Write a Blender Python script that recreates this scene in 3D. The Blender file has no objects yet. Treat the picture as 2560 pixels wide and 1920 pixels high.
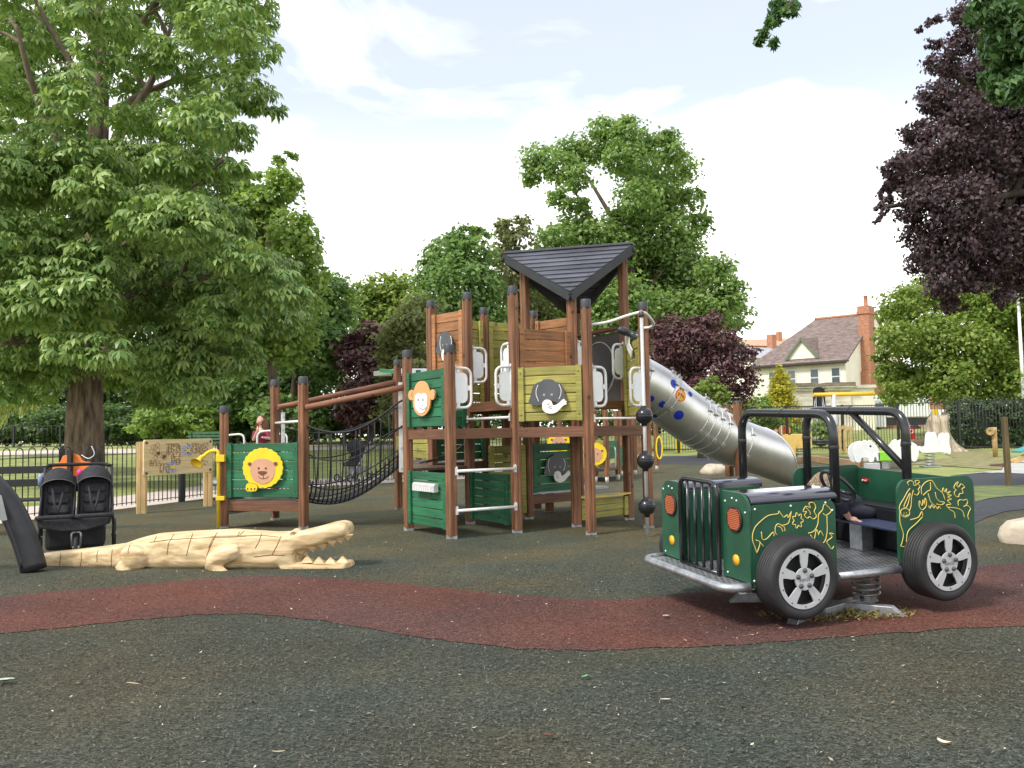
import bpy, bmesh, math, random
import numpy as np
from mathutils import Vector, Matrix
random.seed(7); RNG = np.random.default_rng(7)
S = bpy.context.scene; COL = S.collection
# ------------------------------------------------------------------ camera
FPX, CX, CY, HC = 2089., 1280., 960., 1.25          # photo pixels (2560 x 1920), eye height
PITCH = math.atan((1081-960)/FPX); ROLL = math.radians(1.1)
fw = Vector((0, math.cos(PITCH), math.sin(PITCH))); r0 = Vector((1, 0, 0)); u0 = Vector((0, -math.sin(PITCH), math.cos(PITCH)))
RT = r0*math.cos(ROLL)-u0*math.sin(ROLL); UP = r0*math.sin(ROLL)+u0*math.cos(ROLL)
EYE = Vector((0, 0, HC))
cam = bpy.data.objects.new('camera', bpy.data.cameras.new('camera')); COL.objects.link(cam)
cam.matrix_world = Matrix(((RT.x, UP.x, -fw.x, 0), (RT.y, UP.y, -fw.y, 0), (RT.z, UP.z, -fw.z, HC), (0, 0, 0, 1)))
cam.data.sensor_width = 36; cam.data.lens = 36*FPX/2560; cam.data.clip_end = 2000; cam.data.clip_start = .05
S.camera = cam
def ray(x, y): return fw+RT*((x-CX)/FPX)+UP*((CY-y)/FPX)
def gnd(x, y, z=0.):
    d = ray(x, y); return EYE+d*((z-HC)/d.z)
def at(x, y, Y):
    d = ray(x, y); return EYE+d*(Y/d.y)
def V2(p): return Vector((p[0], p[1]))
# ------------------------------------------------------------------ sky and sun
SUN_TO = Vector((-.52, -.42, .80)).normalized()
world = bpy.data.worlds.new('World'); S.world = world; world.use_nodes = True
nt = world.node_tree; nt.nodes.clear(); N = nt.nodes.new; L = nt.links.new
sky = N('ShaderNodeTexSky'); sky.sky_type = 'NISHITA'; sky.sun_disc = False; sky.ozone_density = .3; sky.air_density = .9; sky.dust_density = .6
sky.sun_elevation = math.asin(SUN_TO.z); sky.sun_rotation = math.atan2(SUN_TO.x, SUN_TO.y)
bgs = N('ShaderNodeBackground'); bgs.inputs[1].default_value = .15; L(sky.outputs[0], bgs.inputs[0])
bgc = N('ShaderNodeBackground'); bgc.inputs[0].default_value = (1, .985, .97, 1); bgc.inputs[1].default_value = 1.4
tc = N('ShaderNodeTexCoord'); mp = N('ShaderNodeMapping'); mp.inputs['Scale'].default_value = (1.6, 1.1, 3.2); mp.inputs['Location'].default_value = (1.7, .6, .2); mp.inputs['Rotation'].default_value = (.1, .25, .3)
L(tc.outputs['Generated'], mp.inputs[0])
cn = N('ShaderNodeTexNoise'); cn.inputs['Scale'].default_value = 2.1; cn.inputs['Detail'].default_value = 7; cn.inputs['Roughness'].default_value = .52; cn.inputs['Distortion'].default_value = .5
L(mp.outputs[0], cn.inputs[0])
cr = N('ShaderNodeValToRGB'); cr.color_ramp.elements[0].position = .44; cr.color_ramp.elements[0].color = (.32, .32, .32, 1); cr.color_ramp.elements[1].position = .66; cr.color_ramp.elements[1].color = (1, 1, 1, 1)
L(cn.outputs[0], cr.inputs[0])
sz_ = N('ShaderNodeSeparateXYZ'); L(tc.outputs['Generated'], sz_.inputs[0])          # haze whitens the sky towards the horizon
hz_ = N('ShaderNodeMapRange'); hz_.inputs[1].default_value = .10; hz_.inputs[2].default_value = .38; hz_.inputs[3].default_value = 1.; hz_.inputs[4].default_value = 0.; hz_.interpolation_type = 'SMOOTHSTEP'; L(sz_.outputs[2], hz_.inputs[0])
ad_ = N('ShaderNodeMath'); ad_.operation = 'ADD'; ad_.use_clamp = True; L(cr.outputs[0], ad_.inputs[0]); L(hz_.outputs[0], ad_.inputs[1])
mx = N('ShaderNodeMixShader'); L(ad_.outputs[0], mx.inputs[0]); L(bgs.outputs[0], mx.inputs[1]); L(bgc.outputs[0], mx.inputs[2])
wo = N('ShaderNodeOutputWorld'); L(mx.outputs[0], wo.inputs[0])
sun = bpy.data.objects.new('sun', bpy.data.lights.new('sun', 'SUN')); COL.objects.link(sun)
sun.data.energy = 2.5; sun.data.angle = math.radians(10); sun.data.color = (1, .95, .86)
sun.rotation_euler = (-SUN_TO).to_track_quat('-Z', 'Y').to_euler(); sun.location = SUN_TO*60
vs = S.view_settings; vs.view_transform = 'Standard'; vs.look = 'None'; vs.exposure = .5; vs.gamma = 1
S.cycles.max_bounces = 6; S.cycles.diffuse_bounces = 3; S.cycles.glossy_bounces = 3; S.cycles.transmission_bounces = 3; S.cycles.transparent_max_bounces = 6
S.cycles.use_denoising = True
# ------------------------------------------------------------------ materials
MATS = {}
def M(name, col, rough=.6, var=.25, scale=(6, 6, 6), detail=4, metal=0., bump=0., spec=.5, col2=None, coat=0., ramp=(.35, .65), bscale=None):
    """procedural material: base colour broken up by (stretched) noise, optional bump"""
    if name in MATS: return MATS[name]
    m = bpy.data.materials.new(name); m.use_nodes = True; t = m.node_tree; b = t.nodes['Principled BSDF']
    b.inputs['Roughness'].default_value = rough; b.inputs['Metallic'].default_value = metal
    b.inputs['Specular IOR Level'].default_value = spec; b.inputs['Coat Weight'].default_value = coat; b.inputs['Coat Roughness'].default_value = .12
    tc = t.nodes.new('ShaderNodeTexCoord'); mp = t.nodes.new('ShaderNodeMapping'); mp.inputs['Scale'].default_value = scale
    t.links.new(tc.outputs['Object'], mp.inputs[0])
    n = t.nodes.new('ShaderNodeTexNoise'); n.inputs['Scale'].default_value = 1; n.inputs['Detail'].default_value = detail; n.inputs['Roughness'].default_value = .6
    t.links.new(mp.outputs[0], n.inputs[0])
    r = t.nodes.new('ShaderNodeValToRGB'); r.color_ramp.elements[0].position, r.color_ramp.elements[1].position = ramp
    c2 = col2 or tuple(min(1, c*(1+var)) for c in col)
    r.color_ramp.elements[0].color = (*[c*(1-var) for c in col], 1); r.color_ramp.elements[1].color = (*c2, 1)
    t.links.new(n.outputs[0], r.inputs[0]); t.links.new(r.outputs[0], b.inputs['Base Color'])
    if bump:
        bp = t.nodes.new('ShaderNodeBump'); bp.inputs['Strength'].default_value = bump; bp.inputs['Distance'].default_value = .01
        if bscale:
            n2 = t.nodes.new('ShaderNodeTexNoise'); n2.inputs['Scale'].default_value = bscale; n2.inputs['Detail'].default_value = 5
            t.links.new(tc.outputs['Object'], n2.inputs[0]); t.links.new(n2.outputs[0], bp.inputs['Height'])
        else: t.links.new(n.outputs[0], bp.inputs['Height'])
        t.links.new(bp.outputs[0], b.inputs['Normal'])
    MATS[name] = m; return m
def wood(name, col, axis='h', var=.3, rough=.62):
    """stained softwood: grain stretched along the timber, knots"""
    if name in MATS: return MATS[name]
    m = M(name, col, rough, var, (34, 34, 1.8) if axis == 'v' else (2.2, 2.2, 42), 5, bump=.25)
    t = m.node_tree; b = t.nodes['Principled BSDF']; src = b.inputs['Base Color'].links[0].from_socket
    tc = t.nodes.new('ShaderNodeTexCoord')
    v = t.nodes.new('ShaderNodeTexVoronoi'); v.inputs['Scale'].default_value = 3.3; v.inputs['Randomness'].default_value = 1
    t.links.new(tc.outputs['Object'], v.inputs[0])
    r = t.nodes.new('ShaderNodeValToRGB'); r.color_ramp.elements[0].position = .05; r.color_ramp.elements[0].color = (.35, .3, .28, 1); r.color_ramp.elements[1].position = .12; r.color_ramp.elements[1].color = (1, 1, 1, 1)
    t.links.new(v.outputs['Distance'], r.inputs[0])
    n = t.nodes.new('ShaderNodeTexNoise'); n.inputs['Scale'].default_value = 2.5; n.inputs['Detail'].default_value = 3; t.links.new(tc.outputs['Object'], n.inputs[0])
    r2 = t.nodes.new('ShaderNodeValToRGB'); r2.color_ramp.elements[0].position = .3; r2.color_ramp.elements[0].color = (.72, .72, .74, 1); r2.color_ramp.elements[1].position = .7; r2.color_ramp.elements[1].color = (1.12, 1.1, 1.06, 1)
    t.links.new(n.outputs[0], r2.inputs[0])
    a = t.nodes.new('ShaderNodeMix'); a.data_type = 'RGBA'; a.blend_type = 'MULTIPLY'; a.inputs[0].default_value = 1
    t.links.new(src, a.inputs[6]); t.links.new(r.outputs[0], a.inputs[7])
    a2 = t.nodes.new('ShaderNodeMix'); a2.data_type = 'RGBA'; a2.blend_type = 'MULTIPLY'; a2.inputs[0].default_value = 1
    t.links.new(a.outputs[2], a2.inputs[6]); t.links.new(r2.outputs[0], a2.inputs[7])
    # every plank or post a slightly different tone
    g = t.nodes.new('ShaderNodeNewGeometry'); mr = t.nodes.new('ShaderNodeMapRange'); mr.inputs[3].default_value = .66; mr.inputs[4].default_value = 1.22
    t.links.new(g.outputs['Random Per Island'], mr.inputs[0])
    a3 = t.nodes.new('ShaderNodeMix'); a3.data_type = 'RGBA'; a3.blend_type = 'MULTIPLY'; a3.inputs[0].default_value = 1
    t.links.new(a2.outputs[2], a3.inputs[6]); t.links.new(mr.outputs[0], a3.inputs[7]); t.links.new(a3.outputs[2], b.inputs['Base Color'])
    return m
def leafmat(name, dark, light, transl=.42, rough=.5, spec=.4):
    """leaves: every leaf (mesh island) its own tone between two greens, some light through"""
    if name in MATS: return MATS[name]
    m = bpy.data.materials.new(name); m.use_nodes = True; t = m.node_tree; b = t.nodes['Principled BSDF']
    g = t.nodes.new('ShaderNodeNewGeometry'); r = t.nodes.new('ShaderNodeValToRGB')
    r.color_ramp.elements[0].color = (*dark, 1); r.color_ramp.elements[1].color = (*light, 1)
    t.links.new(g.outputs['Random Per Island'], r.inputs[0]); t.links.new(r.outputs[0], b.inputs['Base Color'])
    b.inputs['Roughness'].default_value = rough; b.inputs['Specular IOR Level'].default_value = spec
    tr = t.nodes.new('ShaderNodeBsdfTranslucent'); mm = t.nodes.new('ShaderNodeMix'); mm.data_type = 'RGBA'; mm.blend_type = 'MULTIPLY'; mm.inputs[0].default_value = 1; mm.inputs[7].default_value = (1.3, 1.35, .85, 1)
    t.links.new(r.outputs[0], mm.inputs[6]); t.links.new(mm.outputs[2], tr.inputs[0])
    mx = t.nodes.new('ShaderNodeMixShader'); mx.inputs[0].default_value = transl
    t.links.new(b.outputs[0], mx.inputs[1]); t.links.new(tr.outputs[0], mx.inputs[2]); t.links.new(mx.outputs[0], t.nodes['Material Output'].inputs[0])
    MATS[name] = m; return m
def mulch(name, a, b_, c, scale=60, graze_tint=(1.55, 1.42, 1.15, 1)):
    """bonded rubber shreds: tiny stretched flakes in three tones with relief"""
    m = bpy.data.materials.new(name); m.use_nodes = True; t = m.node_tree; b = t.nodes['Principled BSDF']; b.inputs['Roughness'].default_value = .85; b.inputs['Specular IOR Level'].default_value = .25
    tc = t.nodes.new('ShaderNodeTexCoord'); hs = []
    for k, (rot, sx) in enumerate(((.3, 1.), (1.5, .8), (-.6, 1.2))):
        mp = t.nodes.new('ShaderNodeMapping'); mp.inputs['Rotation'].default_value = (0, 0, rot); mp.inputs['Scale'].default_value = (scale*sx*.55, scale*sx*1.5, scale); mp.inputs['Location'].default_value = (k*7.3, k*3.1, 0)
        t.links.new(tc.outputs['Object'], mp.inputs[0])
        v = t.nodes.new('ShaderNodeTexVoronoi'); v.inputs['Scale'].default_value = 1; t.links.new(mp.outputs[0], v.inputs[0]); hs.append(v)
    sep = [t.nodes.new('ShaderNodeSeparateColor') for _ in hs]
    for s_, v in zip(sep, hs): t.links.new(v.outputs['Color'], s_.inputs[0])
    mixn = t.nodes.new('ShaderNodeMath'); mixn.operation = 'ADD'; t.links.new(sep[0].outputs[0], mixn.inputs[0]); t.links.new(sep[1].outputs[0], mixn.inputs[1])
    m2 = t.nodes.new('ShaderNodeMath'); m2.operation = 'ADD'; t.links.new(mixn.outputs[0], m2.inputs[0]); t.links.new(sep[2].outputs[1], m2.inputs[1])
    dv = t.nodes.new('ShaderNodeMath'); dv.operation = 'MULTIPLY'; dv.inputs[1].default_value = 1/3.; t.links.new(m2.outputs[0], dv.inputs[0])
    r = t.nodes.new('ShaderNodeValToRGB'); e = r.color_ramp.elements; e[0].position = .22; e[0].color = (*a, 1); e[1].position = .8; e[1].color = (*c, 1)
    e2 = e.new(.5); e2.color = (*b_, 1); t.links.new(dv.outputs[0], r.inputs[0])
    n = t.nodes.new('ShaderNodeTexNoise'); n.inputs['Scale'].default_value = .9; n.inputs['Detail'].default_value = 6; t.links.new(tc.outputs['Object'], n.inputs[0])
    r2 = t.nodes.new('ShaderNodeValToRGB'); r2.color_ramp.elements[0].position = .32; r2.color_ramp.elements[0].color = (.74, .79, .8, 1); r2.color_ramp.elements[1].position = .68; r2.color_ramp.elements[1].color = (1.2, 1.14, 1.05, 1); t.links.new(n.outputs[0], r2.inputs[0])
    mu = t.nodes.new('ShaderNodeMix'); mu.data_type = 'RGBA'; mu.blend_type = 'MULTIPLY'; mu.inputs[0].default_value = 1
    t.links.new(r.outputs[0], mu.inputs[6]); t.links.new(r2.outputs[0], mu.inputs[7])
    n3 = t.nodes.new('ShaderNodeTexNoise'); n3.inputs['Scale'].default_value = .55; n3.inputs['Detail'].default_value = 4; t.links.new(tc.outputs['Object'], n3.inputs[0])
    r3 = t.nodes.new('ShaderNodeValToRGB'); r3.color_ramp.elements[0].position = .38; r3.color_ramp.elements[0].color = (.9, 1.06, 1.1, 1); r3.color_ramp.elements[1].position = .62; r3.color_ramp.elements[1].color = (1.16, 1.03, .82, 1); t.links.new(n3.outputs[0], r3.inputs[0])
    mu2 = t.nodes.new('ShaderNodeMix'); mu2.data_type = 'RGBA'; mu2.blend_type = 'MULTIPLY'; mu2.inputs[0].default_value = 1; t.links.new(mu.outputs[2], mu2.inputs[6]); t.links.new(r3.outputs[0], mu2.inputs[7]); 
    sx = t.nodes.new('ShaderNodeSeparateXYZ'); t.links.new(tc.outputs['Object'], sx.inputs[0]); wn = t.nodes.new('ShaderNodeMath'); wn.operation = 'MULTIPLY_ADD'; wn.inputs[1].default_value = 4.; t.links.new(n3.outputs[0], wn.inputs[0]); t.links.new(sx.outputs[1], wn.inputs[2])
    wr = t.nodes.new('ShaderNodeMapRange'); wr.inputs[1].default_value = 7.5; wr.inputs[2].default_value = 13.; t.links.new(wn.outputs[0], wr.inputs[0])          # lighter tint with distance, painted in for the grazing view
    mu3 = t.nodes.new('ShaderNodeMix'); mu3.data_type = 'RGBA'; mu3.blend_type = 'MULTIPLY'; mu3.inputs[7].default_value = graze_tint; t.links.new(wr.outputs[0], mu3.inputs[0]); t.links.new(mu2.outputs[2], mu3.inputs[6]); t.links.new(mu3.outputs[2], b.inputs['Base Color'])
    bp = t.nodes.new('ShaderNodeBump'); bp.inputs['Strength'].default_value = .9; bp.inputs['Distance'].default_value = .012
    t.links.new(dv.outputs[0], bp.inputs['Height']); t.links.new(bp.outputs[0], b.inputs['Normal'])
    MATS[name] = m; return m
W_POST = wood('stained_post', (.19, .085, .040), 'v', .4)
W_BEAM = wood('stained_beam', (.185, .082, .040))
W_ORANGE = wood('orange_boards', (.39, .175, .068))
W_GREEN = wood('green_boards', (.022, .16, .07), var=.22)
W_OLIVE = wood('olive_boards', (.36, .335, .075), var=.25)
W_LOG = wood('log_rail', (.25, .105, .06))
W_PALE = wood('pale_timber', (.52, .36, .16), 'v', var=.18)
W_SLEEP = wood('sleeper', (.45, .31, .17), var=.2)
BLACK = M('black_plastic', (.022, .023, .026), .42, .2)
CAP = M('cap_plastic', (.045, .048, .055), .5, .15)
WHITE = M('white_enamel', (.70, .70, .67), .32, .06)
BOARD = M('white_board', (.78, .80, .80), .4, .04)
STEEL = M('galvanised', (.42, .44, .46), .38, .25, (14, 14, 14), metal=.75, bump=.05)
STAINLESS = M('stainless', (.70, .70, .69), .38, .08, (3, 3, 3), metal=.85)
ROPE = M('black_rope', (.022, .022, .025), .75, .3, (40, 40, 40))
YELLOW = M('yellow_board', (.83, .60, .02), .4, .06)
HORN = M('yellow_horn', (.86, .58, .02), .35, .06)
PEACH = M('peach_board', (.62, .33, .20), .45, .06)
MONKEY = M('orange_board', (.74, .35, .13), .45, .06)
WFACE = M('white_face', (.80, .78, .74), .4, .04)
NOSE = M('brown_board', (.13, .06, .035), .5, .1)
GREY = M('grey_board', (.075, .08, .088), .45, .1)
ROOF = wood('black_roof_boards', (.075, .08, .102), var=.3, rough=.5)
# ------------------------------------------------------------------ mesh building
WM = {}                                                     # world matrix of every thing
def world_of(o):
    while o is not None:
        if o.name in WM: return WM[o.name]
        o = o.parent
    return Matrix()
class MB:
    def __init__(s): s.v = []; s.f = []; s.m = []; s.sm = []
    def add(s, vs, fs, m=0, smooth=False):
        b = len(s.v); s.v += [Vector(v) for v in vs]; s.f += [tuple(i+b for i in f) for f in fs]; s.m += [m]*len(fs); s.sm += [smooth]*len(fs); return s
    def box(s, c, d, ex=Vector((1, 0, 0)), ey=None, ez=Vector((0, 0, 1)), m=0):
        ex = Vector(ex).normalized(); ez = Vector(ez).normalized(); ey = Vector(ey).normalized() if ey is not None else ez.cross(ex).normalized(); c = Vector(c)
        vs = [c+ex*(d[0]/2*i)+ey*(d[1]/2*j)+ez*(d[2]/2*k) for k in (-1, 1) for j in (-1, 1) for i in (-1, 1)]
        return s.add(vs, [(0, 2, 3, 1), (4, 5, 7, 6), (0, 1, 5, 4), (2, 6, 7, 3), (0, 4, 6, 2), (1, 3, 7, 5)], m)
    def beam(s, p, q, w, h, up=(0, 0, 1), m=0):
        p = Vector(p); q = Vector(q); ex = (q-p); l = ex.length; ex.normalize(); ey = Vector(up).cross(ex)
        if ey.length < 1e-4: ey = Vector((1, 0, 0)).cross(ex)
        ey.normalize(); return s.box((p+q)/2, (l, w, h), ex, ey, ex.cross(ey), m)
    def tube(s, pts, r, n=8, m=0, cap=True, closed=False, smooth=True):
        pts = [Vector(p) for p in pts]; k = len(pts); rs = r if hasattr(r, '__len__') else [r]*k
        t0 = (pts[1]-pts[0]).normalized(); a = Vector((0, 0, 1)) if abs(t0.z) < .9 else Vector((1, 0, 0))
        nx = (a-t0*a.dot(t0)).normalized(); vs = []
        for i, p in enumerate(pts):
            if closed: t = pts[(i+1) % k]-pts[i-1]
            else: t = pts[min(i+1, k-1)]-pts[max(i-1, 0)]
            t = t.normalized() if t.length > 1e-9 else t0
            nx = nx-t*nx.dot(t); nx = nx.normalized() if nx.length > 1e-6 else t.orthogonal().normalized(); ny = t.cross(nx)
            vs += [p+(nx*math.cos(2*math.pi*j/n)+ny*math.sin(2*math.pi*j/n))*rs[i] for j in range(n)]
        fs = []
        for i in range(k if closed else k-1):
            i2 = (i+1) % k
            fs += [(i*n+j, i*n+(j+1) % n, i2*n+(j+1) % n, i2*n+j) for j in range(n)]
        s.add(vs, fs, m, smooth)
        if cap and not closed:
            b = len(s.v)-len(vs); s.f += [tuple(b+j for j in range(n))[::-1], tuple(b+(k-1)*n+j for j in range(n))]; s.m += [m, m]; s.sm += [False, False]
        return s
    def prism(s, out, o, ex, ey, nrm, t, m=0, smooth=False):
        """outline (2-D, along ex/ey at o) extruded by t along nrm"""
        o = Vector(o); ex = Vector(ex); ey = Vector(ey); nrm = Vector(nrm); n = len(out)
        a = [o+ex*p[0]+ey*p[1] for p in out]; b = [p+nrm*t for p in a]
        s.add(a+b, [(i, (i+1) % n, n+(i+1) % n, n+i) for i in range(n)], m, smooth)
        k = len(s.v)-2*n; s.f += [tuple(k+i for i in range(n))[::-1], tuple(k+n+i for i in range(n))]; s.m += [m, m]; s.sm += [False]*2; return s
    def lathe(s, prof, o, ax, n=32, m=0, smooth=True, a0=0.):
        """profile [(r, h)] turned round axis ax through o"""
        o = Vector(o); ax = Vector(ax).normalized(); nx = ax.orthogonal().normalized(); ny = ax.cross(nx); vs = []
        for r, h in prof: vs += [o+ax*h+(nx*math.cos(a0+2*math.pi*j/n)+ny*math.sin(a0+2*math.pi*j/n))*max(r, 1e-4) for j in range(n)]
        return s.add(vs, [(i*n+j, i*n+(j+1) % n, (i+1)*n+(j+1) % n, (i+1)*n+j) for i in range(len(prof)-1) for j in range(n)], m, smooth)
    def ball(s, c, r, n=16, m=0, q=None):
        c = Vector(c); r = Vector((r, r, r)) if not hasattr(r, '__len__') else Vector(r); vs = []; k = n//2
        for i in range(k+1):
            for j in range(n):
                p = Vector((math.sin(math.pi*i/k)*math.cos(2*math.pi*j/n)*r.x, math.sin(math.pi*i/k)*math.sin(2*math.pi*j/n)*r.y, math.cos(math.pi*i/k)*r.z))
                vs.append(c+(q @ p if q else p))
        return s.add(vs, [(i*n+j, (i+1)*n+j, (i+1)*n+(j+1) % n, i*n+(j+1) % n) for i in range(k) for j in range(n)], m, True)
    def xf(s, mat): s.v = [mat @ v for v in s.v]; return s
    def build(s, name, mats, parent=None, bevel=0., weld=False):
        me = bpy.data.meshes.new(name); inv = world_of(parent).inverted()
        me.from_pydata([inv @ v for v in s.v], [], s.f); mats = mats if isinstance(mats, (list, tuple)) else [mats]
        for m in mats: me.materials.append(m)
        me.polygons.foreach_set('material_index', s.m); me.polygons.foreach_set('use_smooth', s.sm)
        if weld:
            bm = bmesh.new(); bm.from_mesh(me); bmesh.ops.remove_doubles(bm, verts=bm.verts, dist=1e-4); bmesh.ops.recalc_face_normals(bm, faces=bm.faces); bm.to_mesh(me); bm.free()
        me.update()
        o = bpy.data.objects.new(name, me); COL.objects.link(o); o.parent = parent
        if bevel:
            b = o.modifiers.new('bevel', 'BEVEL'); b.width = bevel; b.segments = 2; b.limit_method = 'ANGLE'; b.angle_limit = math.radians(50)
        return o
def tag(o, label=None, cat=None, group=None, kind=None):
    if label: o['label'] = label
    if cat: o['category'] = cat
    if group: o['group'] = group
    if kind: o['kind'] = kind
    return o
def thing(name, label, cat, loc=(0, 0, 0), rz=0., group=None):
    o = bpy.data.objects.new(name, None); COL.objects.link(o); o.location = loc; o.rotation_euler = (0, 0, rz); o.empty_display_size = .2
    WM[o.name] = Matrix.Translation(Vector(loc)) @ Matrix.Rotation(rz, 4, 'Z'); return tag(o, label, cat, group)
def copy_thing(o, loc, rz=None, label=None):
    c = o.copy(); COL.objects.link(c); c.location = loc
    if rz is not None: c.rotation_euler = (0, 0, rz)
    if label: c['label'] = label
    for ch in list(o.children):
        d = ch.copy(); COL.objects.link(d); d.parent = c
        for g in list(ch.children):
            e = g.copy(); COL.objects.link(e); e.parent = d
    return c
def arc(pts, rad, k=6):
    """polyline with rounded corners"""
    pts = [Vector(p) for p in pts]; out = [pts[0]]
    for a, b, c in zip(pts, pts[1:], pts[2:]):
        r = min(rad, (a-b).length*.49, (c-b).length*.49); p = b+(a-b).normalized()*r; q = b+(c-b).normalized()*r
        for i in range(k+1):
            t = i/k; out.append(p*(1-t)**2+b*2*t*(1-t)+q*t*t)
    return out+[pts[-1]]
def spline(pts, k=6):
    pts = [Vector(p) for p in pts]; n = len(pts); out = []
    for i in range(n-1):
        a, b, c, d = pts[max(i-1, 0)], pts[i], pts[i+1], pts[min(i+2, n-1)]
        for j in range(k):
            t = j/k; out.append(.5*((2*b)+(c-a)*t+(2*a-5*b+4*c-d)*t*t+(3*b-a-3*c+d)*t**3))
    return out+[pts[-1]]
def circ(cx, cy, rx, ry=None, n=28, a0=0): ry = ry or rx; return [(cx+rx*math.cos(a0+2*math.pi*i/n), cy+ry*math.sin(a0+2*math.pi*i/n)) for i in range(n)]
def smooth2(pts, k=5):
    """closed smooth 2-D outline through pts"""
    n = len(pts); out = []
    for i in range(n):
        a, b, c, d = (Vector(pts[(i+j-1) % n]) for j in range(4))
        for j in range(k):
            t = j/k; p = .5*((2*b)+(c-a)*t+(2*a-5*b+4*c-d)*t*t+(3*b-a-3*c+d)*t**3); out.append((p.x, p.y))
    return out
def rrect(x0, z0, x1, z1, r, k=5):
    rr = r if hasattr(r, '__len__') else (r,)*4; out = []
    for (cx, cz, a, q) in ((x1-rr[0], z0+rr[0], -90, rr[0]), (x1-rr[1], z1-rr[1], 0, rr[1]), (x0+rr[2], z1-rr[2], 90, rr[2]), (x0+rr[3], z0+rr[3], 180, rr[3])):
        if q < 1e-4: out.append((cx, cz)); continue
        for i in range(k+1):
            b = math.radians(a+90*i/k); out.append((cx+q*math.cos(b), cz+q*math.sin(b)))
    return out
def remesh(mb, voxel, smooth_it=6):
    """join overlapping shapes into one continuous surface"""
    me = bpy.data.meshes.new('tmp'); me.from_pydata(mb.v, [], mb.f); o = bpy.data.objects.new('tmp', me); COL.objects.link(o)
    r = o.modifiers.new('r', 'REMESH'); r.mode = 'VOXEL'; r.voxel_size = voxel
    if smooth_it: sm = o.modifiers.new('s', 'SMOOTH'); sm.factor = .5; sm.iterations = smooth_it
    dg = bpy.context.evaluated_depsgraph_get(); ev = o.evaluated_get(dg); m2 = ev.to_mesh()
    out = MB(); out.add([v.co.copy() for v in m2.vertices], [tuple(p.vertices) for p in m2.polygons], 0, True)
    ev.to_mesh_clear(); bpy.data.objects.remove(o); bpy.data.meshes.remove(me); return out
def text_mb(txt, size, o, ex, ey, depth=.002):
    cu = bpy.data.curves.new('t', 'FONT'); cu.body = txt; cu.size = size; cu.align_x = 'CENTER'; cu.align_y = 'CENTER'; cu.extrude = depth/2
    ob = bpy.data.objects.new('t', cu); COL.objects.link(ob); dg = bpy.context.evaluated_depsgraph_get(); ev = ob.evaluated_get(dg); me = ev.to_mesh()
    o = Vector(o); ex = Vector(ex); ey = Vector(ey); nz = ex.cross(ey); mb = MB()
    mb.add([o+ex*v.co.x+ey*v.co.y+nz*v.co.z for v in me.vertices], [tuple(p.vertices) for p in me.polygons])
    ev.to_mesh_clear(); bpy.data.objects.remove(ob); bpy.data.curves.remove(cu); return mb
def sheet(name, pts, z, mat, kind='structure', label=None):
    mb = MB(); mb.add([(p[0], p[1], z) for p in pts], [tuple(range(len(pts)))]); o = mb.build(name, mat)
    bm = bmesh.new(); bm.from_mesh(o.data)
    bmesh.ops.triangulate(bm, faces=bm.faces)
    for f in bm.faces:
        if f.normal.z < 0: f.normal_flip()
    bm.to_mesh(o.data); bm.free(); return tag(o, label, None, None, kind)
Z1 = lambda x, y: (x/2.766, 900+y/2.766)
Z2 = lambda x, y: (520+x/3.016, 850+y/3.016)
Z3 = lambda x, y: (980+x/3.95, 580+y/3.95)
Z4 = lambda x, y: (980+x/3.95, 960+y/3.95)
Z5 = lambda x, y: (1400+x/3.318, 700+y/3.318)
Z6 = lambda x, y: (1600+x/2.676, 980+y/2.676)
Z7 = lambda x, y: (1980+x/2.676, 980+y/2.676)
Z8 = lambda x, y: (1840+x/3.072, 700+y/3.072)
Z9 = lambda x, y: (2240+x/4.74, 950+y/4.74)
ZA = lambda x, y: (1920+x/5.531, 1150+y/5.531)
D = lambda x, y: (x*1.15732, y*1.15732)
# ------------------------------------------------------------------ ground
GRASS = M('grass_ground', (.20, .26, .06), .9, .25, (1.2, 1.2, 1.2), 8, col2=(.33, .35, .11), bump=.5, bscale=60)
VERGE = M('dry_grass', (.19, .205, .065), .9, .35, (3, 3, 3), 9, col2=(.30, .26, .12), bump=.5, bscale=60)
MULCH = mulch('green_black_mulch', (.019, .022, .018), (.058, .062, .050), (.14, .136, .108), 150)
REDM = mulch('red_mulch', (.045, .019, .015), (.122, .049, .044), (.205, .10, .088), 150, (1, 1, 1, 1))
TARM = M('blue_grey_wetpour', (.038, .041, .05), .85, .3, (9, 9, 9), 8, bump=.4, bscale=120)
PATH = M('pink_path', (.56, .48, .42), .85, .12, (3, 3, 3), 8, bump=.2, bscale=90)
CONC = M('pale_concrete', (.42, .42, .40), .85, .15, (3, 3, 3), 8)
def sstep(a, b, t): t = max(0., min(1., (t-a)/(b-a))); return t*t*(3-2*t)
def gz(x, y): y0 = 26+12*sstep(-3, 6, x); return .95*sstep(y0, y0+18, y)
gxs = [-600, -200, -100]+[-60+2.5*i for i in range(49)]+[100, 200, 600]; gys = [-80, -20, 0, 12, 20]+[24+1.5*i for i in range(26)]+[80, 120, 300, 900]
mb = MB(); mb.add([(x, y, gz(x, y)-.012) for y in gys for x in gxs], [(j*len(gxs)+i, j*len(gxs)+i+1, (j+1)*len(gxs)+i+1, (j+1)*len(gxs)+i) for j in range(len(gys)-1) for i in range(len(gxs)-1)], 0, True); tag(mb.build('ground', GRASS), kind='structure')
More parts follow.
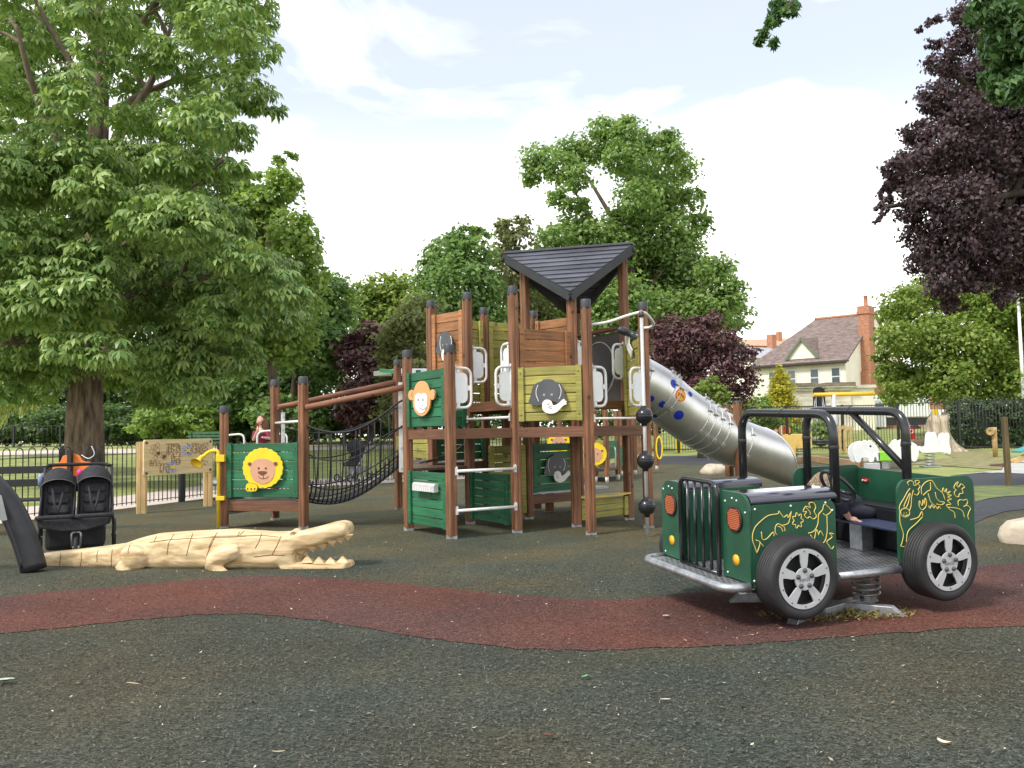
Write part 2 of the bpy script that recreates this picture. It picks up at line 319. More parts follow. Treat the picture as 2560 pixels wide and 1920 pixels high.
# fence line of the playground on the left: two straight runs
FA, FB, FC, FD = Vector((-9.6, 7.8)), Vector((-6.62, 16.65)), Vector((-5.3, 20.6)), Vector((1.5, 24.5))
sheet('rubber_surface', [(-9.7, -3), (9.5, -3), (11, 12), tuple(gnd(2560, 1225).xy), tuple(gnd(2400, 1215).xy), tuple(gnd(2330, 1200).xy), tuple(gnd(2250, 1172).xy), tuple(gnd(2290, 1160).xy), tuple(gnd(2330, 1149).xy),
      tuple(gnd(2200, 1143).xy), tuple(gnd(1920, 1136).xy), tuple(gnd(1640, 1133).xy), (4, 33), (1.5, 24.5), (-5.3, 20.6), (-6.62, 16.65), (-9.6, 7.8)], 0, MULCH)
up = [(-900, 1300), (-500, 1300), (-200, 1297), (0, 1290), (100, 1280), (250, 1268), (400, 1255), (500, 1247), (600, 1245), (700, 1248), (800, 1256), (900, 1265), (1000, 1275), (1100, 1284), (1200, 1292), (1300, 1296), (1400, 1292), (1500, 1283), (1600, 1270), (1700, 1257), (1850, 1243), (2000, 1233), (2212, 1217), (2500, 1200), (3000, 1185)]
lo = [(3000, 1330), (2500, 1342), (2212, 1352), (2050, 1360), (1900, 1372), (1700, 1385), (1500, 1398), (1350, 1404), (1200, 1405), (1100, 1400), (1000, 1390), (900, 1375), (800, 1358), (700, 1342), (600, 1332), (520, 1327), (450, 1328), (350, 1335), (200, 1350), (0, 1370), (-300, 1400), (-900, 1440)]
def wob(pts, amp=.025, step=.12):
    out = []
    for a, b in zip(pts, pts[1:]):
        n = max(1, int((b-a).length/step))
        for i in range(n): out.append(a.lerp(b, i/n)+Vector((random.uniform(-amp, amp)*.4, random.uniform(-amp, amp), 0)))
    return out+[pts[-1]]
U_ = wob(spline([gnd(*D(*p)).to_2d().to_3d() for p in up], 4)); L_ = wob(spline([gnd(*D(*p)).to_2d().to_3d() for p in lo], 4))
sheet('red_path', [(p.x, p.y) for p in U_+L_], .004, REDM)
def zone(name, pts, z, mat): return sheet(name, [tuple(gnd(*p).xy) for p in pts], z, mat)
zone('grass_verge', [Z9(*p) for p in [(100, 1005), (330, 960), (560, 925), (720, 930), (560, 870), (560, 800), (750, 790), (1000, 830), (1180, 880), (1330, 900), (1600, 900), (1600, 935), (1420, 960), (1290, 985), (1250, 1060), (1100, 1055), (700, 1025), (330, 1000)]], .004, VERGE)
zone('concrete_path', [Z9(*p) for p in [(780, 1118), (1050, 1090), (1250, 1075), (1290, 1010), (1330, 985), (1420, 962), (1600, 945), (1600, 1115), (1200, 1100)]], .008, CONC)
zone('wetpour_strip', [Z9(*p) for p in [(640, 1140), (800, 1118), (1050, 1098), (1300, 1112), (1600, 1118), (1600, 1245), (1300, 1250), (920, 1258)]], .008, TARM)
zone('grass_patch', [Z9(*p) for p in [(920, 1262), (1300, 1252), (1600, 1248), (1600, 1370), (1300, 1385), (1100, 1410), (940, 1450)]], .012, M('patch_grass', (.13, .165, .05), .9, .3, (3, 3, 3), 8, bump=.5, bscale=70))
zone('wetpour_patch', [Z9(*p) for p in [(930, 1460), (1000, 1435), (1120, 1412), (1300, 1388), (1600, 1372), (1600, 1530), (1300, 1560), (1050, 1640), (930, 1700)]], .008, TARM)
zone('red_patch', [Z9(*p) for p in [(1100, 1008), (1285, 990), (1285, 1028), (1120, 1022)]], .012, REDM)
zone('dark_tarmac', [(1640, 1140), (1760, 1139), (1820, 1150), (1800, 1162), (1640, 1160)], .004, TARM)
zone('far_verge', [(1900, 1128), (2250, 1122), (2250, 1133), (2100, 1135), (1900, 1138)], .008, VERGE)
# paths in the park beyond the fence
d_ = (FB-FA).normalized(); n_ = Vector((-d_.y, d_.x))
def off(p, k): return p+n_*k
sheet('park_path', [tuple(off(FA-d_*6, .1)), tuple(off(FB, .1)), tuple(off(FC, .15)), (1.5, 24.9), (6, 26.5), (6, 30.0), (0, 28.2), tuple(off(FC, 3.0)+Vector((0, 1.6))), tuple(off(FB, 2.5)), tuple(off(FA-d_*6, 2.4))], -.004, PATH)
mb = MB(); fp = [(-60+2.*i, 35.5+1.2*math.sin(i*.16)+i*.10) for i in range(32)]
mb.add([(x, y+o_, gz(x, y+o_)-.002) for x, y in fp for o_ in (0, .6, 1.2, 1.8, 2.4)], [(i*5+j, i*5+5+j, i*5+6+j, i*5+1+j) for i in range(31) for j in range(4)], 0, True); tag(mb.build('far_path', PATH), kind='structure')
# ------------------------------------------------------------------ shreds and litter on the rubber
def quads(name, c, ax, ay, mats, kind=None, parent=None, fold=0.):
    """many small leaf-shaped quads: centre, half-length vector, half-width vector"""
    n = len(c); nz = np.cross(ax, ay); nz /= np.maximum(np.linalg.norm(nz, axis=1, keepdims=True), 1e-9); wl = np.linalg.norm(ay, axis=1, keepdims=True)
    v = np.stack([c-ax, c+ay-ax*.1+nz*wl*fold, c+ax, c-ay-ax*.1+nz*wl*fold], 1).reshape(-1, 3)
    inv = np.array(world_of(parent).inverted()); v = v @ inv[:3, :3].T+inv[:3, 3]
    me = bpy.data.meshes.new(name); me.vertices.add(4*n); me.vertices.foreach_set('co', v.astype(np.float32).ravel())
    me.loops.add(4*n); me.loops.foreach_set('vertex_index', np.arange(4*n, dtype=np.int32)); me.polygons.add(n)
    me.polygons.foreach_set('loop_start', np.arange(0, 4*n, 4, dtype=np.int32)); me.polygons.foreach_set('loop_total', np.full(n, 4, np.int32))
    me.materials.append(mats); me.update(calc_edges=True); me.validate()
    o = bpy.data.objects.new(name, me); COL.objects.link(o); o.parent = parent
    if kind: o['kind'] = kind
    return o
def unit(v): return v/np.maximum(np.linalg.norm(v, axis=1, keepdims=True), 1e-9)
def scatter_ground(name, n, y0, y1, lmin, lmax, asp, mat, tilt=.25, keep=None, power=1.):
    y = y0+(y1-y0)*RNG.random(n)**power; x = (RNG.random(n)*2-1)*(y*.66+.4)
    if keep is not None:
        k = keep(x, y); x, y = x[k], y[k]; n = len(x)
    l = lmin+(lmax-lmin)*RNG.random(n)**2; a = RNG.random(n)*math.pi
    ax = np.stack([np.cos(a), np.sin(a), RNG.normal(0, tilt, n)], 1)*l[:, None]; ay = np.cross(np.stack([RNG.normal(0, tilt, n), RNG.normal(0, tilt, n), np.ones(n)], 1), ax)*asp
    c = np.stack([x, y, .007+l*.25+RNG.random(n)*.002], 1)
    return quads(name, c, ax, ay, mat, 'stuff')
up_y = lambda xs, P: np.interp(xs, [p.x for p in P], [p.y for p in P])
Us = sorted(U_, key=lambda p: p.x); Ls = sorted(L_, key=lambda p: p.x)
inred = lambda x, y: (y > up_y(x, Ls)) & (y < up_y(x, Us))
onrub = lambda x, y: (y < 12.5) & (x > -6.2) & ~inred(x, y)
scatter_ground('rubber_shreds', 190000, 1.9, 8.0, .003, .0145, .24, leafmat('shred_dark', (.018, .024, .020), (.155, .15, .118), 0., .85, .15), keep=onrub, power=1.3)
scatter_ground('red_rubber_shreds', 70000, 3.4, 7.6, .003, .013, .26, leafmat('shred_red', (.045, .016, .014), (.25, .11, .09), 0., .8, .2), keep=inred)
scatter_ground('leaf_litter', 1900, 2.2, 12.5, .004, .016, .35, leafmat('litter_leaf', (.16, .11, .055), (.62, .56, .42), 0., .7, .2), keep=lambda x, y: (x > -6) & (x < 8), power=.85)
# bits one can point at
def bit(name, label, cat, px, l, w, mat, ang, curl=.25):
    p = gnd(*D(*px)); o = thing(name, label, cat, (p.x, p.y, .01), ang); mb = MB(); n = 8; vs = []
    for i in range(n+1):
        t = i/n; hw = w*math.sin(math.pi*min(1, .12+t*.88))**.7*.5+.001; z = .008+curl*l*(t-.5)**2
        vs += [(l*(t-.5), -hw, z+hw*.5), (l*(t-.5), 0, z), (l*(t-.5), hw, z+hw*.4)]
    fs = [(3*i+j, 3*i+3+j, 3*i+4+j, 3*i+1+j) for i in range(n) for j in (0, 1)]
    mb.add(vs, fs, 0, True).xf(WM[o.name]); mb.build('blade', mat, o); return o
TWIG = M('dry_twig', (.55, .45, .30), .8, .2); PALE = M('pale_leaf', (.55, .52, .42), .7, .2, (60, 60, 60))
bit('fallen_twig', 'straight pale twig lying alone on the dark rubber, far left foreground', 'twig', (287, 1484), .085, .010, TWIG, -.35, .05)
bit('fallen_leaf', 'pale green curled leaf at the left edge on dark rubber', 'leaf', (12, 1478), .085, .045, M('sage_leaf', (.42, .5, .36), .7, .2, (60, 60, 60)), .5)
bit('fallen_leaf', 'bright green narrow leaf on dark rubber in the middle foreground', 'leaf', (1264, 1469), .055, .016, M('green_leaf', (.12, .45, .16), .5, .2), .9)
bit('fallen_leaf', 'cream curled leaf on dark rubber in the right foreground', 'leaf', (2040, 1616), .05, .03, M('cream_leaf', (.72, .62, .46), .7, .15), -.7, .9)
bit('fallen_leaf', 'rust brown leaf at the bottom edge of the dark rubber', 'leaf', (1183, 1599), .045, .024, M('brown_leaf', (.13, .035, .02), .6, .2), .2, .5)
bit('fallen_leaf', 'long pale leaf on dark rubber below the right end of the red band', 'leaf', (1438, 1520), .05, .014, PALE, .1)
bit('fallen_twig', 'short bent twig near the bottom edge left of centre', 'twig', (602, 1634), .05, .008, TWIG, .1, .3)
bit('fallen_leaf', 'pale leaf beside the red band behind the bumper, on red rubber', 'leaf', (1440, 1337), .05, .03, PALE, .3)
# ------------------------------------------------------------------ railings
IRON = M('black_iron', (.018, .02, .02), .5, .2)
def hoop_fence(label, a, b, h=1.15, pitch=.23, r=.009, zoff=0.):
    a3 = Vector((a[0], a[1], zoff)); b3 = Vector((b[0], b[1], zoff)); d = b3-a3; l = d.length; d.normalize(); o = thing('hoop_top_fence', label, 'fence', a3)
    bars = MB(); n = int(l/pitch)
    for i in range(n):
        p = a3+d*(pitch*(i+.2)); w = pitch*.55
        pts = [p+Vector((0, 0, .06))]+[p+d*(w/2-w/2*math.cos(math.pi*j/8))+Vector((0, 0, h-w/2+w/2*math.sin(math.pi*j/8))) for j in range(9)]+[p+d*w+Vector((0, 0, .06))]
        bars.tube(pts, r, 6)
    bars.build('hoop_bars', IRON, o)
    for z in (.1, h-.16): MB().beam(a3+Vector((0, 0, z)), b3+Vector((0, 0, z)), .035, .012).build('rail', IRON, o)
    k = max(1, round(l/2.75))
    for i in range(k+1): p = a3+d*l*i/k; MB().beam(p, p+Vector((0, 0, h+.02)), .05, .05, (1, 0, 0)).build('fence_post', IRON, o)
    return o
hoop_fence('black hoop topped fence running behind the black double pushchair and maze board', FA-d_*2, FB)
hoop_fence('black hoop topped fence seen behind the green lion panel', FB+d_*.1, FC)
hoop_fence('black hoop topped fence seen through the rope net bridge', FC+Vector((.1, .05)), FD)
def dark_rail(label, a, b, h, pitch, post=2.6, tips=False, mat=IRON, r=.012):
    a3 = Vector((a[0], a[1], gz(*a))); b3 = Vector((b[0], b[1], gz(*b))); d = b3-a3; l = d.length; d.normalize(); o = thing('bar_fence', label, 'fence', a3); mb = MB()
    for i in range(int(l/pitch)):
        p = a3+d*pitch*(i+.5); mb.tube([p+Vector((0, 0, .08)), p+Vector((0, 0, h+(.05 if tips else 0)))], r, 5)
    mb.build('bars', mat, o)
    for z in (.18, h-.02): MB().beam(a3+Vector((0, 0, z)), b3+Vector((0, 0, z)), .04, .045).build('rail', mat, o)
    for i in range(int(l/post)+1): p = a3+d*post*i; MB().beam(p, p+Vector((0, 0, h+.03)), .09, .09, (1, 0, 0)).build('fence_post', mat, o)
    return o
g1 = at(1880, 1100, 40.5); g2 = at(2240, 1100, 40); g3 = at(2680, 1100, 36)
dark_rail('tall black bar fence in front of the cream house and white lorry', (g1.x-6, 41.5), (g2.x, 40), 2.2, .13)
dark_rail('tall black bar fence along the clipped dark hedge on the right', (g2.x+.1, 39.95), (g3.x, 36), 2.25, .13, tips=True)
far0 = Vector((-34, 44)); dark_rail('low dark fence under the trees far across the lawn on the left', (-40, 46), (-3.5, 44), 1.15, .25, r=.014)
o = thing('palisade_fence', 'white spiked palisade fence showing above the dark hedge', 'fence', (at(2425, 1005, 46).x, 46, 0)); mb = MB(); WP = M('white_palisade', (.75, .76, .74), .5, .08)
for i in range(34):
    x = at(2425, 1005, 46).x+i*.26; mb.prism([(-.05, 0), (.05, 0), (.05, 2.3), (0, 2.48), (-.05, 2.3)], (x, 46, 0), (1, 0, 0), (0, 0, 1), (0, 1, 0), .02)
mb.build('pales', WP, o)
for z in (.5, 2.0): MB().beam((at(2425, 1005, 46).x, 46.05, z), (at(2425, 1005, 46).x+9, 46.05, z), .04, .06).build('rail', WP, o)
# ------------------------------------------------------------------ the wooden play tower
PO = dict(P1=(-1.38, 10.99, 2.36), P2=(-.75, 10.03, 2.32), P3=(.03, 10.5, 3.10), P4=(.92, 10.16, 2.86), P5=(.81, 11.03, 3.06), P6=(.21, 12.1, 3.70), P7=(1.6, 11.74, 3.70),
          P8=(1.71, 10.74, 2.90), P9=(-1.17, 12.15, 3.2), P10=(-.61, 11.62, 3.22), P11=(-.42, 12.95, 3.2), P12=(.37, 13.4, 3.2), P15=(1.0, 12.8, 3.06), P13=(-1.93, 14.04, 2.51),
          A=(-4.04, 11.71, 1.70), B=(-2.86, 11.42, 2.07), C=(-3.61, 12.69, 2.12))
X2 = {k: Vector(v[:2]) for k, v in PO.items()}
tower = thing('play_tower', 'brown timber play tower with black boarded roof, animal plaques, rope bridge and steel tube slide', 'play tower', (.4, 11.6, 0))
ROOFED = ('P5', 'P6', 'P7', 'P15'); FOOT = M('zinc_foot', (.42, .43, .42), .5, .3, metal=.5)
def post_mesh(x, y, z0, z1, w=.112, rot=.5):
    h = w/2; g = .009; c = .02                                     # rounded square with a groove down every face
    pr = []
    for k in range(4):
        a = math.pi/2*k
        for (px, py) in ((h, -h+c), (h, -g), (h-.008, -g*.6), (h-.008, g*.6), (h, g), (h, h-c), (h-.006, h-.006)):
            pr.append((px*math.cos(a)-py*math.sin(a), px*math.sin(a)+py*math.cos(a)))
    mb = MB(); ex = Vector((math.cos(rot), math.sin(rot), 0)); ey = Vector((-math.sin(rot), math.cos(rot), 0))
    return mb.prism(pr, (x, y, z0), ex, ey, (0, 0, 1), z1-z0)
ROT = dict(P1=.5, P2=.62, P3=.45, P4=.3, P5=.4, P8=.2, A=.15, B=.9)
for k, (x, y, z) in PO.items():
    rf = k in ROOFED; p = post_mesh(x, y, .035, z-(0 if rf else .1), rot=ROT.get(k, random.uniform(.2, 1))).build('post', W_POST, tower, .003)
    if not rf:
        MB().lathe([(0.001, -.115), (.061, -.115), (.064, -.10), (.064, -.012), (.058, 0), (0, .004)], (x, y, z), (0, 0, 1), 20).build('post_cap', CAP, p)
    MB().box((x, y, .02), (.13, .05, .045), m=0).tube([(x, y, -.02), (x, y, .05)], .03, 8).build('post_foot', FOOT, p)
class Plane:
    """vertical plane through two plan points, facing the camera side"""
    def __init__(s, p, q, flip=False):
        s.p = Vector(p); s.q = Vector(q); e = (s.q-s.p); s.l = e.length; e.normalize(); s.ex = Vector((e.x, e.y, 0)); s.n = Vector((e.y, -e.x, 0))
        if s.n.y > 0: s.n = -s.n
    def pt(s, u, z, o=0.): return Vector((s.p.x, s.p.y, 0))+s.ex*u+s.n*o+Vector((0, 0, z))
    def uv(s, px, o=0.):
        d = ray(*px); P = s.pt(0, 0, o); t = (P-EYE).dot(s.n)/d.dot(s.n); h = EYE+d*t; return ((h-P).dot(s.ex), h.z)
    def prism(s, mb, out, o, t, m=0): return mb.prism(out, s.pt(0, 0, o), s.ex, (0, 0, 1), s.n, t, m)
    def tubes(s, mb, pts, o, r, m=0, n=6): return mb.tube([s.pt(u, z, o) for u, z in pts], r, n, m)
ZUP = Vector((0, 0, 1))
def wall(a, b, z0, z1, mat, n, u0=.06, u1=.06, fr=None, to=None, dz=0.):
    """boarded panel between two posts: horizontal planks, an upright batten at each end"""
    pl = Plane(X2[a] if isinstance(a, str) else a, X2[b] if isinstance(b, str) else b); l = pl.l; mb = MB(); h = (z1-z0)/n; a0, a1 = u0 if fr is None else fr, l-u1 if to is None else to
    for i in range(n):
        mb.box(pl.pt((a0+a1)/2, z0+h*(i+.5), random.uniform(-.002, .002)), (a1-a0-.004, .026, h-.011), pl.ex, pl.n, ZUP)
    for u in (a0+.04, a1-.04): mb.box(pl.pt(u, (z0+z1)/2, .031), (.075, .03, z1-z0), pl.ex, pl.n, ZUP)
    o = mb.build('wall_panel', mat, tower, .005)
    for u in (a0+.04, a1-.04):
        for z in (z0+.08, z1-.08): MB().lathe([(.001, .006), (.008, .004), (.009, 0)], pl.pt(u, z, .046), pl.n, 8).build('bolt', IRON, o)
    return pl, o
def outl(pl, pts, zf, o=0., sm=True, k=4):
    q = [pl.uv(zf(*p), o) for p in pts]; return smooth2(q, k) if sm else q
def disc(pl, c, rx, ry, zf, o, n=20): return [pl.uv(zf(c[0]+rx*math.cos(2*math.pi*i/n), c[1]+ry*math.sin(2*math.pi*i/n)), o) for i in range(n)]
def plq(pl, out, o, t, name, mat, parent): mb = MB(); pl.prism(mb, out, o, t); return mb.build(name, mat, parent, .003 if t > .01 else 0)
EG = [(1352, 185), (1372, 120), (1385, 60), (1400, 20), (1430, -8), (1480, -28), (1500, -45), (1550, -50), (1590, -42), (1615, -22), (1650, -12), (1685, 25), (1700, 60), (1712, 110), (1728, 160), (1715, 200), (1640, 190), (1560, 160), (1500, 190), (1470, 212), (1430, 217), (1390, 205)]
ET = [(1490, 205), (1500, 175), (1525, 157), (1555, 157), (1580, 170), (1592, 195), (1602, 212), (1630, 205), (1665, 180), (1685, 160), (1708, 150), (1718, 165), (1735, 172), (1728, 185), (1732, 200), (1700, 215), (1670, 245), (1640, 275), (1600, 292), (1560, 293), (1520, 280), (1495, 250)]
def elephant(pl, zf, tr):
    T = lambda L_: [tr(*p) for p in L_]; o = .05
    e = plq(pl, outl(pl, T(EG), zf, o), o, .02, 'elephant_plaque', GREY, tower)
    plq(pl, outl(pl, T(ET), zf, o), o+.021, .015, 'trunk', WFACE, e)
    for arc_ in ([(1442, 10), (1425, 60), (1425, 110), (1450, 175)], [(1648, 5), (1668, 50), (1668, 95), (1648, 150)]):
        mb = MB(); pl.tubes(mb, [pl.uv(zf(*p), o+.02) for p in [(q.x, q.y) for q in spline([Vector((*tr(*p), 0)) for p in arc_], 5)]], o+.02, .005); mb.build('ear_line', WFACE, e)
    for c in ((1507, 108), (1583, 105)):
        c = tr(*c); plq(pl, disc(pl, c, 12*(tr(1, 0)[0]-tr(0, 0)[0]), 12*(tr(0, 1)[1]-tr(0, 0)[1]), zf, o), o+.0205, .004, 'eye', M('eye_grey', (.3, .31, .32), .4, .05), e)
    for a in ([(1535, 205), (1555, 192)], [(1545, 232), (1575, 212)], [(1560, 245), (1580, 235)]):
        mb = MB(); pl.tubes(mb, [pl.uv(zf(*tr(*p)), o+.037) for p in a], o+.037, .0035); mb.build('trunk_crease', GREY, e)
# --- lower front panels
plm, _ = wall('P1', 'P2', 1.34, 2.05, W_GREEN, 6)
MK = [(303, -31), (350, -5), (375, 55), (383, 90), (390, 160), (385, 220), (365, 275), (335, 308), (303, 318), (270, 305), (240, 270), (222, 215), (217, 150), (222, 90), (232, 50), (257, -5)]
mk = plq(plm, outl(plm, MK, Z4, .05), .05, .02, 'monkey_plaque', MONKEY, tower)
plq(plm, outl(plm, [(303, 105), (320, 92), (345, 98), (362, 125), (363, 180), (358, 230), (335, 275), (305, 287), (275, 275), (248, 235), (242, 180), (243, 125), (262, 98), (287, 92)], Z4, .05), .0705, .006, 'face', WFACE, mk)
for c in ((199, 110), (407, 106)): plq(plm, disc(plm, c, 29, 52, Z4, .05), .049, .018, 'ear', MONKEY, mk)
for c in ((279, 155), (324, 155)): plq(plm, disc(plm, c, 7, 14, Z4, .05), .0768, .004, 'eye', M('eye_grey', (.3, .31, .32), .4, .05), mk)
for ln, nm in (([(272, 235), (285, 246), (303, 250), (322, 246), (337, 232)], 'mouth_line'), ([(297, 208), (303, 213), (309, 208)], 'nose_line'), ([(412, 75), (420, 100), (412, 130)], 'ear_line'), ([(195, 75), (188, 105), (195, 132)], 'ear_line')):
    mb = MB(); plm.tubes(mb, [plm.uv(Z4(*p), .077) for p in ln], .077 if 230 < ln[0][0] < 400 else .068, .004); mb.build(nm, GREY, mk)
plc, _ = wall('P1', 'P2', .10, .78, W_GREEN, 6)
cb = [plc.uv(Z4(*p), .05) for p in ((240, 1060), (455, 1065), (455, 980), (240, 975))]
u0, u1 = cb[0][0], cb[1][0]; zc = sum(c[1] for c in cb)/4
ch = MB().prism([(.045, -.05), (.045, .055), (.09, .055), (.11, .03), (.11, -.05)], plc.pt(u0, zc), plc.n, ZUP, plc.ex, u1-u0).build('chime_box', M('chime_white', (.55, .55, .53), .4, .1), tower, .003)
for i in range(8):
    MB().box(plc.pt(u0+(u1-u0)*(i+.9)/9.6, zc-.015, .112), (.018, .006, .055), plc.ex, plc.n, ZUP).build('chime_key', BOARD, ch)
wall('P10', 'P3', .08, .72, W_GREEN, 6, to=1.12)
wall('P1', 'P10', 1.34, 2.05, W_GREEN, 6)
ple, _ = wall('P3', 'P4', 1.38, 2.06, W_OLIVE, 6)
elephant(ple, Z4, lambda x, y: (x, y))
wall('P10', 'P6', .1, 1.07, W_OLIVE, 8, fr=.3)
plb, _ = wall('P6', 'P15', .37, 1.08, W_GREEN, 6)
elephant(plb, Z4, lambda x, y: (1492+(x-1352)*.68, 690+(y+50)*.82))
wall('P5', 'P7', .08, .34, W_OLIVE, 3)
# --- upper panels
wall('P3', 'P5', 1.72, 2.57, W_ORANGE, 6)
plu, _ = wall('P9', 'P10', 1.72, 2.98, W_ORANGE, 9)
elephant(plu, Z3, lambda x, y: (442+(x-1352)*.46, 978+(y+50)*.88))
wall('P9', 'P11', 1.72, 2.98, W_OLIVE, 9); wall('P11', 'P12', 1.72, 2.98, W_OLIVE, 9); wall('P12', 'P15', 1.72, 3.02, W_ORANGE, 9)
wall('P7', 'P8', 1.44, 2.46, W_OLIVE, 8)
wall('P9', 'P11', .85, 1.2, W_GREEN, 3); wall('P13', 'P9', .88, 1.22, W_OLIVE, 3)
# --- decks and beams
def deck(names, z, t=.035):
    MB().prism([tuple(X2[n] if isinstance(n, str) else n) for n in names], (0, 0, z-t), (1, 0, 0), (0, 1, 0), (0, 0, 1), t).build('deck', wood('deck_boards', (.13, .085, .06)), tower)
def bm_(a, b, z, h=.125, w=.045, mat=None):
    pl = Plane(X2[a], X2[b]); MB().box(pl.pt(pl.l/2, z), (pl.l-.1, w, h), pl.ex, pl.n, ZUP).build('deck_beam', mat or W_BEAM, tower, .004)
deck(['P1', 'P2', 'P3', 'P4', 'P8', 'P7', 'P5', 'P10'], 1.30); deck(['P10', 'P3', 'P5', 'P7', 'P15', 'P12', 'P11', 'P9'], 1.655)
for a, b in (('P1', 'P2'), ('P2', 'P3'), ('P3', 'P4'), ('P4', 'P8'), ('P8', 'P7'), ('P1', 'P10')): bm_(a, b, 1.245)
for a, b in (('P10', 'P3'), ('P9', 'P10'), ('P5', 'P7'), ('P15', 'P12'), ('P12', 'P11'), ('P9', 'P11'), ('P3', 'P5')): bm_(a, b, 1.60)
bm_('P6', 'P15', .27, .13); MB().prism([tuple(X2['P6']), tuple(X2['P15']), (1.5, 13.3), (.9, 13.9)], (0, 0, .345), (1, 0, 0), (0, 1, 0), (0, 0, 1), .03).build('deck', M('pale_deck', (.42, .43, .47), .6, .2), tower)
deck(['P1', 'P10', 'P9', 'P13'], .80); bm_('P9', 'P10', .73); bm_('P1', 'P13', .73); bm_('P9', 'P11', .74, .12)
deck([(-1.17, 12.15), (-.42, 12.95), (-.9, 14.2), (-1.93, 14.04)], .82)
for x, y in ((.55, 13.1), (-1.0, 13.4), (-.1, 12.45)): post_mesh(x, y, .02, .3 if x > .5 else 1.6).build('post', W_POST, tower, .003)
# yellow counter with a bowed front
p5, p7 = X2['P5'], X2['P7']; cpl = Plane(p5, p7); k = cpl.l
MB().prism([(.03, -.05)]+[(.03+(k-.06)*i/14, .07+.12*math.sin(math.pi*i/14)) for i in range(15)]+[(k-.03, -.05)], cpl.pt(0, .37), cpl.ex, cpl.n, ZUP, .022).build('counter', M('yellow_counter', (.68, .47, .12), .4, .12), tower, .003)
# --- white tube rungs
def rung(a, b, z, r=.019):
    pa, pb = X2[a], X2[b]; d = (pb-pa).normalized(); n2 = Vector((d.y, -d.x)); n2 = n2 if n2.y < 0 else -n2; o2 = n2*.05
    p = Vector((*(pa+d*.05+o2), z)); q = Vector((*(pb-d*.04+o2), z)); mb = MB().tube([p, q], r, 12)
    for e in (p, q): mb.box(e-Vector((d.x, d.y, 0))*.004, (.035, .02, .09), (d.x, d.y, 0)).tube([e+ZUP*.03, e+ZUP*.055], .008, 8)
    mb.build('rung', WHITE, tower)
rung('P2', 'P3', .80); rung('P2', 'P3', .33); rung('P10', 'P3', 1.44); rung('P4', 'P8', 1.40, .015)
# --- loop handles beside each opening
def handle(a, b, zc, w=.225, h=.48):
    pl = Plane(X2[a], X2[b]); e = .055; sg = 1
    u = lambda t: e+t
    loop = arc([pl.pt(u(.01), zc-h/2, .02), pl.pt(u(w), zc-h/2, .02), pl.pt(u(w), zc+h/2, .02), pl.pt(u(.01), zc+h/2, .02)], .11, 7)
    o = MB().tube(loop, .0175, 10).tube([pl.pt(u(.01), zc-h/2-.04, .02), pl.pt(u(.01), zc+h/2+.04, .02)], .012, 8).build('loop_handle', WHITE, tower)
    out = rrect(u(.02), zc-h/2+.055, u(w-.05), zc+h/2-.055, (.07, .07, .01, .01)); mb = MB(); pl.prism(mb, out, .012, .012)
    pl.prism(mb, rrect(u(w-.06), zc-.03, u(w-.01), zc+.03, .005), .012, .012)
    for s_ in (-1, 1): pl.prism(mb, rrect(u(.03), zc+s_*(h/2-.035)-.028, u(.07), zc+s_*(h/2-.035)+.028, .004), .012, .012)
    mb.build('handle_board', BOARD, o)
handle('P2', 'P3', 1.80); handle('P3', 'P2', 1.83); handle('P10', 'P6', 2.2); handle('P3', 'P10', 2.14); handle('P5', 'P7', 2.2); handle('P4', 'P8', 1.79); handle('P7', 'P5', 2.21); handle('P8', 'P4', 1.80)
# --- black boarded roof: two triangular slopes off one ridge
RA, RB = Vector((-.08, 12.17, 3.87)), Vector((1.75, 11.69, 3.87)); FA3 = Vector((.785, 10.86, 3.07)); BA3 = Vector((1.03, 13.0, 3.07))
rb = MB()
for ap in (FA3, BA3):
    n = 10; nz = (RB-RA).cross(ap-RA); nz = nz if nz.z > 0 else -nz; nz.normalize(); dn = (ap-(RA+RB)/2).normalized()
    for i in range(n):
        t0, t1 = i/n*.985, (i+1)/n*.985+.012
        a0, b0, a1, b1 = RA.lerp(ap, t0), RB.lerp(ap, t0), RA.lerp(ap, t1), RB.lerp(ap, t1)
        lift0, lift1 = nz*.002, nz*.02
        q = [a0+lift0, b0+lift0, b1+lift1, a1+lift1]; lo_ = [v-nz*.02 for v in q]
        rb.add(q+lo_, [(0, 1, 2, 3), (7, 6, 5, 4), (0, 4, 5, 1), (1, 5, 6, 2), (2, 6, 7, 3), (3, 7, 4, 0)])
rf = rb.build('roof', ROOF, tower)
for a, b in ((RA, FA3), (RB, FA3), (RA, BA3), (RB, BA3)):
    MB().beam(a-ZUP*.065+(a-b).normalized()*.03, b-ZUP*.065, .03, .11).build('fascia', M('black_fascia', (.02, .021, .024), .5, .2), rf, .003)
MB().beam(RA+ZUP*.02, RB+ZUP*.02, .07, .03).build('ridge_board', ROOF, rf, .003)
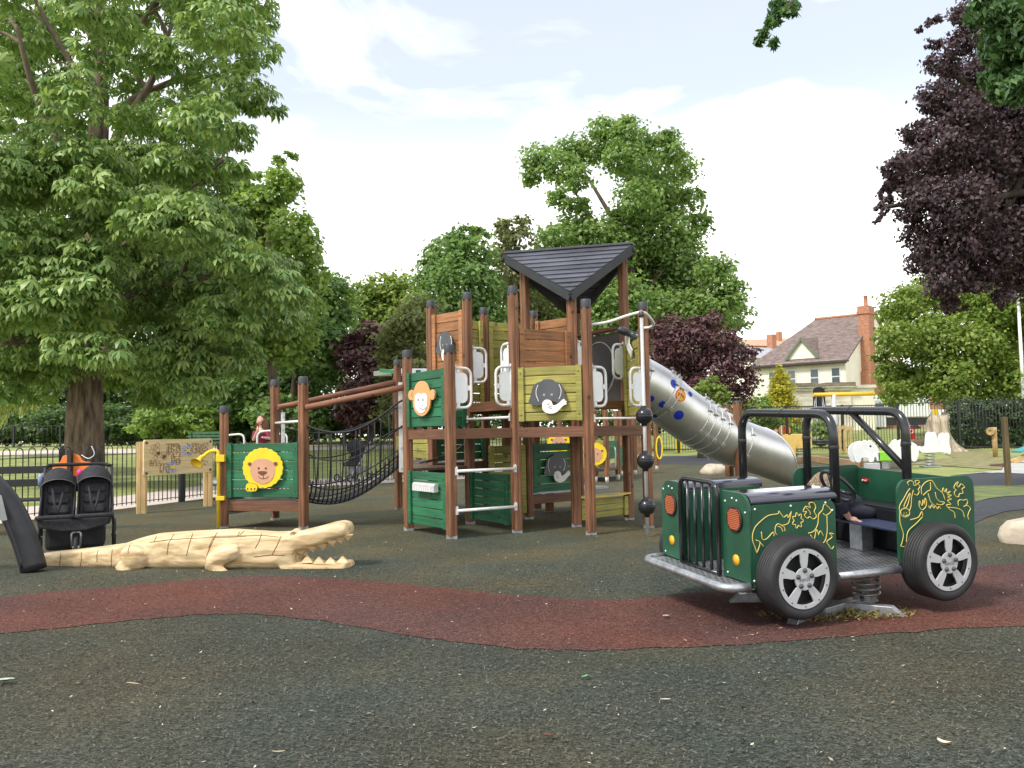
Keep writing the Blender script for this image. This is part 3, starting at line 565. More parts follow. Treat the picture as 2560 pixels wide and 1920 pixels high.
# --- fireman's pole with three black balls, held by a curved rail
px, py = gnd(1619, 1342).xy
pole = MB().tube([(px, py, 0), (px, py, 2.62)], .021, 12).build('sliding_pole', M('pole_grey', (.55, .56, .56), .35, .1, metal=.3), tower)
for z in (1.415, .886, .35):
    MB().ball((px, py, z), .101, 28).tube([(px, py, z-.12), (px, py, z+.12)], .032, 14).lathe([(.1005, -.008), (.103, 0), (.1005, .008)], (px, py, z+.02), (0, 0, 1), 32).build('ball', M('black_ball', (.016, .017, .02), .22, .15, (30, 30, 30)), pole)
MB().lathe([(0.001, .04), (.03, .035), (.032, 0), (.032, -.03), (0.001, -.03)], (px, py, 2.62), (0, 0, 1), 16).build('pole_cap', CAP, pole)
rail_pts = [at(1474, 812, 10.22), at(1520, 805, 10.2), at(1569, 789, 10.05), at(1606, 781, 9.9), at(1624, 794, 10.1), at(1634, 810, 10.4), at(1626, 818, 10.6), at(1611, 820, 10.68)]
MB().tube(spline(rail_pts, 6), .0185, 10).build('hand_rail', WHITE, tower)
# telescope on a white bracket
tp = at(1577, 835, 11.25); ax_ = Vector((.88, -.25, -.42)).normalized()
ts = MB().lathe([(.001, -.19), (.05, -.19), (.055, -.15), (.055, -.05), (.046, -.045), (.046, .05), (.06, .055), (.066, .2), (.05, .2), (.045, .17), (.001, .17)], tp, ax_, 18).build('telescope', M('telescope_black', (.03, .035, .04), .35, .2), tower)
tb = Plane(X2['P7'], X2['P8']); mb = MB(); tb.prism(mb, [tb.uv(Z5(*p), .05) for p in ((545, 470), (560, 455), (578, 470), (580, 530), (605, 580), (597, 640), (570, 590), (548, 530))], .05, .012); mb.build('bracket', WHITE, ts)
# --- slide: board with a round hole, then the steel tube
SP = Plane(X2['P15'], X2['P7']); hc = (SP.l*.5, 2.15); n = 48
cir = [(hc[0]+.40*math.cos(2*math.pi*i/n), hc[1]+.40*math.sin(2*math.pi*i/n)) for i in range(n)]
def onrect(c):
    dx, dz = c[0]-hc[0], c[1]-hc[1]; k = min((SP.l/2-.06)/max(abs(dx), 1e-6), .50/max(abs(dz), 1e-6)); return (hc[0]+dx*k, hc[1]+dz*k)
rec = [onrect(c) for c in cir]; mb = MB()
vs_ = [SP.pt(*p, .02) for p in rec]+[SP.pt(*p, .02) for p in cir]+[SP.pt(*p, -.02) for p in rec]+[SP.pt(*p, -.02) for p in cir]
mb.add(vs_, [(i, (i+1) % n, n+(i+1) % n, n+i) for i in range(n)]+[(2*n+i, 3*n+i, 3*n+(i+1) % n, 2*n+(i+1) % n) for i in range(n)]+[(n+i, n+(i+1) % n, 3*n+(i+1) % n, 3*n+i) for i in range(n)])
mb.build('tunnel_board', M('dark_board', (.06, .055, .052), .5, .15), tower)
MB().tube([SP.pt(*c, .024) for c in cir], .008, 6, closed=True).build('hole_rim', M('rim_grey', (.5, .5, .5), .4, .1), tower)
MB().beam(SP.pt(.05, 2.70, .03), SP.pt(SP.l-.05, 2.70, .03), .16, .04).build('tunnel_lintel', W_BEAM, tower)
sd = Vector((.872, .489, 0)); cl = [Vector((1.3, 12.27, 2.15))+sd*(-.02), Vector((1.3, 12.27, 2.1))+sd*.35]
for t, z in ((.975, 1.856), (1.448, 1.56), (1.947, 1.294), (2.474, 1.075), (3.0, .91), (3.4, .80), (3.8, .70), (4.2, .61)): cl.append(Vector((1.3, 12.27, z))+sd*t)
CLs = spline(cl, 8); RS = .39; nn = 40
sv = []; sidev = Vector((sd.y, -sd.x, 0)); tpar = [(p-Vector((1.3, 12.27, p.z))).dot(sd) for p in CLs]; edges = [[], []]
for i, p in enumerate(CLs):
    tg = (CLs[min(i+1, len(CLs)-1)]-CLs[max(i-1, 0)]).normalized(); upv = sidev.cross(tg).normalized(); upv = upv if upv.z > 0 else -upv; t = tpar[i]
    am = math.pi*.9995 if t < 3.08 else max(math.radians(62), math.pi-(t-3.08)/.52*math.radians(105)) if t < 3.65 else math.radians(62-12*min(1, (t-3.65)/.5))
    R_ = RS*(1+.10*max(0, min(1, (t-3.3)/.8)))
    for j in range(nn+1):
        a = -am+2*am*j/nn; sv.append(p+(sidev*math.sin(a)-upv*math.cos(a))*R_)
    if t > 3.06: edges[0].append(sv[-1]); edges[1].append(sv[-nn-1])
sl = MB().add(sv, [(i*(nn+1)+j, i*(nn+1)+j+1, (i+1)*(nn+1)+j+1, (i+1)*(nn+1)+j) for i in range(len(CLs)-1) for j in range(nn)], 0, True).build('tube_slide', STAINLESS, tower)
MB().tube(edges[0]+edges[1][::-1], .013, 8).build('slide_rim', M('bright_rim', (.75, .75, .74), .25, .05, metal=.8), sl)
def at_t(t):
    for i in range(len(CLs)-1):
        if tpar[i] <= t <= tpar[i+1]:
            k = (t-tpar[i])/(tpar[i+1]-tpar[i]); return CLs[i].lerp(CLs[i+1], k), (CLs[i+1]-CLs[i]).normalized()
for t in (.62, 1.06, 1.16, 1.72, 1.84, 1.98, 2.14, 2.62):
    c, tg = at_t(t); mb = MB().lathe([(RS+.001, -.008), (RS+.012, -.006), (RS+.012, .006), (RS+.001, .008)], c, tg, 44)
    upv = sidev.cross(tg).normalized(); upv = upv if upv.z > 0 else -upv
    for a in (-35, 20, 62, 150, 210): v = (-sidev*0+(sidev*math.cos(math.radians(a))+upv*math.sin(math.radians(a)))); mb.box(c+v*(RS+.022), (.07, .05, .03), tg, None, v)
    mb.build('slide_flange', M('flange_grey', (.62, .62, .60), .4, .1, metal=.6), sl)
def on_tube(p, off):
    best = min(((p-c).length, k) for k, c in enumerate(CLs)); k = best[1]; a = CLs[max(k-1, 0)]; b = CLs[min(k+1, len(CLs)-1)]; t = (b-a).normalized()
    c = a+t*(p-a).dot(t); return c+(p-c).normalized()*(RS+off), (p-c).normalized()
def hit_tube(px):
    d = ray(*px).normalized(); t = 8.
    for _ in range(4000):
        p = EYE+d*t; q, nrm = on_tube(p, 0)
        if (p-q).dot(nrm) <= 0.002: return q, nrm
        t += .002
    return p, nrm
def spot(px, r, off, name, mat, parent, r_in=0.):
    q, nrm = hit_tube(px); e1 = nrm.cross(ZUP).normalized(); e2 = nrm.cross(e1); mb = MB(); rr = [r_in, r_in+(r-r_in)*.5, r]; vs_ = []; k = 28
    for R in rr: vs_ += [on_tube(q+(e1*math.cos(2*math.pi*j/k)+e2*math.sin(2*math.pi*j/k))*R, off)[0] for j in range(k)]
    return mb.add(vs_, [(i*k+j, i*k+(j+1) % k, (i+1)*k+(j+1) % k, (i+1)*k+j) for i in range(2) for j in range(k)], 0, True).build(name, mat, parent), q, nrm, e1, e2
BLUE = M('blue_vinyl', (.012, .035, .42), .35, .08)
for p, r in (((1685, 959), .068), ((1726, 985), .045), ((1656, 1011), .056), ((1697, 1038), .078), ((1627, 997), .055), ((1637, 1041), .04)): spot(p, r, .003, 'blue_spot', BLUE, sl)
_, q, nrm, e1, e2 = spot((1702, 988), .088, .0035, 'warning_sticker', M('sticker_yellow', (.85, .42, .02), .4, .05), sl)
spot((1702, 988), .098, .005, 'sticker_ring', M('sticker_orange', (.75, .10, .02), .4, .05), sl, .082)
mb = MB()
for a, b in (((-.055, .02), (.03, -.025)), ((.0, -.015), (.05, -.04)), ((-.03, .01), (-.045, .05)), ((.0, -.005), (.03, .03)), ((.03, -.025), (.055, .01)), ((-.01, .0), (-.02, -.035))):
    mb.tube([on_tube(q+e1*a[0]+e2*a[1], .007)[0], on_tube(q+e1*b[0]+e2*b[1], .007)[0]], .006, 6)
mb.build('sticker_figure', M('sticker_red', (.55, .06, .02), .4, .05), sl)
for (sx, sy, w) in ((1843, 1002, .10), (1818, 1010, .10)):
    Yp = 13.15 if sx > 1830 else 14.2; b = at(sx, sy, Yp); sp = post_mesh(b.x, b.y, .03, b.z-.03).build('slide_post', W_POST, tower, .003)
    MB().lathe([(0.001, -.05), (.058, -.05), (.06, 0), (0, .004)], b, (0, 0, 1), 16).build('post_cap', CAP, sp)
# ------------------------------------------------------------------ lion platform at the far end of the bridge
pll, _ = wall('A', 'B', .42, 1.17, W_GREEN, 6)
bm_('A', 'B', .30, .13); bm_('A', 'C', .30, .13); bm_('B', 'C', .30, .13); deck(['A', 'B', 'C'], .375)
c = (418, 965); mane = []
for i in range(132):
    a = 2*math.pi*i/132; r = 147+6*abs(math.cos(11*a)); mane.append(pll.uv(Z2(c[0]+r*math.cos(a), c[1]+r*math.sin(a)), .05))
ln = plq(pll, mane, .05, .02, 'lion_plaque', YELLOW, tower)
plq(pll, outl(pll, [(418, 893), (455, 897), (490, 915), (508, 945), (512, 985), (498, 1035), (470, 1068), (440, 1082), (418, 1085), (390, 1080), (355, 1060), (335, 1025), (325, 985), (330, 945), (350, 915), (380, 898)], Z2, .05), .0705, .006, 'face', PEACH, ln)
for p in ((322, 935), (516, 932)):
    plq(pll, disc(pll, p, 15, 15, Z2, .05), .0708, .008, 'ear', M('ear_red', (.30, .10, .05), .5, .05), ln); plq(pll, disc(pll, p, 7, 7, Z2, .05), .079, .003, 'ear_centre', NOSE, ln)
for p in ((390, 967), (444, 967)): plq(pll, disc(pll, p, 8, 9, Z2, .05), .0768, .003, 'eye', NOSE, ln)
plq(pll, outl(pll, [(385, 992), (418, 987), (452, 992), (445, 1006), (418, 1020), (390, 1006)], Z2, .05), .0768, .005, 'nose', NOSE, ln)
mb = MB()
for l_ in ([(380, 1028), (395, 1042), (418, 1047), (440, 1042), (455, 1028)], [(418, 1018), (418, 1046)]): pll.tubes(mb, [pll.uv(Z2(*p), .077) for p in l_], .077, .005)
mb.build('mouth_line', NOSE, ln)
pw = plq(pll, outl(pll, [(295, 1100), (305, 1082), (330, 1075), (360, 1080), (382, 1095), (380, 1120), (372, 1138), (355, 1140), (340, 1142), (325, 1140), (305, 1140), (295, 1125)], Z2, .05), .0712, .014, 'paw', YELLOW, ln)
for x in (310, 337, 362): plq(pll, disc(pll, (x, 1122), 5, 9, Z2, .05), .0853, .003, 'claw', NOSE, ln)
mb = MB(); pll.tubes(mb, [pll.uv(Z2(*p), .085) for p in ((308, 1078), (335, 1078), (358, 1086), (376, 1102))], .084, .004); mb.build('paw_line', NOSE, ln)
g0, g1_ = Vector((*X2['A'], .2)), Vector((*X2['C'], .2)); MB().tube([g0, g1_], .02, 10).build('foot_rail', STEEL, tower)
b0, c0_ = Vector((*X2['B'], 1.46)), Vector((*X2['C'], 1.46)); MB().tube([b0, c0_], .02, 10).build('hand_rail', WHITE, tower)
cx_, cy_ = X2['C']
for (x, y, z0_, z1_) in ((cx_+.13, cy_-.02, .72, 1.62), (*Vector((-1.78, 13.9)), .8, 1.95), (-1.5, 11.2, .75, 1.95)):
    mb = MB().box((x, y, (z0_+z1_)/2), (.055, .02, z1_-z0_))
    for q in range(5): mb.tube([(x, y-.03, z0_+.06+(z1_-z0_-.12)*q/4), (x, y+.03, z0_+.06+(z1_-z0_-.12)*q/4)], .014, 8)
    mb.build('net_bracket', M('zinc_light', (.55, .56, .55), .4, .1, metal=.5), tower)
# two sloping log handrails
for a, b in ((at(694, 1019, 12.62), at(986, 956, 14.0)), (at(766, 1019, 11.36), at(1010, 968, 10.98))):
    d = (b-a).normalized(); q = MB().tube([a, a+d*.001, b], [.04, .042, .042], 14).build('log_rail', W_LOG, tower)
# the net: a trough of black rope
SB, SC = Vector((*X2['B'], 0)), Vector((*X2['C'], 0)); E1, E3 = Vector((-1.45, 11.0, 0)), Vector((-1.9, 13.9, 0))
def net_pt(u, v):
    a = SB.lerp(E1, u); b = SC.lerp(E3, u); s_ = v; p = a.lerp(b, s_)
    sag = math.sin(math.pi*min(1, u*1.02)); ze = (1.42+.28*u**1.3)-.22*sag; zf = .43+.38*u**1.5-.24*math.sin(math.pi*min(1, u**.9))
    k = abs(2*v-1)**4.5; outw = .12*sag*(1-abs(2*v-1)**2); p.z = zf+(ze-zf)*k; return p
net = MB()
vfloor = [.0, .05, .14, .24, .32, .4, .46, .52, .58, .64, .7, .77, .86, .95, 1.0]
for v in vfloor: net.tube([net_pt(i/24, v) for i in range(25)], .0105 if 0 < v < 1 else .014, 6)
for i in range(1, 24):
    vs_ = [j/40 for j in range(41)] if i % 3 == 1 else [.12+.76*j/30 for j in range(31)]
    net.tube([net_pt(i/24, v) for v in vs_], .0105, 6)
for i in range(3):                                               # rope leading on behind the first tower post
    net.tube(spline([Vector((-1.3, 11.6+i*.35, .85)), Vector((-.95, 11.7+i*.35, .95)), Vector((-.55, 11.75+i*.3, 1.15+.05*i))], 4), .010, 6)
for i in range(4): net.tube([Vector((-1.2+i*.16, 11.6, .86+.07*i)), Vector((-1.1+i*.15, 12.3, .88+.07*i))], .010, 6)
net.build('rope_net', ROPE, tower)
# yellow talk tube with a horn, clamped to the platform post
hp = lambda x, y, Y=11.6: at(*Z1(x, y), Y)
bx, by = hp(1511, 700).xy
tt = MB().tube(arc([(bx, by, .02), (bx, by, hp(1505, 622).z), hp(1448, 630), hp(1398, 672, 11.5), hp(1385, 690, 11.47)], .10, 6), .024, 12).build('talk_tube', HORN, tower)
ha, hb = hp(1395, 668, 11.5), hp(1366, 706, 11.42); hd = (hb-ha).normalized()
MB().lathe([(.026, 0), (.032, .05), (.05, .1), (.082, .135), (.092, .138), (.080, .128), (.045, .09), (.02, .03)], ha, hd, 24).build('horn', HORN, tt)
MB().box((bx+.03, by+.0, hp(1511, 680).z), (.12, .07, .10)).build('clamp', HORN, tt, .006); MB().box((bx+.03, by, .42), (.12, .06, .06)).build('clamp', HORN, tt, .006)
# ------------------------------------------------------------------ people (one continuous body each)
SKIN = M('skin', (.62, .36, .26), .5, .08); 
def body(name, parts, balls, voxel, mat, parent):
    mb = MB()
    for pts, rs in parts: mb.tube(pts, rs, 10)
    for c, r in balls: mb.ball(c, r, 14)
    return remesh(mb, voxel, 5).build(name, mat, parent)
def hand(mb, p, d, up, s=1.):
    """palm and five bent fingers"""
    p = Vector(p); d = Vector(d).normalized(); up = Vector(up).normalized(); sx = d.cross(up).normalized()
    mb.tube([p, p+d*.03*s, p+d*.055*s], [.018*s, .026*s, .024*s], 8)
    for k, l in ((-1.5, .05), (-.5, .06), (.5, .057), (1.5, .045)):
        b = p+d*.055*s+sx*.011*k*s; mb.tube([b, b+d*l*.55*s-up*.004*s, b+d*l*s-up*.016*s], [.0075*s, .007*s, .0055*s], 6)
    b = p+d*.02*s+sx*.022*s; mb.tube([b, b+(d*.6+sx*.8)*.022*s, b+(d*.9+sx*.55)*.045*s], [.009*s, .008*s, .006*s], 6)
# ------------------------------------------------------------------ green safari jeep on a spring
JYAW, JTX, JTY = .3274, .039, -.019
jeep = thing('jeep_springer', 'dark green jeep spring rocker with black roll bars, animal line drawings and fat black wheels', 'spring rocker', (1.461, 5.26, 0), JYAW)
JB = WM[jeep.name] @ Matrix.Translation((0, 0, .279)) @ Matrix.Rotation(JTY, 4, 'Y') @ Matrix.Rotation(JTX, 4, 'X'); JI = JB.inverted()
JGREEN = M('jeep_green', (.015, .075, .040), .42, .22, (4, 4, 4), 8, spec=.45); EDGE = M('panel_edge', (.33, .29, .24), .6, .15); TUBE = M('gloss_black_tube', (.014, .015, .017), .24, .2, (12, 12, 12), coat=.3)
HOOD = M('hood_black', (.025, .025, .04), .14, .2, (3, 3, 30), spec=.8, coat=1.); TREAD = M('checker_plate', (.36, .37, .38), .4, .25, (40, 40, 40), metal=.6)
W_, YF = 1.107, 1.107
def jb(mb, name, mat, parent=jeep, bevel=0.): return mb.xf(JB).build(name, mat, parent, bevel)
def plate_x(out, y, t=.02): return MB().prism(out, (0, y, 0), (1, 0, 0), (0, 0, 1), (0, 1, 0), t)     # outline in x,z
def plate_y(out, x, t=.02): return MB().prism(out, (x, 0, 0), (0, 1, 0), (0, 0, 1), (1, 0, 0), t)     # outline in y,z
# floor: perforated plate inside a steel tube
fl = MB().prism(rrect(-.15, .02, 1.82, 1.09, (.03, .03, .12, .12)), (0, 0, -.022), (1, 0, 0), (0, 1, 0), (0, 0, 1), .012); jf = jb(fl, 'floor_plate', TREAD)
ho = MB(); DARK = M('hole_dark', (.012, .012, .012), .8, .1)
for i in range(50):
    for j in range(26):
        x, y = -.10+.038*i+(.019 if j % 2 else 0), .06+.04*j
        if x < -.02 and y > 1.0 or x < -.11 and (y < .13 or y > .98): continue
        ho.add([(x-.014, y, -.0095), (x, y-.010, -.0095), (x+.014, y, -.0095), (x, y+.010, -.0095)], [(0, 1, 2, 3)])
jb(ho, 'perforation', DARK, jf)
jb(MB().tube(arc([(-.01, .0, -.016), (-.165, .02, -.016), (-.165, W_-.02, -.016), (0, W_, -.016)], .10, 7), .029, 12), 'front_bumper', STEEL)
for y in (.0, W_): jb(MB().tube([(.66, y, -.012), (1.16, y, -.012)], .026, 12), 'side_tube', STEEL)
# front: two panels, lamps, tube grille
LAMP = M('lamp_mesh', (.62, .16, .06), .5, .1); AMBER = M('amber_disc', (.85, .42, .02), .35, .06)
for (a, b, cr_) in ((.0, .30, (.0, .0, .105, .0)), (.805, W_, (.0, .105, .0, .0))):
    p = jb(plate_y(rrect(a, .0, b, .556, cr_), 0), 'front_panel', JGREEN, jeep, .002); yc = (a+b)/2-(0 if a < .5 else -.01)
    lp = jb(MB().lathe([(.078, 0), (.084, -.004), (.084, -.012), (.076, -.012), (.0, -.010)], (0, yc, .385), (1, 0, 0), 30), 'headlight', M('lamp_black', (.03, .012, .01), .5, .1), p)
    mb = MB()
    for i in range(-6, 7):
        for j in range(-6, 7):
            if (i*i+j*j)*.0116**2 < .069**2: mb.box((-.0135, yc+i*.0118, .385+j*.0118), (.003, .0074, .0074))
    jb(mb, 'lamp_grid', LAMP, lp)
    jb(MB().lathe([(.034, 0), (.034, -.005), (0, -.007)], (0, yc, .125), (1, 0, 0), 24), 'indicator', AMBER, p)
    mb = MB()
    for (dy, z) in ((-.02, .505), (.03, .515), (-.11, .44), (.11, .49), (.1, .03)):
        if a < yc+dy < b: mb.lathe([(0.001, -.006), (.006, -.004), (.007, 0)], (0, yc+dy, z), (1, 0, 0), 8)
    jb(mb, 'screw', BOARD, p)
g = jb(MB().tube(arc([(-.022, .315, .0), (-.022, .315, .60), (-.022, .795, .60), (-.022, .795, .0)], .09, 7), .0165, 10), 'grille_hoop', TUBE)
for i in range(4): jb(MB().tube([(-.02, .411+.096*i, .0), (-.02, .411+.096*i, .595)], .0115, 8), 'grille_bar', TUBE, g)
jb(MB().tube([(-.02, .315, .006), (-.02, .795, .006)], .012, 8), 'grille_bar', TUBE, g)
# wings: side panels, inner panels, black bonnet tops
def onp(px, y=-.0005):
    d = JI.to_3x3() @ ray(*px); e = JI @ EYE; t = (y-e.y)/d.y; h = e+d*t; return Vector((h.x, y, h.z))
def engrave(lines, parent):
    mb = MB(); c_ = M('engraving', (.72, .55, .14), .5, .1)
    for zf, pts, closed in lines:
        q = [onp(zf(*p)) for p in pts]; q = spline(q, 4) if not closed else [Vector((p[0], -.0005, p[1])) for p in smooth2([(v.x, v.z) for v in q], 4)]
        mb.tube(q, .0032, 5, closed=closed)
    return mb.xf(JB).build('line_drawing', c_, parent)
fpan = jb(plate_x(rrect(.022, -.03, .655, .488, (0, .06, .02, 0)), 0), 'side_panel', JGREEN, jeep, .002)
fl_ = [(p[0]*36/1+1055, p[1]*50/1+860) for p in [((1+.22*math.cos(7*a))*math.cos(a)*.86, (1+.22*math.cos(7*a))*math.sin(a)*.86) for a in [2*math.pi*i/42 for i in range(42)]]]
engrave([(Z6, [(782, 1078), (770, 1040), (755, 1000), (753, 955), (770, 905), (810, 862), (860, 826), (922, 815), (928, 797), (945, 818), (962, 838), (985, 822), (990, 845), (1012, 800), (1003, 845), (990, 880), (950, 892), (925, 882), (907, 900), (905, 938), (916, 955)], 0),
         (Z6, [(940, 890), (965, 905), (970, 932)], 0), (Z6, [(922, 898), (945, 910), (955, 935)], 0), (Z6, [(812, 935), (820, 985), (850, 980), (890, 938), (897, 965)], 0), (Z6, [(782, 1078), (803, 1010), (775, 990)], 0), (Z6, [(803, 1005), (828, 1035)], 0),
         (Z6, fl_, 1), (Z6, [(1090, 800), (1110, 765), (1140, 775), (1130, 745), (1160, 740), (1175, 770), (1165, 800), (1180, 830), (1160, 850), (1135, 835), (1120, 845), (1100, 825), (1115, 800)], 1), (Z6, [(1112, 775), (1135, 800), (1140, 820)], 0),
         (Z6, [(1125, 945), (1165, 930), (1190, 880), (1195, 820), (1220, 790), (1232, 752), (1260, 770), (1278, 795), (1262, 815), (1240, 825), (1225, 812)], 0), (Z6, [(1250, 830), (1252, 930), (1240, 990), (1225, 1010)], 0), (Z6, [(1140, 955), (1165, 985), (1180, 920), (1195, 955)], 0), (Z6, [(1192, 958), (1207, 930), (1226, 962)], 0),
         (Z6, [(1296, 950), (1268, 945), (1285, 970), (1250, 1000), (1265, 1030), (1283, 1050), (1296, 1032)], 0)], fpan)
mb = MB()
for p in ((768, 785), (1008, 762), (1240, 740), (1285, 790), (765, 1265)):
    q = onp(Z6(*p)); mb.lathe([(0.001, .006), (.0065, .004), (.0075, 0)], q, (0, -1, 0), 8)
jb(mb, 'screw', BOARD, fpan)
jb(plate_x(rrect(.022, -.03, .655, .488, (0, .06, .02, 0)), YF-.02), 'side_panel', JGREEN, jeep, .002)
for y in (.30, .79): jb(plate_x(rrect(.022, -.005, .64, .50, .0), y, .016), 'inner_panel', JGREEN, jeep)
jb(plate_y(rrect(.022, .0, 1.085, .46, .0), .645, .016), 'bulkhead', M('dark_panel', (.012, .035, .022), .5, .15), jeep)
hood_o = [(.002, .491), (.002, .505), (.008, .518), (.020, .531), (.036, .542), (.058, .550), (.09, .555), (.24, .555), (.27, .55), (.29, .54), (.303, .52), (.305, .491)]
jb(plate_y(hood_o, .024, .65), 'bonnet', HOOD, jeep, .004)
jb(plate_y([(W_-p[0], p[1]) for p in hood_o], .024, .65), 'bonnet', HOOD, jeep, .004)
# rear body
rpan_o = rrect(1.163, .012, 1.822, .582, (.05, .07, .075, .05))
rpan = jb(plate_x(rpan_o, 0), 'side_panel', JGREEN, jeep, .002)
engrave([(Z9, [(150, 1245), (135, 1215), (165, 1195), (200, 1205), (215, 1250), (240, 1240), (225, 1200), (260, 1190), (278, 1210), (255, 1232), (285, 1260), (262, 1300), (275, 1322), (250, 1365), (215, 1350)], 0),
         (Z9, [(165, 1285), (135, 1325), (100, 1390), (40, 1500), (52, 1590)], 0), (Z9, [(205, 1305), (185, 1390), (178, 1490), (155, 1560)], 0), (Z9, [(165, 1340), (95, 1490), (120, 1512), (150, 1440)], 1), (Z9, [(55, 1560), (75, 1530), (125, 1525), (158, 1555), (155, 1600), (110, 1625), (65, 1605)], 1), (Z9, [(85, 1598), (110, 1612), (138, 1596)], 0), (Z9, [(95, 1575), (97, 1580)], 0), (Z9, [(122, 1573), (124, 1578)], 0),
         (Z7, [(722, 800), (722, 870), (745, 950), (735, 1010), (728, 1032), (752, 1035)], 0), (Z7, [(792, 855), (845, 838), (868, 800), (875, 830)], 0), (Z7, [(765, 1020), (775, 935), (830, 880), (872, 836)], 0),
         (Z9, [(305, 1360), (300, 1280), (340, 1220), (400, 1190), (440, 1210), (480, 1280), (550, 1340), (580, 1420)], 0), (Z9, [(405, 1210), (408, 1295), (370, 1320), (320, 1368)], 0), (Z9, [(380, 1345), (410, 1440), (460, 1490)], 0), (Z9, [(465, 1330), (480, 1400), (520, 1440), (572, 1450), (540, 1480), (480, 1470)], 0),
         (Z9, [(385, 1490), (402, 1520), (425, 1480), (445, 1520), (465, 1490), (488, 1530), (508, 1500), (532, 1528)], 0), (Z9, [(280, 1430), (275, 1500), (312, 1540), (352, 1500), (362, 1450), (345, 1400), (335, 1480), (320, 1420), (308, 1490)], 1),
         (Z9, [(545, 1330), (558, 1278), (575, 1330), (600, 1288), (600, 1340), (645, 1318), (610, 1360), (657, 1365), (615, 1390), (657, 1412), (610, 1430), (650, 1472), (600, 1480), (612, 1510)], 0),
         (Z9, [(685, 1280), (705, 1230), (738, 1208), (718, 1250), (742, 1268), (770, 1232), (812, 1270), (782, 1290), (792, 1340), (750, 1350), (740, 1385), (700, 1370), (690, 1330), (712, 1302)], 1),
         (Z9, [(700, 1640), (690, 1572), (640, 1538), (620, 1510), (680, 1514), (740, 1525), (790, 1560), (812, 1632)], 0), (Z9, [(740, 1492), (735, 1440), (760, 1420), (800, 1425), (835, 1415), (848, 1450), (830, 1482)], 0), (Z9, [(800, 1500), (840, 1488), (882, 1520), (865, 1560), (850, 1610), (862, 1655)], 0)], rpan)
jb(plate_x(rpan_o, YF-.02), 'side_panel', JGREEN, jeep, .002)
bk = jb(plate_y(rrect(.022, .0, 1.085, .556, .02), 1.79), 'rear_panel', JGREEN, jeep, .002)
mb = MB().prism(rrect(-.035, -.016, .035, .016, .012), (1.789, 1.0, .46), (0, 1, 0), (0, 0, 1), (-1, 0, 0), .010)
jb(mb, 'tail_lamp', M('red_lens', (.45, .01, .012), .3, .1), bk)
jb(MB().lathe([(0, .013), (.005, .012), (.006, 0)], (1.779, .985, .46), (-1, 0, 0), 8).lathe([(0, .013), (.005, .012), (.006, 0)], (1.779, 1.015, .46), (-1, 0, 0), 8), 'screw', BOARD, bk)
# seats
BLUES = M('blue_seat', (.035, .045, .10), .4, .15); so = [(1.26, .20), (1.30, .222), (1.38, .215), (1.46, .205), (1.52, .225), (1.54, .215), (1.50, .185), (1.38, .195), (1.28, .185)]
st = jb(MB().prism(rrect(1.27, .14, 1.52, .97, (.08, .08, .08, .08), 6), (0, 0, .205), (1, 0, 0), (0, 1, 0), (0, 0, 1), .016), 'seat', BLUES, jeep, .004)
jb(MB().box((1.43, .66, .10), (.10, .13, .215)), 'seat_pedestal', STEEL, jeep, .003)
jb(MB().box((1.67, .55, .30), (.24, 1.04, .03)).box((1.555, .55, .15), (.016, 1.04, .29)), 'rear_bench', M('bench_black', (.014, .015, .018), .4, .2), jeep, .003)
# steering wheel
sc = Vector((.985, .37, .515)); sa = Vector((.80, 0, .60)).normalized(); e1 = Vector((0, 1, 0)); e2 = sa.cross(e1); mb = MB().tube([sc+(e1*math.cos(2*math.pi*i/30)+e2*math.sin(2*math.pi*i/30))*.135 for i in range(30)], .0135, 8, closed=True)
for a in (90, 210, 330): mb.tube([sc-sa*.03, sc+(e1*math.cos(math.radians(a))+e2*math.sin(math.radians(a)))*.13], .013, 8)
mb.lathe([(0, .01), (.035, 0), (.04, -.04), (.02, -.06)], sc-sa*.01, sa, 16).tube([sc-sa*.05, sc-sa*.40], .02, 10)
jb(mb, 'steering_wheel', TUBE)
# hoops
def hoop(x, y0, y1, zb0, zb1, zt, r=.031, lean=0.): return MB().tube(arc([(x, y1, zb1), (x+lean, y1, zt), (x+lean, y0, zt), (x, y0, zb0)], .155, 8), r, 14)
h1 = jb(hoop(.69, .04, 1.068, .46, .46, 1.037), 'windscreen_hoop', TUBE); h2 = jb(hoop(1.284, .04, 1.068, .0, .0, 1.037), 'roll_bar', TUBE)
jb(MB().tube([(1.284, .56, 1.03), (1.284, .06, .655)], .024, 12), 'brace', TUBE, h2)
for hp_ in (h1, h2):
    x = .69 if hp_ is h1 else 1.284
    for y in (.04, 1.068): jb(MB().lathe([(.0325, -.012), (.0335, -.01), (.0335, .01), (.0325, .012)], (x, y, .82), (0, 0, 1), 16), 'collar', BLACK, hp_)
    mb = MB().lathe([(.0325, -.008), (.0335, -.006), (.0335, .006), (.0325, .008)], (x, .56, 1.037), (0, 1, 0), 16); jb(mb, 'collar', BLACK, hp_)
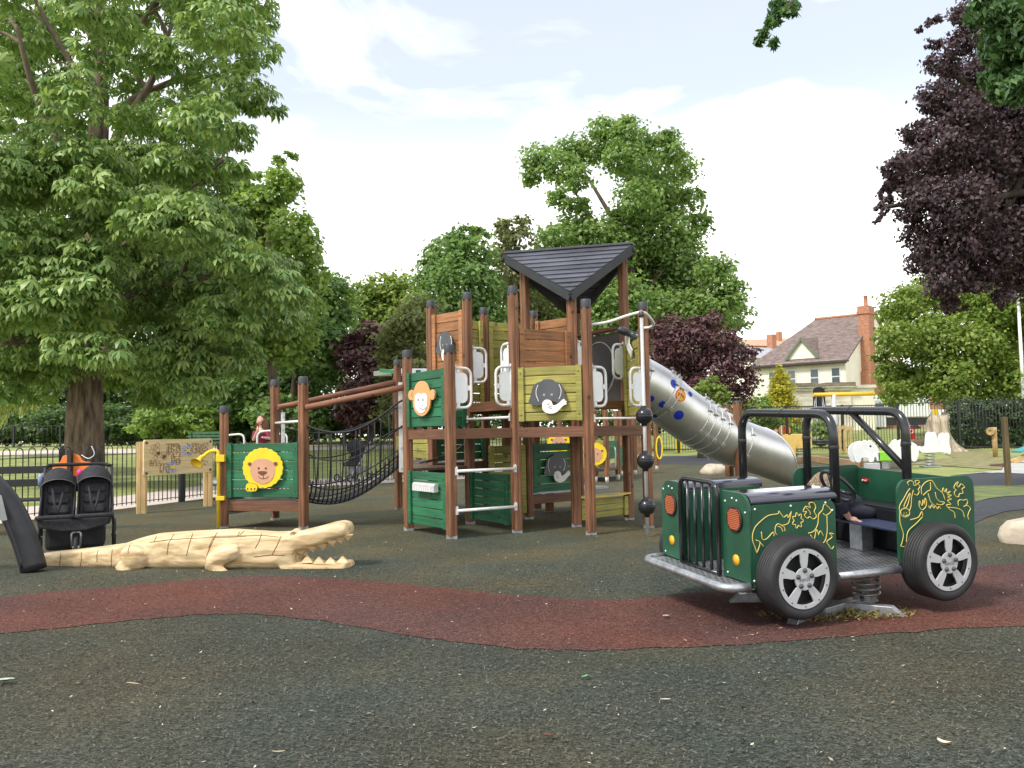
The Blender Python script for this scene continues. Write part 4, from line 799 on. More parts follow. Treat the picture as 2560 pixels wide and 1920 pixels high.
# wheels
TYRE = M('tyre', (.02, .02, .022), .62, .25, (9, 9, 9)); RIM = M('rim_grey_disc', (.47, .48, .49), .4, .06, (3, 3, 3)); WELL = M('wheel_well', (.006, .006, .007), .7, .1)
def wheel(x, z, yo, sg):
    """sg: -1 outer face towards the camera side"""
    ax = Vector((0, sg, 0)); c = Vector((x, yo, z)); T = .257
    prof = [(.16, -.19), (.20, -.195), (.235, -.185), (.250, -.165)]
    for k in range(7): h = -.158+.022*k; prof += [(T, h), (T, h+.016), (T-.004, h+.018), (T-.004, h+.020)]
    prof += [(T-.003, -.002), (.247, .008), (.232, .015), (.212, .014), (.19, .008), (.186, -.004), (.16, -.03)]
    ty = jb(MB().lathe(prof, c, ax, 64), 'wheel', TYRE); jb(MB().lathe([(0, -.04), (.187, -.04)], c, ax, 40), 'wheel_well', WELL, ty)
    jb(MB().lathe([(.17, -.188), (0, -.188)], c, ax, 32), 'wheel_back', WELL, ty)
    # five-spoke disc
    rows = [0.02, .062, .070, .085, .105, .125, .146, .160, .186]; hw = {2: 13, 3: 14.5, 4: 14, 5: 12.5, 6: 12, 7: 12}; mb = MB(); vs_ = []; K = 12
    def angs(i):
        w = hw.get(i, 14); 
        ww = [w+(72-2*w)*k/(K-4) for k in range(K-3)]; return [-w, -w/2, 0, w/2]+ww
    e1 = Vector((1, 0, 0)) if sg < 0 else Vector((-1, 0, 0)); e2 = Vector((0, 0, 1)); ftz = lambda r: .008-.03*max(0, (.186-r))*0
    ring = []
    for i, r in enumerate(rows):
        row = []
        for s_ in range(5):
            for a in angs(i)[:-1]:
                th = math.radians(90+72*s_+a); row.append(c+(e1*math.cos(th)+e2*math.sin(th))*r)
        ring.append(row)
    n = len(ring[0]); per = n//5; F0 = []; keep = set()
    for i in range(len(rows)-1):
        for j in range(n):
            k = j % per
            if 2 <= i <= 6 and k >= 4: continue
            keep.add((i, j))
    for o_ in (.012, .002):
        b = len(mb.v); mb.v += [p+ax*o_ for row in ring for p in row]
        for (i, j) in keep: f = (b+i*n+j, b+i*n+(j+1) % n, b+(i+1)*n+(j+1) % n, b+(i+1)*n+j); mb.f.append(f if o_ > .005 else f[::-1]); mb.m.append(0); mb.sm.append(False)
    b2 = len(rows)*n
    for (i, j) in keep:
        for (di, dj, p, q) in ((-1, 0, (i, j), (i, j+1)), (1, 0, (i+1, j+1), (i+1, j)), (0, -1, (i+1, j), (i, j)), (0, 1, (i, j+1), (i+1, j+1))):
            if (i+di, (j+dj) % n) not in keep: P, Q = p[0]*n+p[1] % n, q[0]*n+q[1] % n; mb.f.append((Q, P, b2+P, b2+Q)); mb.m.append(0); mb.sm.append(False)
    mb.lathe([(.0, .012), (.0202, .012)], c, ax, n)
    rim = jb(mb, 'rim', RIM, ty)
    for s_ in range(5):
        th = math.radians(90+72*s_); jb(MB().lathe([(0.001, .026), (.010, .025), (.0145, .019), (.015, .011)], c+(e1*math.cos(th)+e2*math.sin(th))*.052, ax, 14), 'wheel_bolt', M('bolt_dark', (.06, .062, .066), .45, .1), ty)
    mb = MB()
    for s_ in range(10):
        th = math.radians(90+36*s_); mb.lathe([(0.001, .0155), (.0045, .015), (.005, .011)], c+(e1*math.cos(th)+e2*math.sin(th))*.170, ax, 8)
    jb(mb, 'rim_screw', M('bolt_dark', (.06, .062, .066), .45, .1), ty)
    if sg < 0: jb(text_mb('HAGS', .030, c+ax*.0125+Vector((0, 0, -.006)), e1, e2, .0015), 'rim_lettering', M('letter_grey', (.10, .10, .11), .5, .05), ty)
for x in (.293, 1.441): wheel(x, .034, -.13, -1)
for x in (.293, 1.441): wheel(x, .034, W_+.13, 1)
# springs and steel feet (stand on the ground, untilted)
JW = WM[jeep.name]
def jw(mb, name, mat, bevel=0., parent=jeep): return mb.xf(JW).build(name, mat, parent, bevel)
for (x, y) in ((1.15, .31), (.62, .31), (.62, .80), (1.15, .80)):
    pts = [(x+.088*math.cos(a), y+.088*math.sin(a), .055+.0060*a) for a in [i*2*math.pi/20 for i in range(int(20*5.2))]]; z1_ = pts[-1][2]
    sp = jw(MB().tube(pts, .0088, 8), 'spring', M('spring_steel', (.34, .335, .32), .45, .3, (12, 12, 12), metal=.5))
    jw(MB().box((x, y, .145), (.038, .038, .26)), 'spring_stay', STEEL, 0, sp)
    jw(MB().lathe([(0, .0), (.045, .0), (.095, .015), (.095, .03), (0, .03)], (x, y, .245), (0, 0, 1), 18), 'spring_head', BLACK, 0, sp)
    mb = MB()
    for a in (.6, 3.7): mb.lathe([(0.001, .03), (.016, .028), (.017, .0)], (x+.1*math.cos(a), y+.1*math.sin(a), .045), (0, 0, 1), 10)
    jw(mb, 'spring_nut', BLACK, 0, sp)
for (x0, y0, x1, y1) in ((.80, .30, 1.06, -.03), (.80, .30, .36, .05), (.80, .58, .40, .74), (.80, .58, 1.25, .95), (.62, .12, 1.22, .36)):
    d = Vector((x1-x0, y1-y0, 0)); l = d.length; d.normalize(); n2 = Vector((-d.y, d.x, 0))
    mb = MB().prism([(0, 0), (l+.07, 0), (l, .06), (0, .06)], Vector((x0, y0, .002*(y0+x1)))-n2*.035, d, ZUP, n2, .07)
    jw(mb, 'base_foot', STEEL, .004)
# weeds and debris caught round the feet
n = 900; a = RNG.random(n)*6.28; rr = .05+.36*RNG.random(n); cxw = np.array([(JW @ Vector((.72, .12, 0)))[:]]*n); pp = cxw+np.stack([np.cos(a)*rr*1.3, np.sin(a)*rr*.55, .012+RNG.random(n)*.02], 1); aa = RNG.random(n)*6.28; ll = .006+.016*RNG.random(n)
axv = np.stack([np.cos(aa), np.sin(aa), RNG.normal(0, .5, n)], 1)*ll[:, None]; ayv = np.cross(axv, np.stack([RNG.normal(0, .4, n), RNG.normal(0, .4, n), np.ones(n)], 1))*.35
quads('moss_and_weeds', pp, axv, ayv, leafmat('weed_mat', (.10, .11, .03), (.33, .28, .11), .2, .7, .2), 'stuff')
# --- the child inside the jeep
JP = lambda x, y, z: JB @ Vector((x, y, z))
kid = thing('person', 'small fair haired child in dark clothes leaning on the seat behind the jeep steering wheel', 'person', JP(1.32, .74, .22))
hd_ = JP(1.09, .645, .485); nk = JP(1.16, .68, .41); ch_ = JP(1.24, .71, .36); hip = JP(1.45, .76, .31); sh1 = JP(1.18, .60, .375); sh2 = JP(1.23, .80, .375); el = JP(1.24, .60, .29); hn = JP(1.30, .62, .232)
mb = MB().tube([hip, ch_, nk], [.085, .085, .04], 12).tube([nk, hd_], [.034, .036], 10).ball(hd_, (.083, .083, .098), 18)
fdir = (JP(1.0, .40, .40)-hd_).normalized(); up_ = ZUP-fdir*fdir.z; up_.normalize(); sd_ = fdir.cross(up_)
mb.ball(hd_+fdir*.085-up_*.018, .014, 8); mb.ball(hd_+fdir*.04-up_*.055, (.05, .05, .04), 10)
for s_ in (-1, 1): mb.ball(hd_+sd_*.085*s_-up_*.01, (.016, .02, .026), 8)
mb.tube([sh1, el, hn], [.034, .027, .02], 8); mb.tube([sh2, JP(1.16, .70, .33), JP(1.05, .50, .42)], [.034, .027, .02], 8)
hand(mb, hn, JB.to_3x3() @ Vector((.35, -.93, -.05)), ZUP, .9); hand(mb, JP(1.05, .50, .42), (JP(1.0, .42, .46)-JP(1.05, .50, .42)), ZUP, .8)
legs_ = [([hip, JP(1.27, .68, .275), JP(1.50, .66, .26), JP(1.55, .66, .255)], [.06, .05, .04, .028]), ([hip, JP(1.27, .82, .275), JP(1.50, .84, .26), JP(1.55, .84, .255)], [.06, .05, .04, .028])]
for p_, r_ in legs_: mb.tube(p_, r_, 10)
kb = remesh(mb, .0065, 3).build('body', SKIN, kid)
for s_ in (-1, 1): MB().ball(hd_+fdir*.074+sd_*.03*s_+up_*.008, .011, 10).build('eye', NOSE, kb)
mb = MB().tube([hd_+fdir*.083+sd_*.02-up_*.05, hd_+fdir*.088-up_*.053, hd_+fdir*.083-sd_*.02-up_*.05], .004, 6); mb.build('mouth', M('lip', (.45, .14, .12), .5, .05), kb)
mb = MB().tube([hip-ZUP*.01, ch_, nk-ZUP*.02], [.098, .10, .055], 14).tube([sh2, JP(1.16, .70, .33)], [.046, .04], 10).tube([sh1, el], [.046, .038], 10)
for p_, r_ in legs_: mb.tube(p_, [q_+.012 for q_ in r_], 10)
remesh(mb, .01, 3).build('clothes', M('navy_cloth', (.02, .022, .035), .8, .2, (40, 40, 40)), kid)
hs = []
for i in range(420):
    v = Vector((random.gauss(0, 1), random.gauss(0, 1), random.gauss(0, 1))).normalized()
    if v.dot(fdir) > .35 and v.dot(up_) < .45 or v.dot(up_) < -.55: continue
    p = hd_+Vector((v.x*.085, v.y*.085, v.z*.10)); dwn = (-ZUP*.9+v*.45+Vector((random.uniform(-.3, .3), random.uniform(-.3, .3), random.uniform(-.2, .35)))).normalized(); hs.append((p, p+dwn*.02+v*.004, p+dwn*.045-v*.002))
mb = MB().ball(hd_+up_*.004-fdir*.006, (.089, .089, .102), 18)
mb.f = [f for f in mb.f if not ((sum((mb.v[k] for k in f), Vector())/len(f)-hd_).normalized().dot(fdir) > .42 and (sum((mb.v[k] for k in f), Vector())/len(f)-hd_).normalized().dot(up_) < .5)]; mb.m = [0]*len(mb.f); mb.sm = [True]*len(mb.f)
for t in hs: mb.tube(list(t), [.007, .006, .0015], 4, cap=False)
mb.build('hair', M('fair_hair', (.36, .27, .17), .6, .35, (90, 90, 90)), kid)
# ------------------------------------------------------------------ carved wooden crocodile
CWOOD = M('carved_wood', (.53, .355, .165), .66, .2, (1.3, 20, 20), 9, col2=(.75, .585, .345), ramp=(.36, .62))
def tool_marks(m):
    t = m.node_tree; tc = t.nodes.new('ShaderNodeTexCoord'); mp = t.nodes.new('ShaderNodeMapping'); mp.inputs['Scale'].default_value = (5, 9, 9); t.links.new(tc.outputs['Object'], mp.inputs[0])
    v = t.nodes.new('ShaderNodeTexVoronoi'); v.inputs['Scale'].default_value = 1.3; v.feature = 'SMOOTH_F1'; v.inputs['Smoothness'].default_value = .25; t.links.new(mp.outputs[0], v.inputs[0])
    n = t.nodes.new('ShaderNodeTexNoise'); n.inputs['Scale'].default_value = 1; n.inputs['Detail'].default_value = 6; mp2 = t.nodes.new('ShaderNodeMapping'); mp2.inputs['Scale'].default_value = (4, 60, 60); t.links.new(tc.outputs['Object'], mp2.inputs[0]); t.links.new(mp2.outputs[0], n.inputs[0])
    a = t.nodes.new('ShaderNodeMath'); a.operation = 'MULTIPLY_ADD'; a.inputs[1].default_value = .12; t.links.new(n.outputs[0], a.inputs[0]); t.links.new(v.outputs['Distance'], a.inputs[2])
    b = t.nodes.new('ShaderNodeBump'); b.inputs['Strength'].default_value = .6; b.inputs['Distance'].default_value = .025; t.links.new(a.outputs[0], b.inputs['Height']); t.links.new(b.outputs[0], t.nodes['Principled BSDF'].inputs['Normal'])
tool_marks(CWOOD)
crY = lambda x: 8.62-.52*(x-45)/830
croc = thing('carved_crocodile', 'long pale carved wooden crocodile lying open jawed on the dark rubber', 'crocodile', (crY(450)*(450-CX)/FPX, crY(450), 0))
def loft(mb, st, nseg=20, flat=.0):
    vs_ = []
    for (c, hw_, hh, ex) in st:
        for j in range(nseg):
            a = 2*math.pi*j/nseg; ca, sa_ = math.cos(a), math.sin(a)
            vs_.append(c+Vector((ex.x, ex.y, 0))*(hw_*abs(ca)**.62*(1 if ca > 0 else -1))+ZUP*(hh*abs(sa_)**.62*(1 if sa_ > 0 else -1)))
    n = len(st); mb.add(vs_, [(i*nseg+j, i*nseg+(j+1) % nseg, (i+1)*nseg+(j+1) % nseg, (i+1)*nseg+j) for i in range(n-1) for j in range(nseg)]+[tuple(range(nseg))[::-1], tuple((n-1)*nseg+j for j in range(nseg))])
side = Vector((.13, .99, 0)).normalized()
def cst(x, yt, w, yb=None):
    Y = crY(x); t = at(x, yt, Y); b = at(x, yb, Y).z if yb else -.03; return (Vector((t.x, t.y, (t.z+b)/2)), w, max((t.z-b)/2, .006), side)
cm = MB()
loft(cm, [cst(*p) for p in [(45, 1414, .02), (58, 1398, .05), (90, 1386, .08), (119, 1381, .095), (181, 1374, .115), (253, 1366, .14), (318, 1357, .165), (361, 1342, .195), (398, 1333, .215), (470, 1328, .235), (578, 1323, .245), (669, 1329, .225), (706, 1331, .21), (738, 1331, .20), (752, 1332, .19)]])
loft(cm, [cst(*p) for p in [(690, 1330, .205, 1400), (720, 1329, .20, 1392), (745, 1328, .195, 1382), (765, 1323, .185, 1375), (800, 1315, .17, 1366), (838, 1304, .155, 1351), (858, 1301, .145, 1344), (871, 1304, .13, 1340), (878, 1312, .09, 1332)]])
loft(cm, [cst(*p) for p in [(720, 1388, .20, 1440), (750, 1395, .195, 1440), (790, 1402, .18, 1440), (830, 1404, .165, 1440), (858, 1401, .15, 1437), (872, 1399, .135, 1432), (880, 1402, .09, 1424)]])
def cp(x, y, dy): return at(x, y, crY(x)+dy)
for sgn in (-1, 1):
    k = .21*sgn; K = lambda x, y, e=0.: Vector((cp(x, y, 0).x, crY(x)+k+e*sgn, cp(x, y, 0).z))
    cm.ball(K(360, 1386), (.145, .10, .135), 16)                                               # hind thigh
    cm.tube([K(350, 1395, .02), K(335, 1410, .05), K(348, 1424, .08), K(372, 1434, .10)], [.07, .065, .055, .03], 10)
    cm.tube([K(348, 1424, .08), K(340, 1436, .11)], [.045, .025], 8)
    cm.tube([K(615, 1366, -.02), K(580, 1380, .03), K(548, 1398, .06)], [.085, .09, .07], 12)   # upper arm
    cm.tube([K(548, 1398, .06), K(566, 1410, .07), K(590, 1426, .09), K(606, 1432, .10)], [.068, .055, .052, .03], 10)
    cm.tube([K(585, 1424, .08), K(612, 1428, .14)], [.04, .02], 8)
    cm.ball(K(735, 1332, -.09), (.045, .04, .035), 10)
cb_ = remesh(cm, .0125, 3); cro = cb_.build('body', CWOOD, croc)
from mathutils.bvhtree import BVHTree
bvh = BVHTree.FromPolygons([tuple(v) for v in cb_.v], [f for f in cb_.f])
def on_croc(px):
    d = ray(*px).normalized(); h = bvh.ray_cast(EYE, d); return (h[0], h[1]) if h[0] is not None else None
GL = [(Z1, [(420, 1335), (415, 1390), (410, 1450)]), (Z1, [(562, 1325), (563, 1380), (552, 1450)]), (Z1, [(680, 1310), (670, 1350), (672, 1405)]), (Z1, [(778, 1305), (770, 1370), (770, 1440)]), (Z1, [(900, 1275), (885, 1320), (888, 1340)]),
      (Z1, [(1085, 1212), (1060, 1270)]), (Z1, [(1205, 1200), (1165, 1270), (1152, 1365)]), (Z1, [(1335, 1195), (1310, 1270), (1285, 1370)]), (Z1, [(1505, 1188), (1455, 1290), (1415, 1390)]), (Z1, [(1690, 1180), (1645, 1225)]),
      (Z2, [(75, 1445), (30, 1510), (0, 1580)]), (Z2, [(240, 1445), (215, 1490)]), (Z2, [(405, 1455), (385, 1520), (350, 1580)]), (Z2, [(555, 1470), (520, 1550), (475, 1635)]), (Z1, [(1030, 1262), (1200, 1240), (1450, 1228), (1740, 1222)]), (Z2, [(0, 1480), (200, 1478), (420, 1475), (560, 1490)]), (Z2, [(340, 1636), (480, 1620), (600, 1626)])]
for zf, pts in GL:
    run = []
    for a, b in zip(pts, pts[1:]):
        for i in range(8):
            t = i/8; h = on_croc(zf(a[0]+(b[0]-a[0])*t, a[1]+(b[1]-a[1])*t))
            if h and (not run or (h[0]-run[-1]).length < .12): run.append(h[0]-h[1]*.001)
    if len(run) > 2: MB().tube(run, [.002]+[.0046]*(len(run)-2)+[.002], 6).build('carved_line', M('saw_cut_shade', (.17, .09, .035), .8, .3, (30, 30, 30)), croc)  # dark tubes paint in the cuts' burnt brown and their deep shade
def tooth(x, yb, yt, dy, w=.055):
    b = at(x, yb, crY(x)+dy); t = at(x+(3 if yt > yb else -2), yt, crY(x)+dy); k = .05
    MB().add([b+Vector((-w, -k, 0)), b+Vector((w, -k, 0)), b+Vector((w, k, 0)), b+Vector((-w, k, 0)), t], [(0, 1, 4), (1, 2, 4), (2, 3, 4), (3, 0, 4), (3, 2, 1, 0)]).build('tooth', CWOOD, croc, .006)
for x, yb, yt in ((752, 1374, 1388), (780, 1366, 1382), (806, 1359, 1376), (830, 1350, 1367), (850, 1343, 1360), (869, 1336, 1352)):
    for dy in (-.12, .12): tooth(x, yb, yt, dy*(1-(x-740)/260))
for x, yb, yt in ((770, 1406, 1386), (799, 1409, 1390), (828, 1409, 1391), (858, 1406, 1388)):
    for dy in (-.12, .12): tooth(x, yb, yt, dy*(1-(x-740)/260), .06)
h = on_croc((735, 1334))
if h:
    ey = MB().tube([h[0]+Vector((.032*math.cos(a), -.012, .02*math.sin(a))) for a in [2*math.pi*i/18 for i in range(18)]], .007, 6, closed=True).build('eye', CWOOD, croc)
    MB().ball(h[0]+Vector((0, -.006, 0)), (.018, .012, .013), 12).build('pupil', M('eye_wood', (.30, .20, .09), .5, .2), ey)
# ------------------------------------------------------------------ black rubber arm at the left edge
bo = thing('rubber_arch', 'thick curved black rubber arm coming down to the ground over the crocodile tail', 'play equipment', (-5.0, 8.2, 0))
ac = [at(-260, 1150, 7.9), at(-140, 1152, 7.95), at(-64, 1178, 8.0), at(-14, 1220, 8.05), at(24, 1268, 8.1), at(57, 1336, 8.12), at(84, 1418, 8.14)]
pts = spline(ac, 6); pts[-1].z = .015
pre = [Vector((-7.6, 7.8, .02)), Vector((-7.2, 7.82, .7)), Vector((-6.5, 7.86, 1.12))]
pts = spline(pre, 6)[:-1]+pts; arm_r = [.105]*len(pts)
MB().tube(pts, [.108+.008*i/len(pts) for i in range(len(pts))], 22).build('arm', M('dull_rubber', (.02, .021, .025), .42, .25, (8, 8, 8)), bo)
rid = [p+Vector((-.05, -.105, .03)) for p in pts[8:]]; MB().tube(rid, .018, 8).build('ridge', M('dull_rubber', (.024, .026, .03), .55, .25), bo)
mb = MB(); q = [at(-12, 1228, 7.86), at(4, 1240, 7.86), at(18, 1300, 7.9), at(8, 1302, 7.9), at(-12, 1298, 7.9)]; 
mb.add(q+[p+Vector((-.01, .02, 0)) for p in q], [(0, 1, 2, 3, 4), (9, 8, 7, 6, 5), (0, 5, 6, 1), (1, 6, 7, 2), (2, 7, 8, 3), (3, 8, 9, 4), (4, 9, 5, 0)]); mb.build('grey_plate', M('grey_plate', (.32, .35, .33), .4, .1), bo)
# ------------------------------------------------------------------ double pushchair
FAB = M('pram_fabric', (.022, .022, .026), .85, .3, (30, 30, 30), bump=.15); FAB2 = M('pram_padding', (.036, .036, .041), .8, .25, (22, 22, 22), bump=.3); RIMB = M('tyre_black', (.018, .018, .018), .7, .2)
pc = at(190, 1374, 9.25); pram = thing('double_pushchair', 'black side by side double pushchair with two padded seats, parked behind the crocodile tail', 'pushchair', (pc.x, 9.25, 0), .43); PW = WM[pram.name] @ Matrix.Diagonal((.93, .88, .95, 1))
def pb(mb, name, mat, parent=pram, bevel=0.): return mb.xf(PW).build(name, mat, parent, bevel)
def pwheel(x, y, r, w):
    t = pb(MB().tube([(x, y+(r-.02)*math.cos(a), r+(r-.02)*math.sin(a)) for a in [2*math.pi*i/28 for i in range(28)]], .022, 10, closed=True), 'wheel', RIMB)
    mb = MB().tube([(x-w/2, y, r), (x+w/2, y, r)], .025, 10)
    for i in range(10): a = 2*math.pi*i/10; mb.tube([(x, y, r), (x, y+(r-.03)*math.cos(a), r+(r-.03)*math.sin(a))], .005, 5)
    pb(mb, 'spokes', STEEL, t)
pwheel(.02, -.42, .13, .07); pwheel(-.40, .28, .19, .06); pwheel(.40, .28, .19, .06)
pb(MB().tube(arc([(-.02, -.42, .13), (-.03, -.42, .30), (.07, -.42, .30), (.06, -.42, .13)], .04), .012, 8), 'fork', STEEL)
for s_ in (-1, 1):
    pb(MB().tube(arc([(.36*s_, -.34, .40), (.385*s_, .10, .50), (.36*s_, .48, 1.0)], .1), .016, 8).tube([(.40*s_, .28, .19), (.385*s_, .02, .47)], .014, 8).tube([(.02, -.42, .30), (.36*s_, -.30, .38)], .014, 8), 'frame', BLACK)
pb(MB().tube(arc([(-.36, .48, 1.0), (-.33, .52, 1.03), (.27, .52, 1.03), (.36, .48, 1.0)], .05), .021, 12), 'push_handle', M('foam_grip', (.014, .014, .014), .8, .2))
mb = MB().prism([(-.38, 0), (.38, 0), (.33, -.085), (.12, -.135), (-.12, -.135), (-.33, -.085)], (0, -.46, .46), (1, 0, 0), (0, .35, 1), (0, .9, -.3), .05); pb(mb, 'footrest', FAB, pram, .015)
mk_ = MB()
for i in range(11): mk_.box((-.06+.021*i, -.475-.003*abs(i-5)*.1, .375), (.012, .004, .014))
pb(mk_.xf(Matrix.Translation((0, -.005, .01))), 'lettering_marks', BOARD)  # row of white marks in place of the tray lettering
pb(MB().tube(arc([(-.38, -.25, .46), (-.37, -.50, .48), (-.03, -.51, .48), (-.01, -.3, .46)], .05), .024, 10).tube(arc([(.01, -.3, .46), (.03, -.51, .48), (.37, -.50, .48), (.38, -.25, .46)], .05), .024, 10), 'bumper_bar', FAB)
pb(MB().box((0, .0, .22), (.62, .55, .26)), 'basket', M('basket_cloth', (.012, .012, .013), .9, .2), pram, .05)
for s_ in (-1, 1):
    x0 = .19*s_; mb = MB().prism(rrect(-.165, 0, .165, .50, (.03, .12, .12, .03)), (x0, -.02, .44), (1, 0, 0), (0, .32, .95), (0, .95, -.32), .05); seat = pb(mb, 'seat_back', FAB2, pram, .02)
    for z in (.10, .22, .34): pb(MB().prism(rrect(-.12, z-.05, .12, z+.05, .035), (x0, -.05, .44), (1, 0, 0), (0, .32, .95), (0, .95, -.32), .05), 'cushion', FAB2, seat, .018)
    pb(MB().prism(rrect(-.135, .40, .135, .47, .03), (x0, -.04, .44), (1, 0, 0), (0, .32, .95), (0, .95, -.32), .05), 'cushion', FAB, seat, .018)
    pb(MB().prism(rrect(-.165, -.32, .165, .02, .06), (x0, 0, .42), (1, 0, 0), (0, 1, 0), (0, 0, 1), .05), 'seat_pad', FAB2, pram, .02)
    for q in (-1, 1): pb(MB().prism([(-.30, .0), (.05, .0), (.22, .42), (.10, .46), (-.05, .22), (-.28, .09)], (x0+.172*q-.008, 0, .45), (0, 1, 0), (0, 0, 1), (1, 0, 0), .016), 'side_wing', FAB, pram, .006)
    pb(MB().tube([(x0-.06, -.03, .78), (x0-.03, -.12, .60), (x0, -.2, .50)], .014, 6).tube([(x0+.06, -.03, .78), (x0+.03, -.12, .60), (x0, -.2, .50)], .014, 6), 'harness', FAB, seat)
    # folding hood: three ribs of cloth
    vs_ = []; R_, C_ = 15, 16
    for i in range(R_+1):
        f = i/R_; ph = math.radians(-58+128*f); Rr = .295*(1-.06*abs(math.sin(f*math.pi*3))**.5)
        for j in range(C_+1):
            th = math.pi*j/C_; vs_.append((x0-.19*math.cos(th)*(1-.03*abs(math.sin(f*math.pi*3))), .14+math.sin(ph)*Rr*math.sin(th)**.8, .725+math.cos(ph)*Rr*math.sin(th)**.75+.02*(s_ > 0)))
    fs = [(i*(C_+1)+j, i*(C_+1)+j+1, (i+1)*(C_+1)+j+1, (i+1)*(C_+1)+j) for i in range(R_) for j in range(C_)]
    hood = pb(MB().add(vs_, fs, 0, True), 'hood', FAB); so_ = hood.modifiers.new('s', 'SOLIDIFY'); so_.thickness = .008
    pb(MB().tube([vs_[j] for j in range(C_+1)], .007, 6), 'hood_rim', M('pram_grey', (.10, .10, .11), .6, .1), hood)
pb(MB().ball((.02, .30, .93), (.035, .03, .05), 10), 'pink_toy', M('pink', (.75, .03, .28), .5, .1)); pb(MB().lathe([(0, 0), (.03, 0), (.033, .12), (.02, .15), (0, .16)], (-.40, .35, .78), (0, 0, 1), 14), 'bottle', M('blue_bottle', (.25, .33, .5), .3, .1))
# ------------------------------------------------------------------ bench and orange plaque behind it
bl = thing('bench', 'black slatted bench beside the fence at the far left', 'bench', (-7.0, 11.4, 0), .25); BW = WM[bl.name]
for z, y in ((.86, .22), (.68, .20)): MB().box((0, y, z), (1.7, .03, .10)).xf(BW).build('back_slat', IRON, bl, .004)
for y in (-.15, -.02, .11): MB().box((0, y, .46), (1.7, .10, .03)).xf(BW).build('seat_slat', IRON, bl, .004)
for x in (-.75, .75): MB().beam((x, .24, 0), (x, .2, .92), .05, .05, (1, 0, 0)).beam((x, -.18, 0), (x, -.18, .45), .05, .05, (1, 0, 0)).beam((x, -.2, .43), (x, .2, .43), .05, .04).xf(BW).build('leg', IRON, bl)
oq = at(176, 1163, 11.6); op = thing('orange_play_plaque', 'orange lobed board on a black post behind the pushchair', 'play board', (oq.x, 11.6, 0))
sh = smooth2([(-.27, -.10), (-.24, .02), (-.16, .05), (-.12, .13), (-.02, .14), (.0, .16), (.10, .13), (.16, .05), (.27, .03), (.25, -.06), (.17, -.12), (.05, -.16), (-.06, -.16), (-.16, -.17)], 4)
MB().prism(sh, (oq.x, 11.63, oq.z), (1, 0, 0), (0, 0, 1), (0, 1, 0), .02).build('board', M('vivid_orange', (.78, .20, .03), .45, .06), op, .004)
MB().beam((oq.x, 11.59, 0), (oq.x, 11.59, oq.z+.2), .07, .05, (1, 0, 0)).build('post', IRON, op)
MB().tube(spline([Vector((oq.x+.1, 11.7, 1.05)), Vector((oq.x+.2, 11.7, 1.0)), Vector((oq.x+.28, 11.7, 1.06)), Vector((oq.x+.24, 11.7, 1.17))], 5), .006, 6).build('cord', BOARD, op)
# ------------------------------------------------------------------ maze board
ml, mr = at(354, 1278, 14.3), at(520, 1258, 15.55)
mz = thing('maze_board', 'pale wooden activity board with carved maze lines, hexagons and butterflies on two posts', 'activity board', ((ml.x+mr.x)/2, (ml.y+mr.y)/2, 0))
for p, zt in ((ml, 1.21), (mr, 1.2)): post_mesh(p.x, p.y, -.02, zt, .16, .3).build('post', W_PALE, mz, .006)
mp_ = Plane(ml.xy, mr.xy); mo = .085; uA = mp_.uv(Z1(985, 815), mo); uB = mp_.uv(Z1(1460, 765), mo); uC = mp_.uv(Z1(1455, 535), mo); uD = mp_.uv(Z1(985, 562), mo); zlo, zhi = (uA[1]+uB[1])/2, (uC[1]+uD[1])/2
MBD = M('maze_ply', (.66, .50, .25), .55, .14, (2, 2, 30), 5); mb = MB(); mp_.prism(mb, rrect(uA[0], zlo, uB[0], zhi, .04), mo, .035); bd = mb.build('board', MBD, mz, .005)
mf = mo+.0352; u_a, u_b = uA[0]+.12, uB[0]-.06; W2 = u_b-u_a; mb = MB(); rr_ = random.Random(3); cell = .034
def seg(u0, z0, u1, z1): mb.beam(mp_.pt(u0, z0, mf+.001), mp_.pt(u1, z1, mf+.001), .010, .006, mp_.n)
nx_, nz_ = int(W2/cell), int((zhi-zlo-.08)/cell)
for i in range(nx_):
    for j in range(nz_):
        u, z = u_a+i*cell, zlo+.04+j*cell; fx, fz = i/nx_, j/nz_
        inside = (fx > .25 and fz > .55 and not (.48 < fx < .62)) or (.34 < fx < .50 and .25 < fz < .9) or (fx < .14 and .2 < fz < .45) or (.14 < fx < .32 and fz < .3) or (.80 < fx and fz > .15 and fz < .5 and rr_.random() < .3)
        if not inside: continue
        if rr_.random() < .62: seg(u, z, u+cell, z)
        if rr_.random() < .62: seg(u, z, u, z+cell)
LINE = M('routed_line', (.16, .10, .05), .8, .2); mb.build('maze_line', LINE, bd)
mb = MB()
for k in range(11):
    u, z = u_a+W2*(.02+.25*rr_.random()), zlo+(zhi-zlo)*(.45+.45*rr_.random()); q = circ(u, z, .045, n=6)
    for a, b in zip(q, q[1:]+q[:1]): mb.beam(mp_.pt(*a, mf), mp_.pt(*b, mf), .008, .006, mp_.n)
mb.build('hexagon_line', M('routed_pale', (.36, .25, .11), .8, .2), bd)
for k, (fx, fz) in enumerate(((.13, .62), (.22, .52), (.72, .28))):
    mb = MB(); mp_.prism(mb, circ(u_a+W2*fx, zlo+(zhi-zlo)*fz, .035, n=6), mf, .012); mb.build('knob', NOSE, bd)
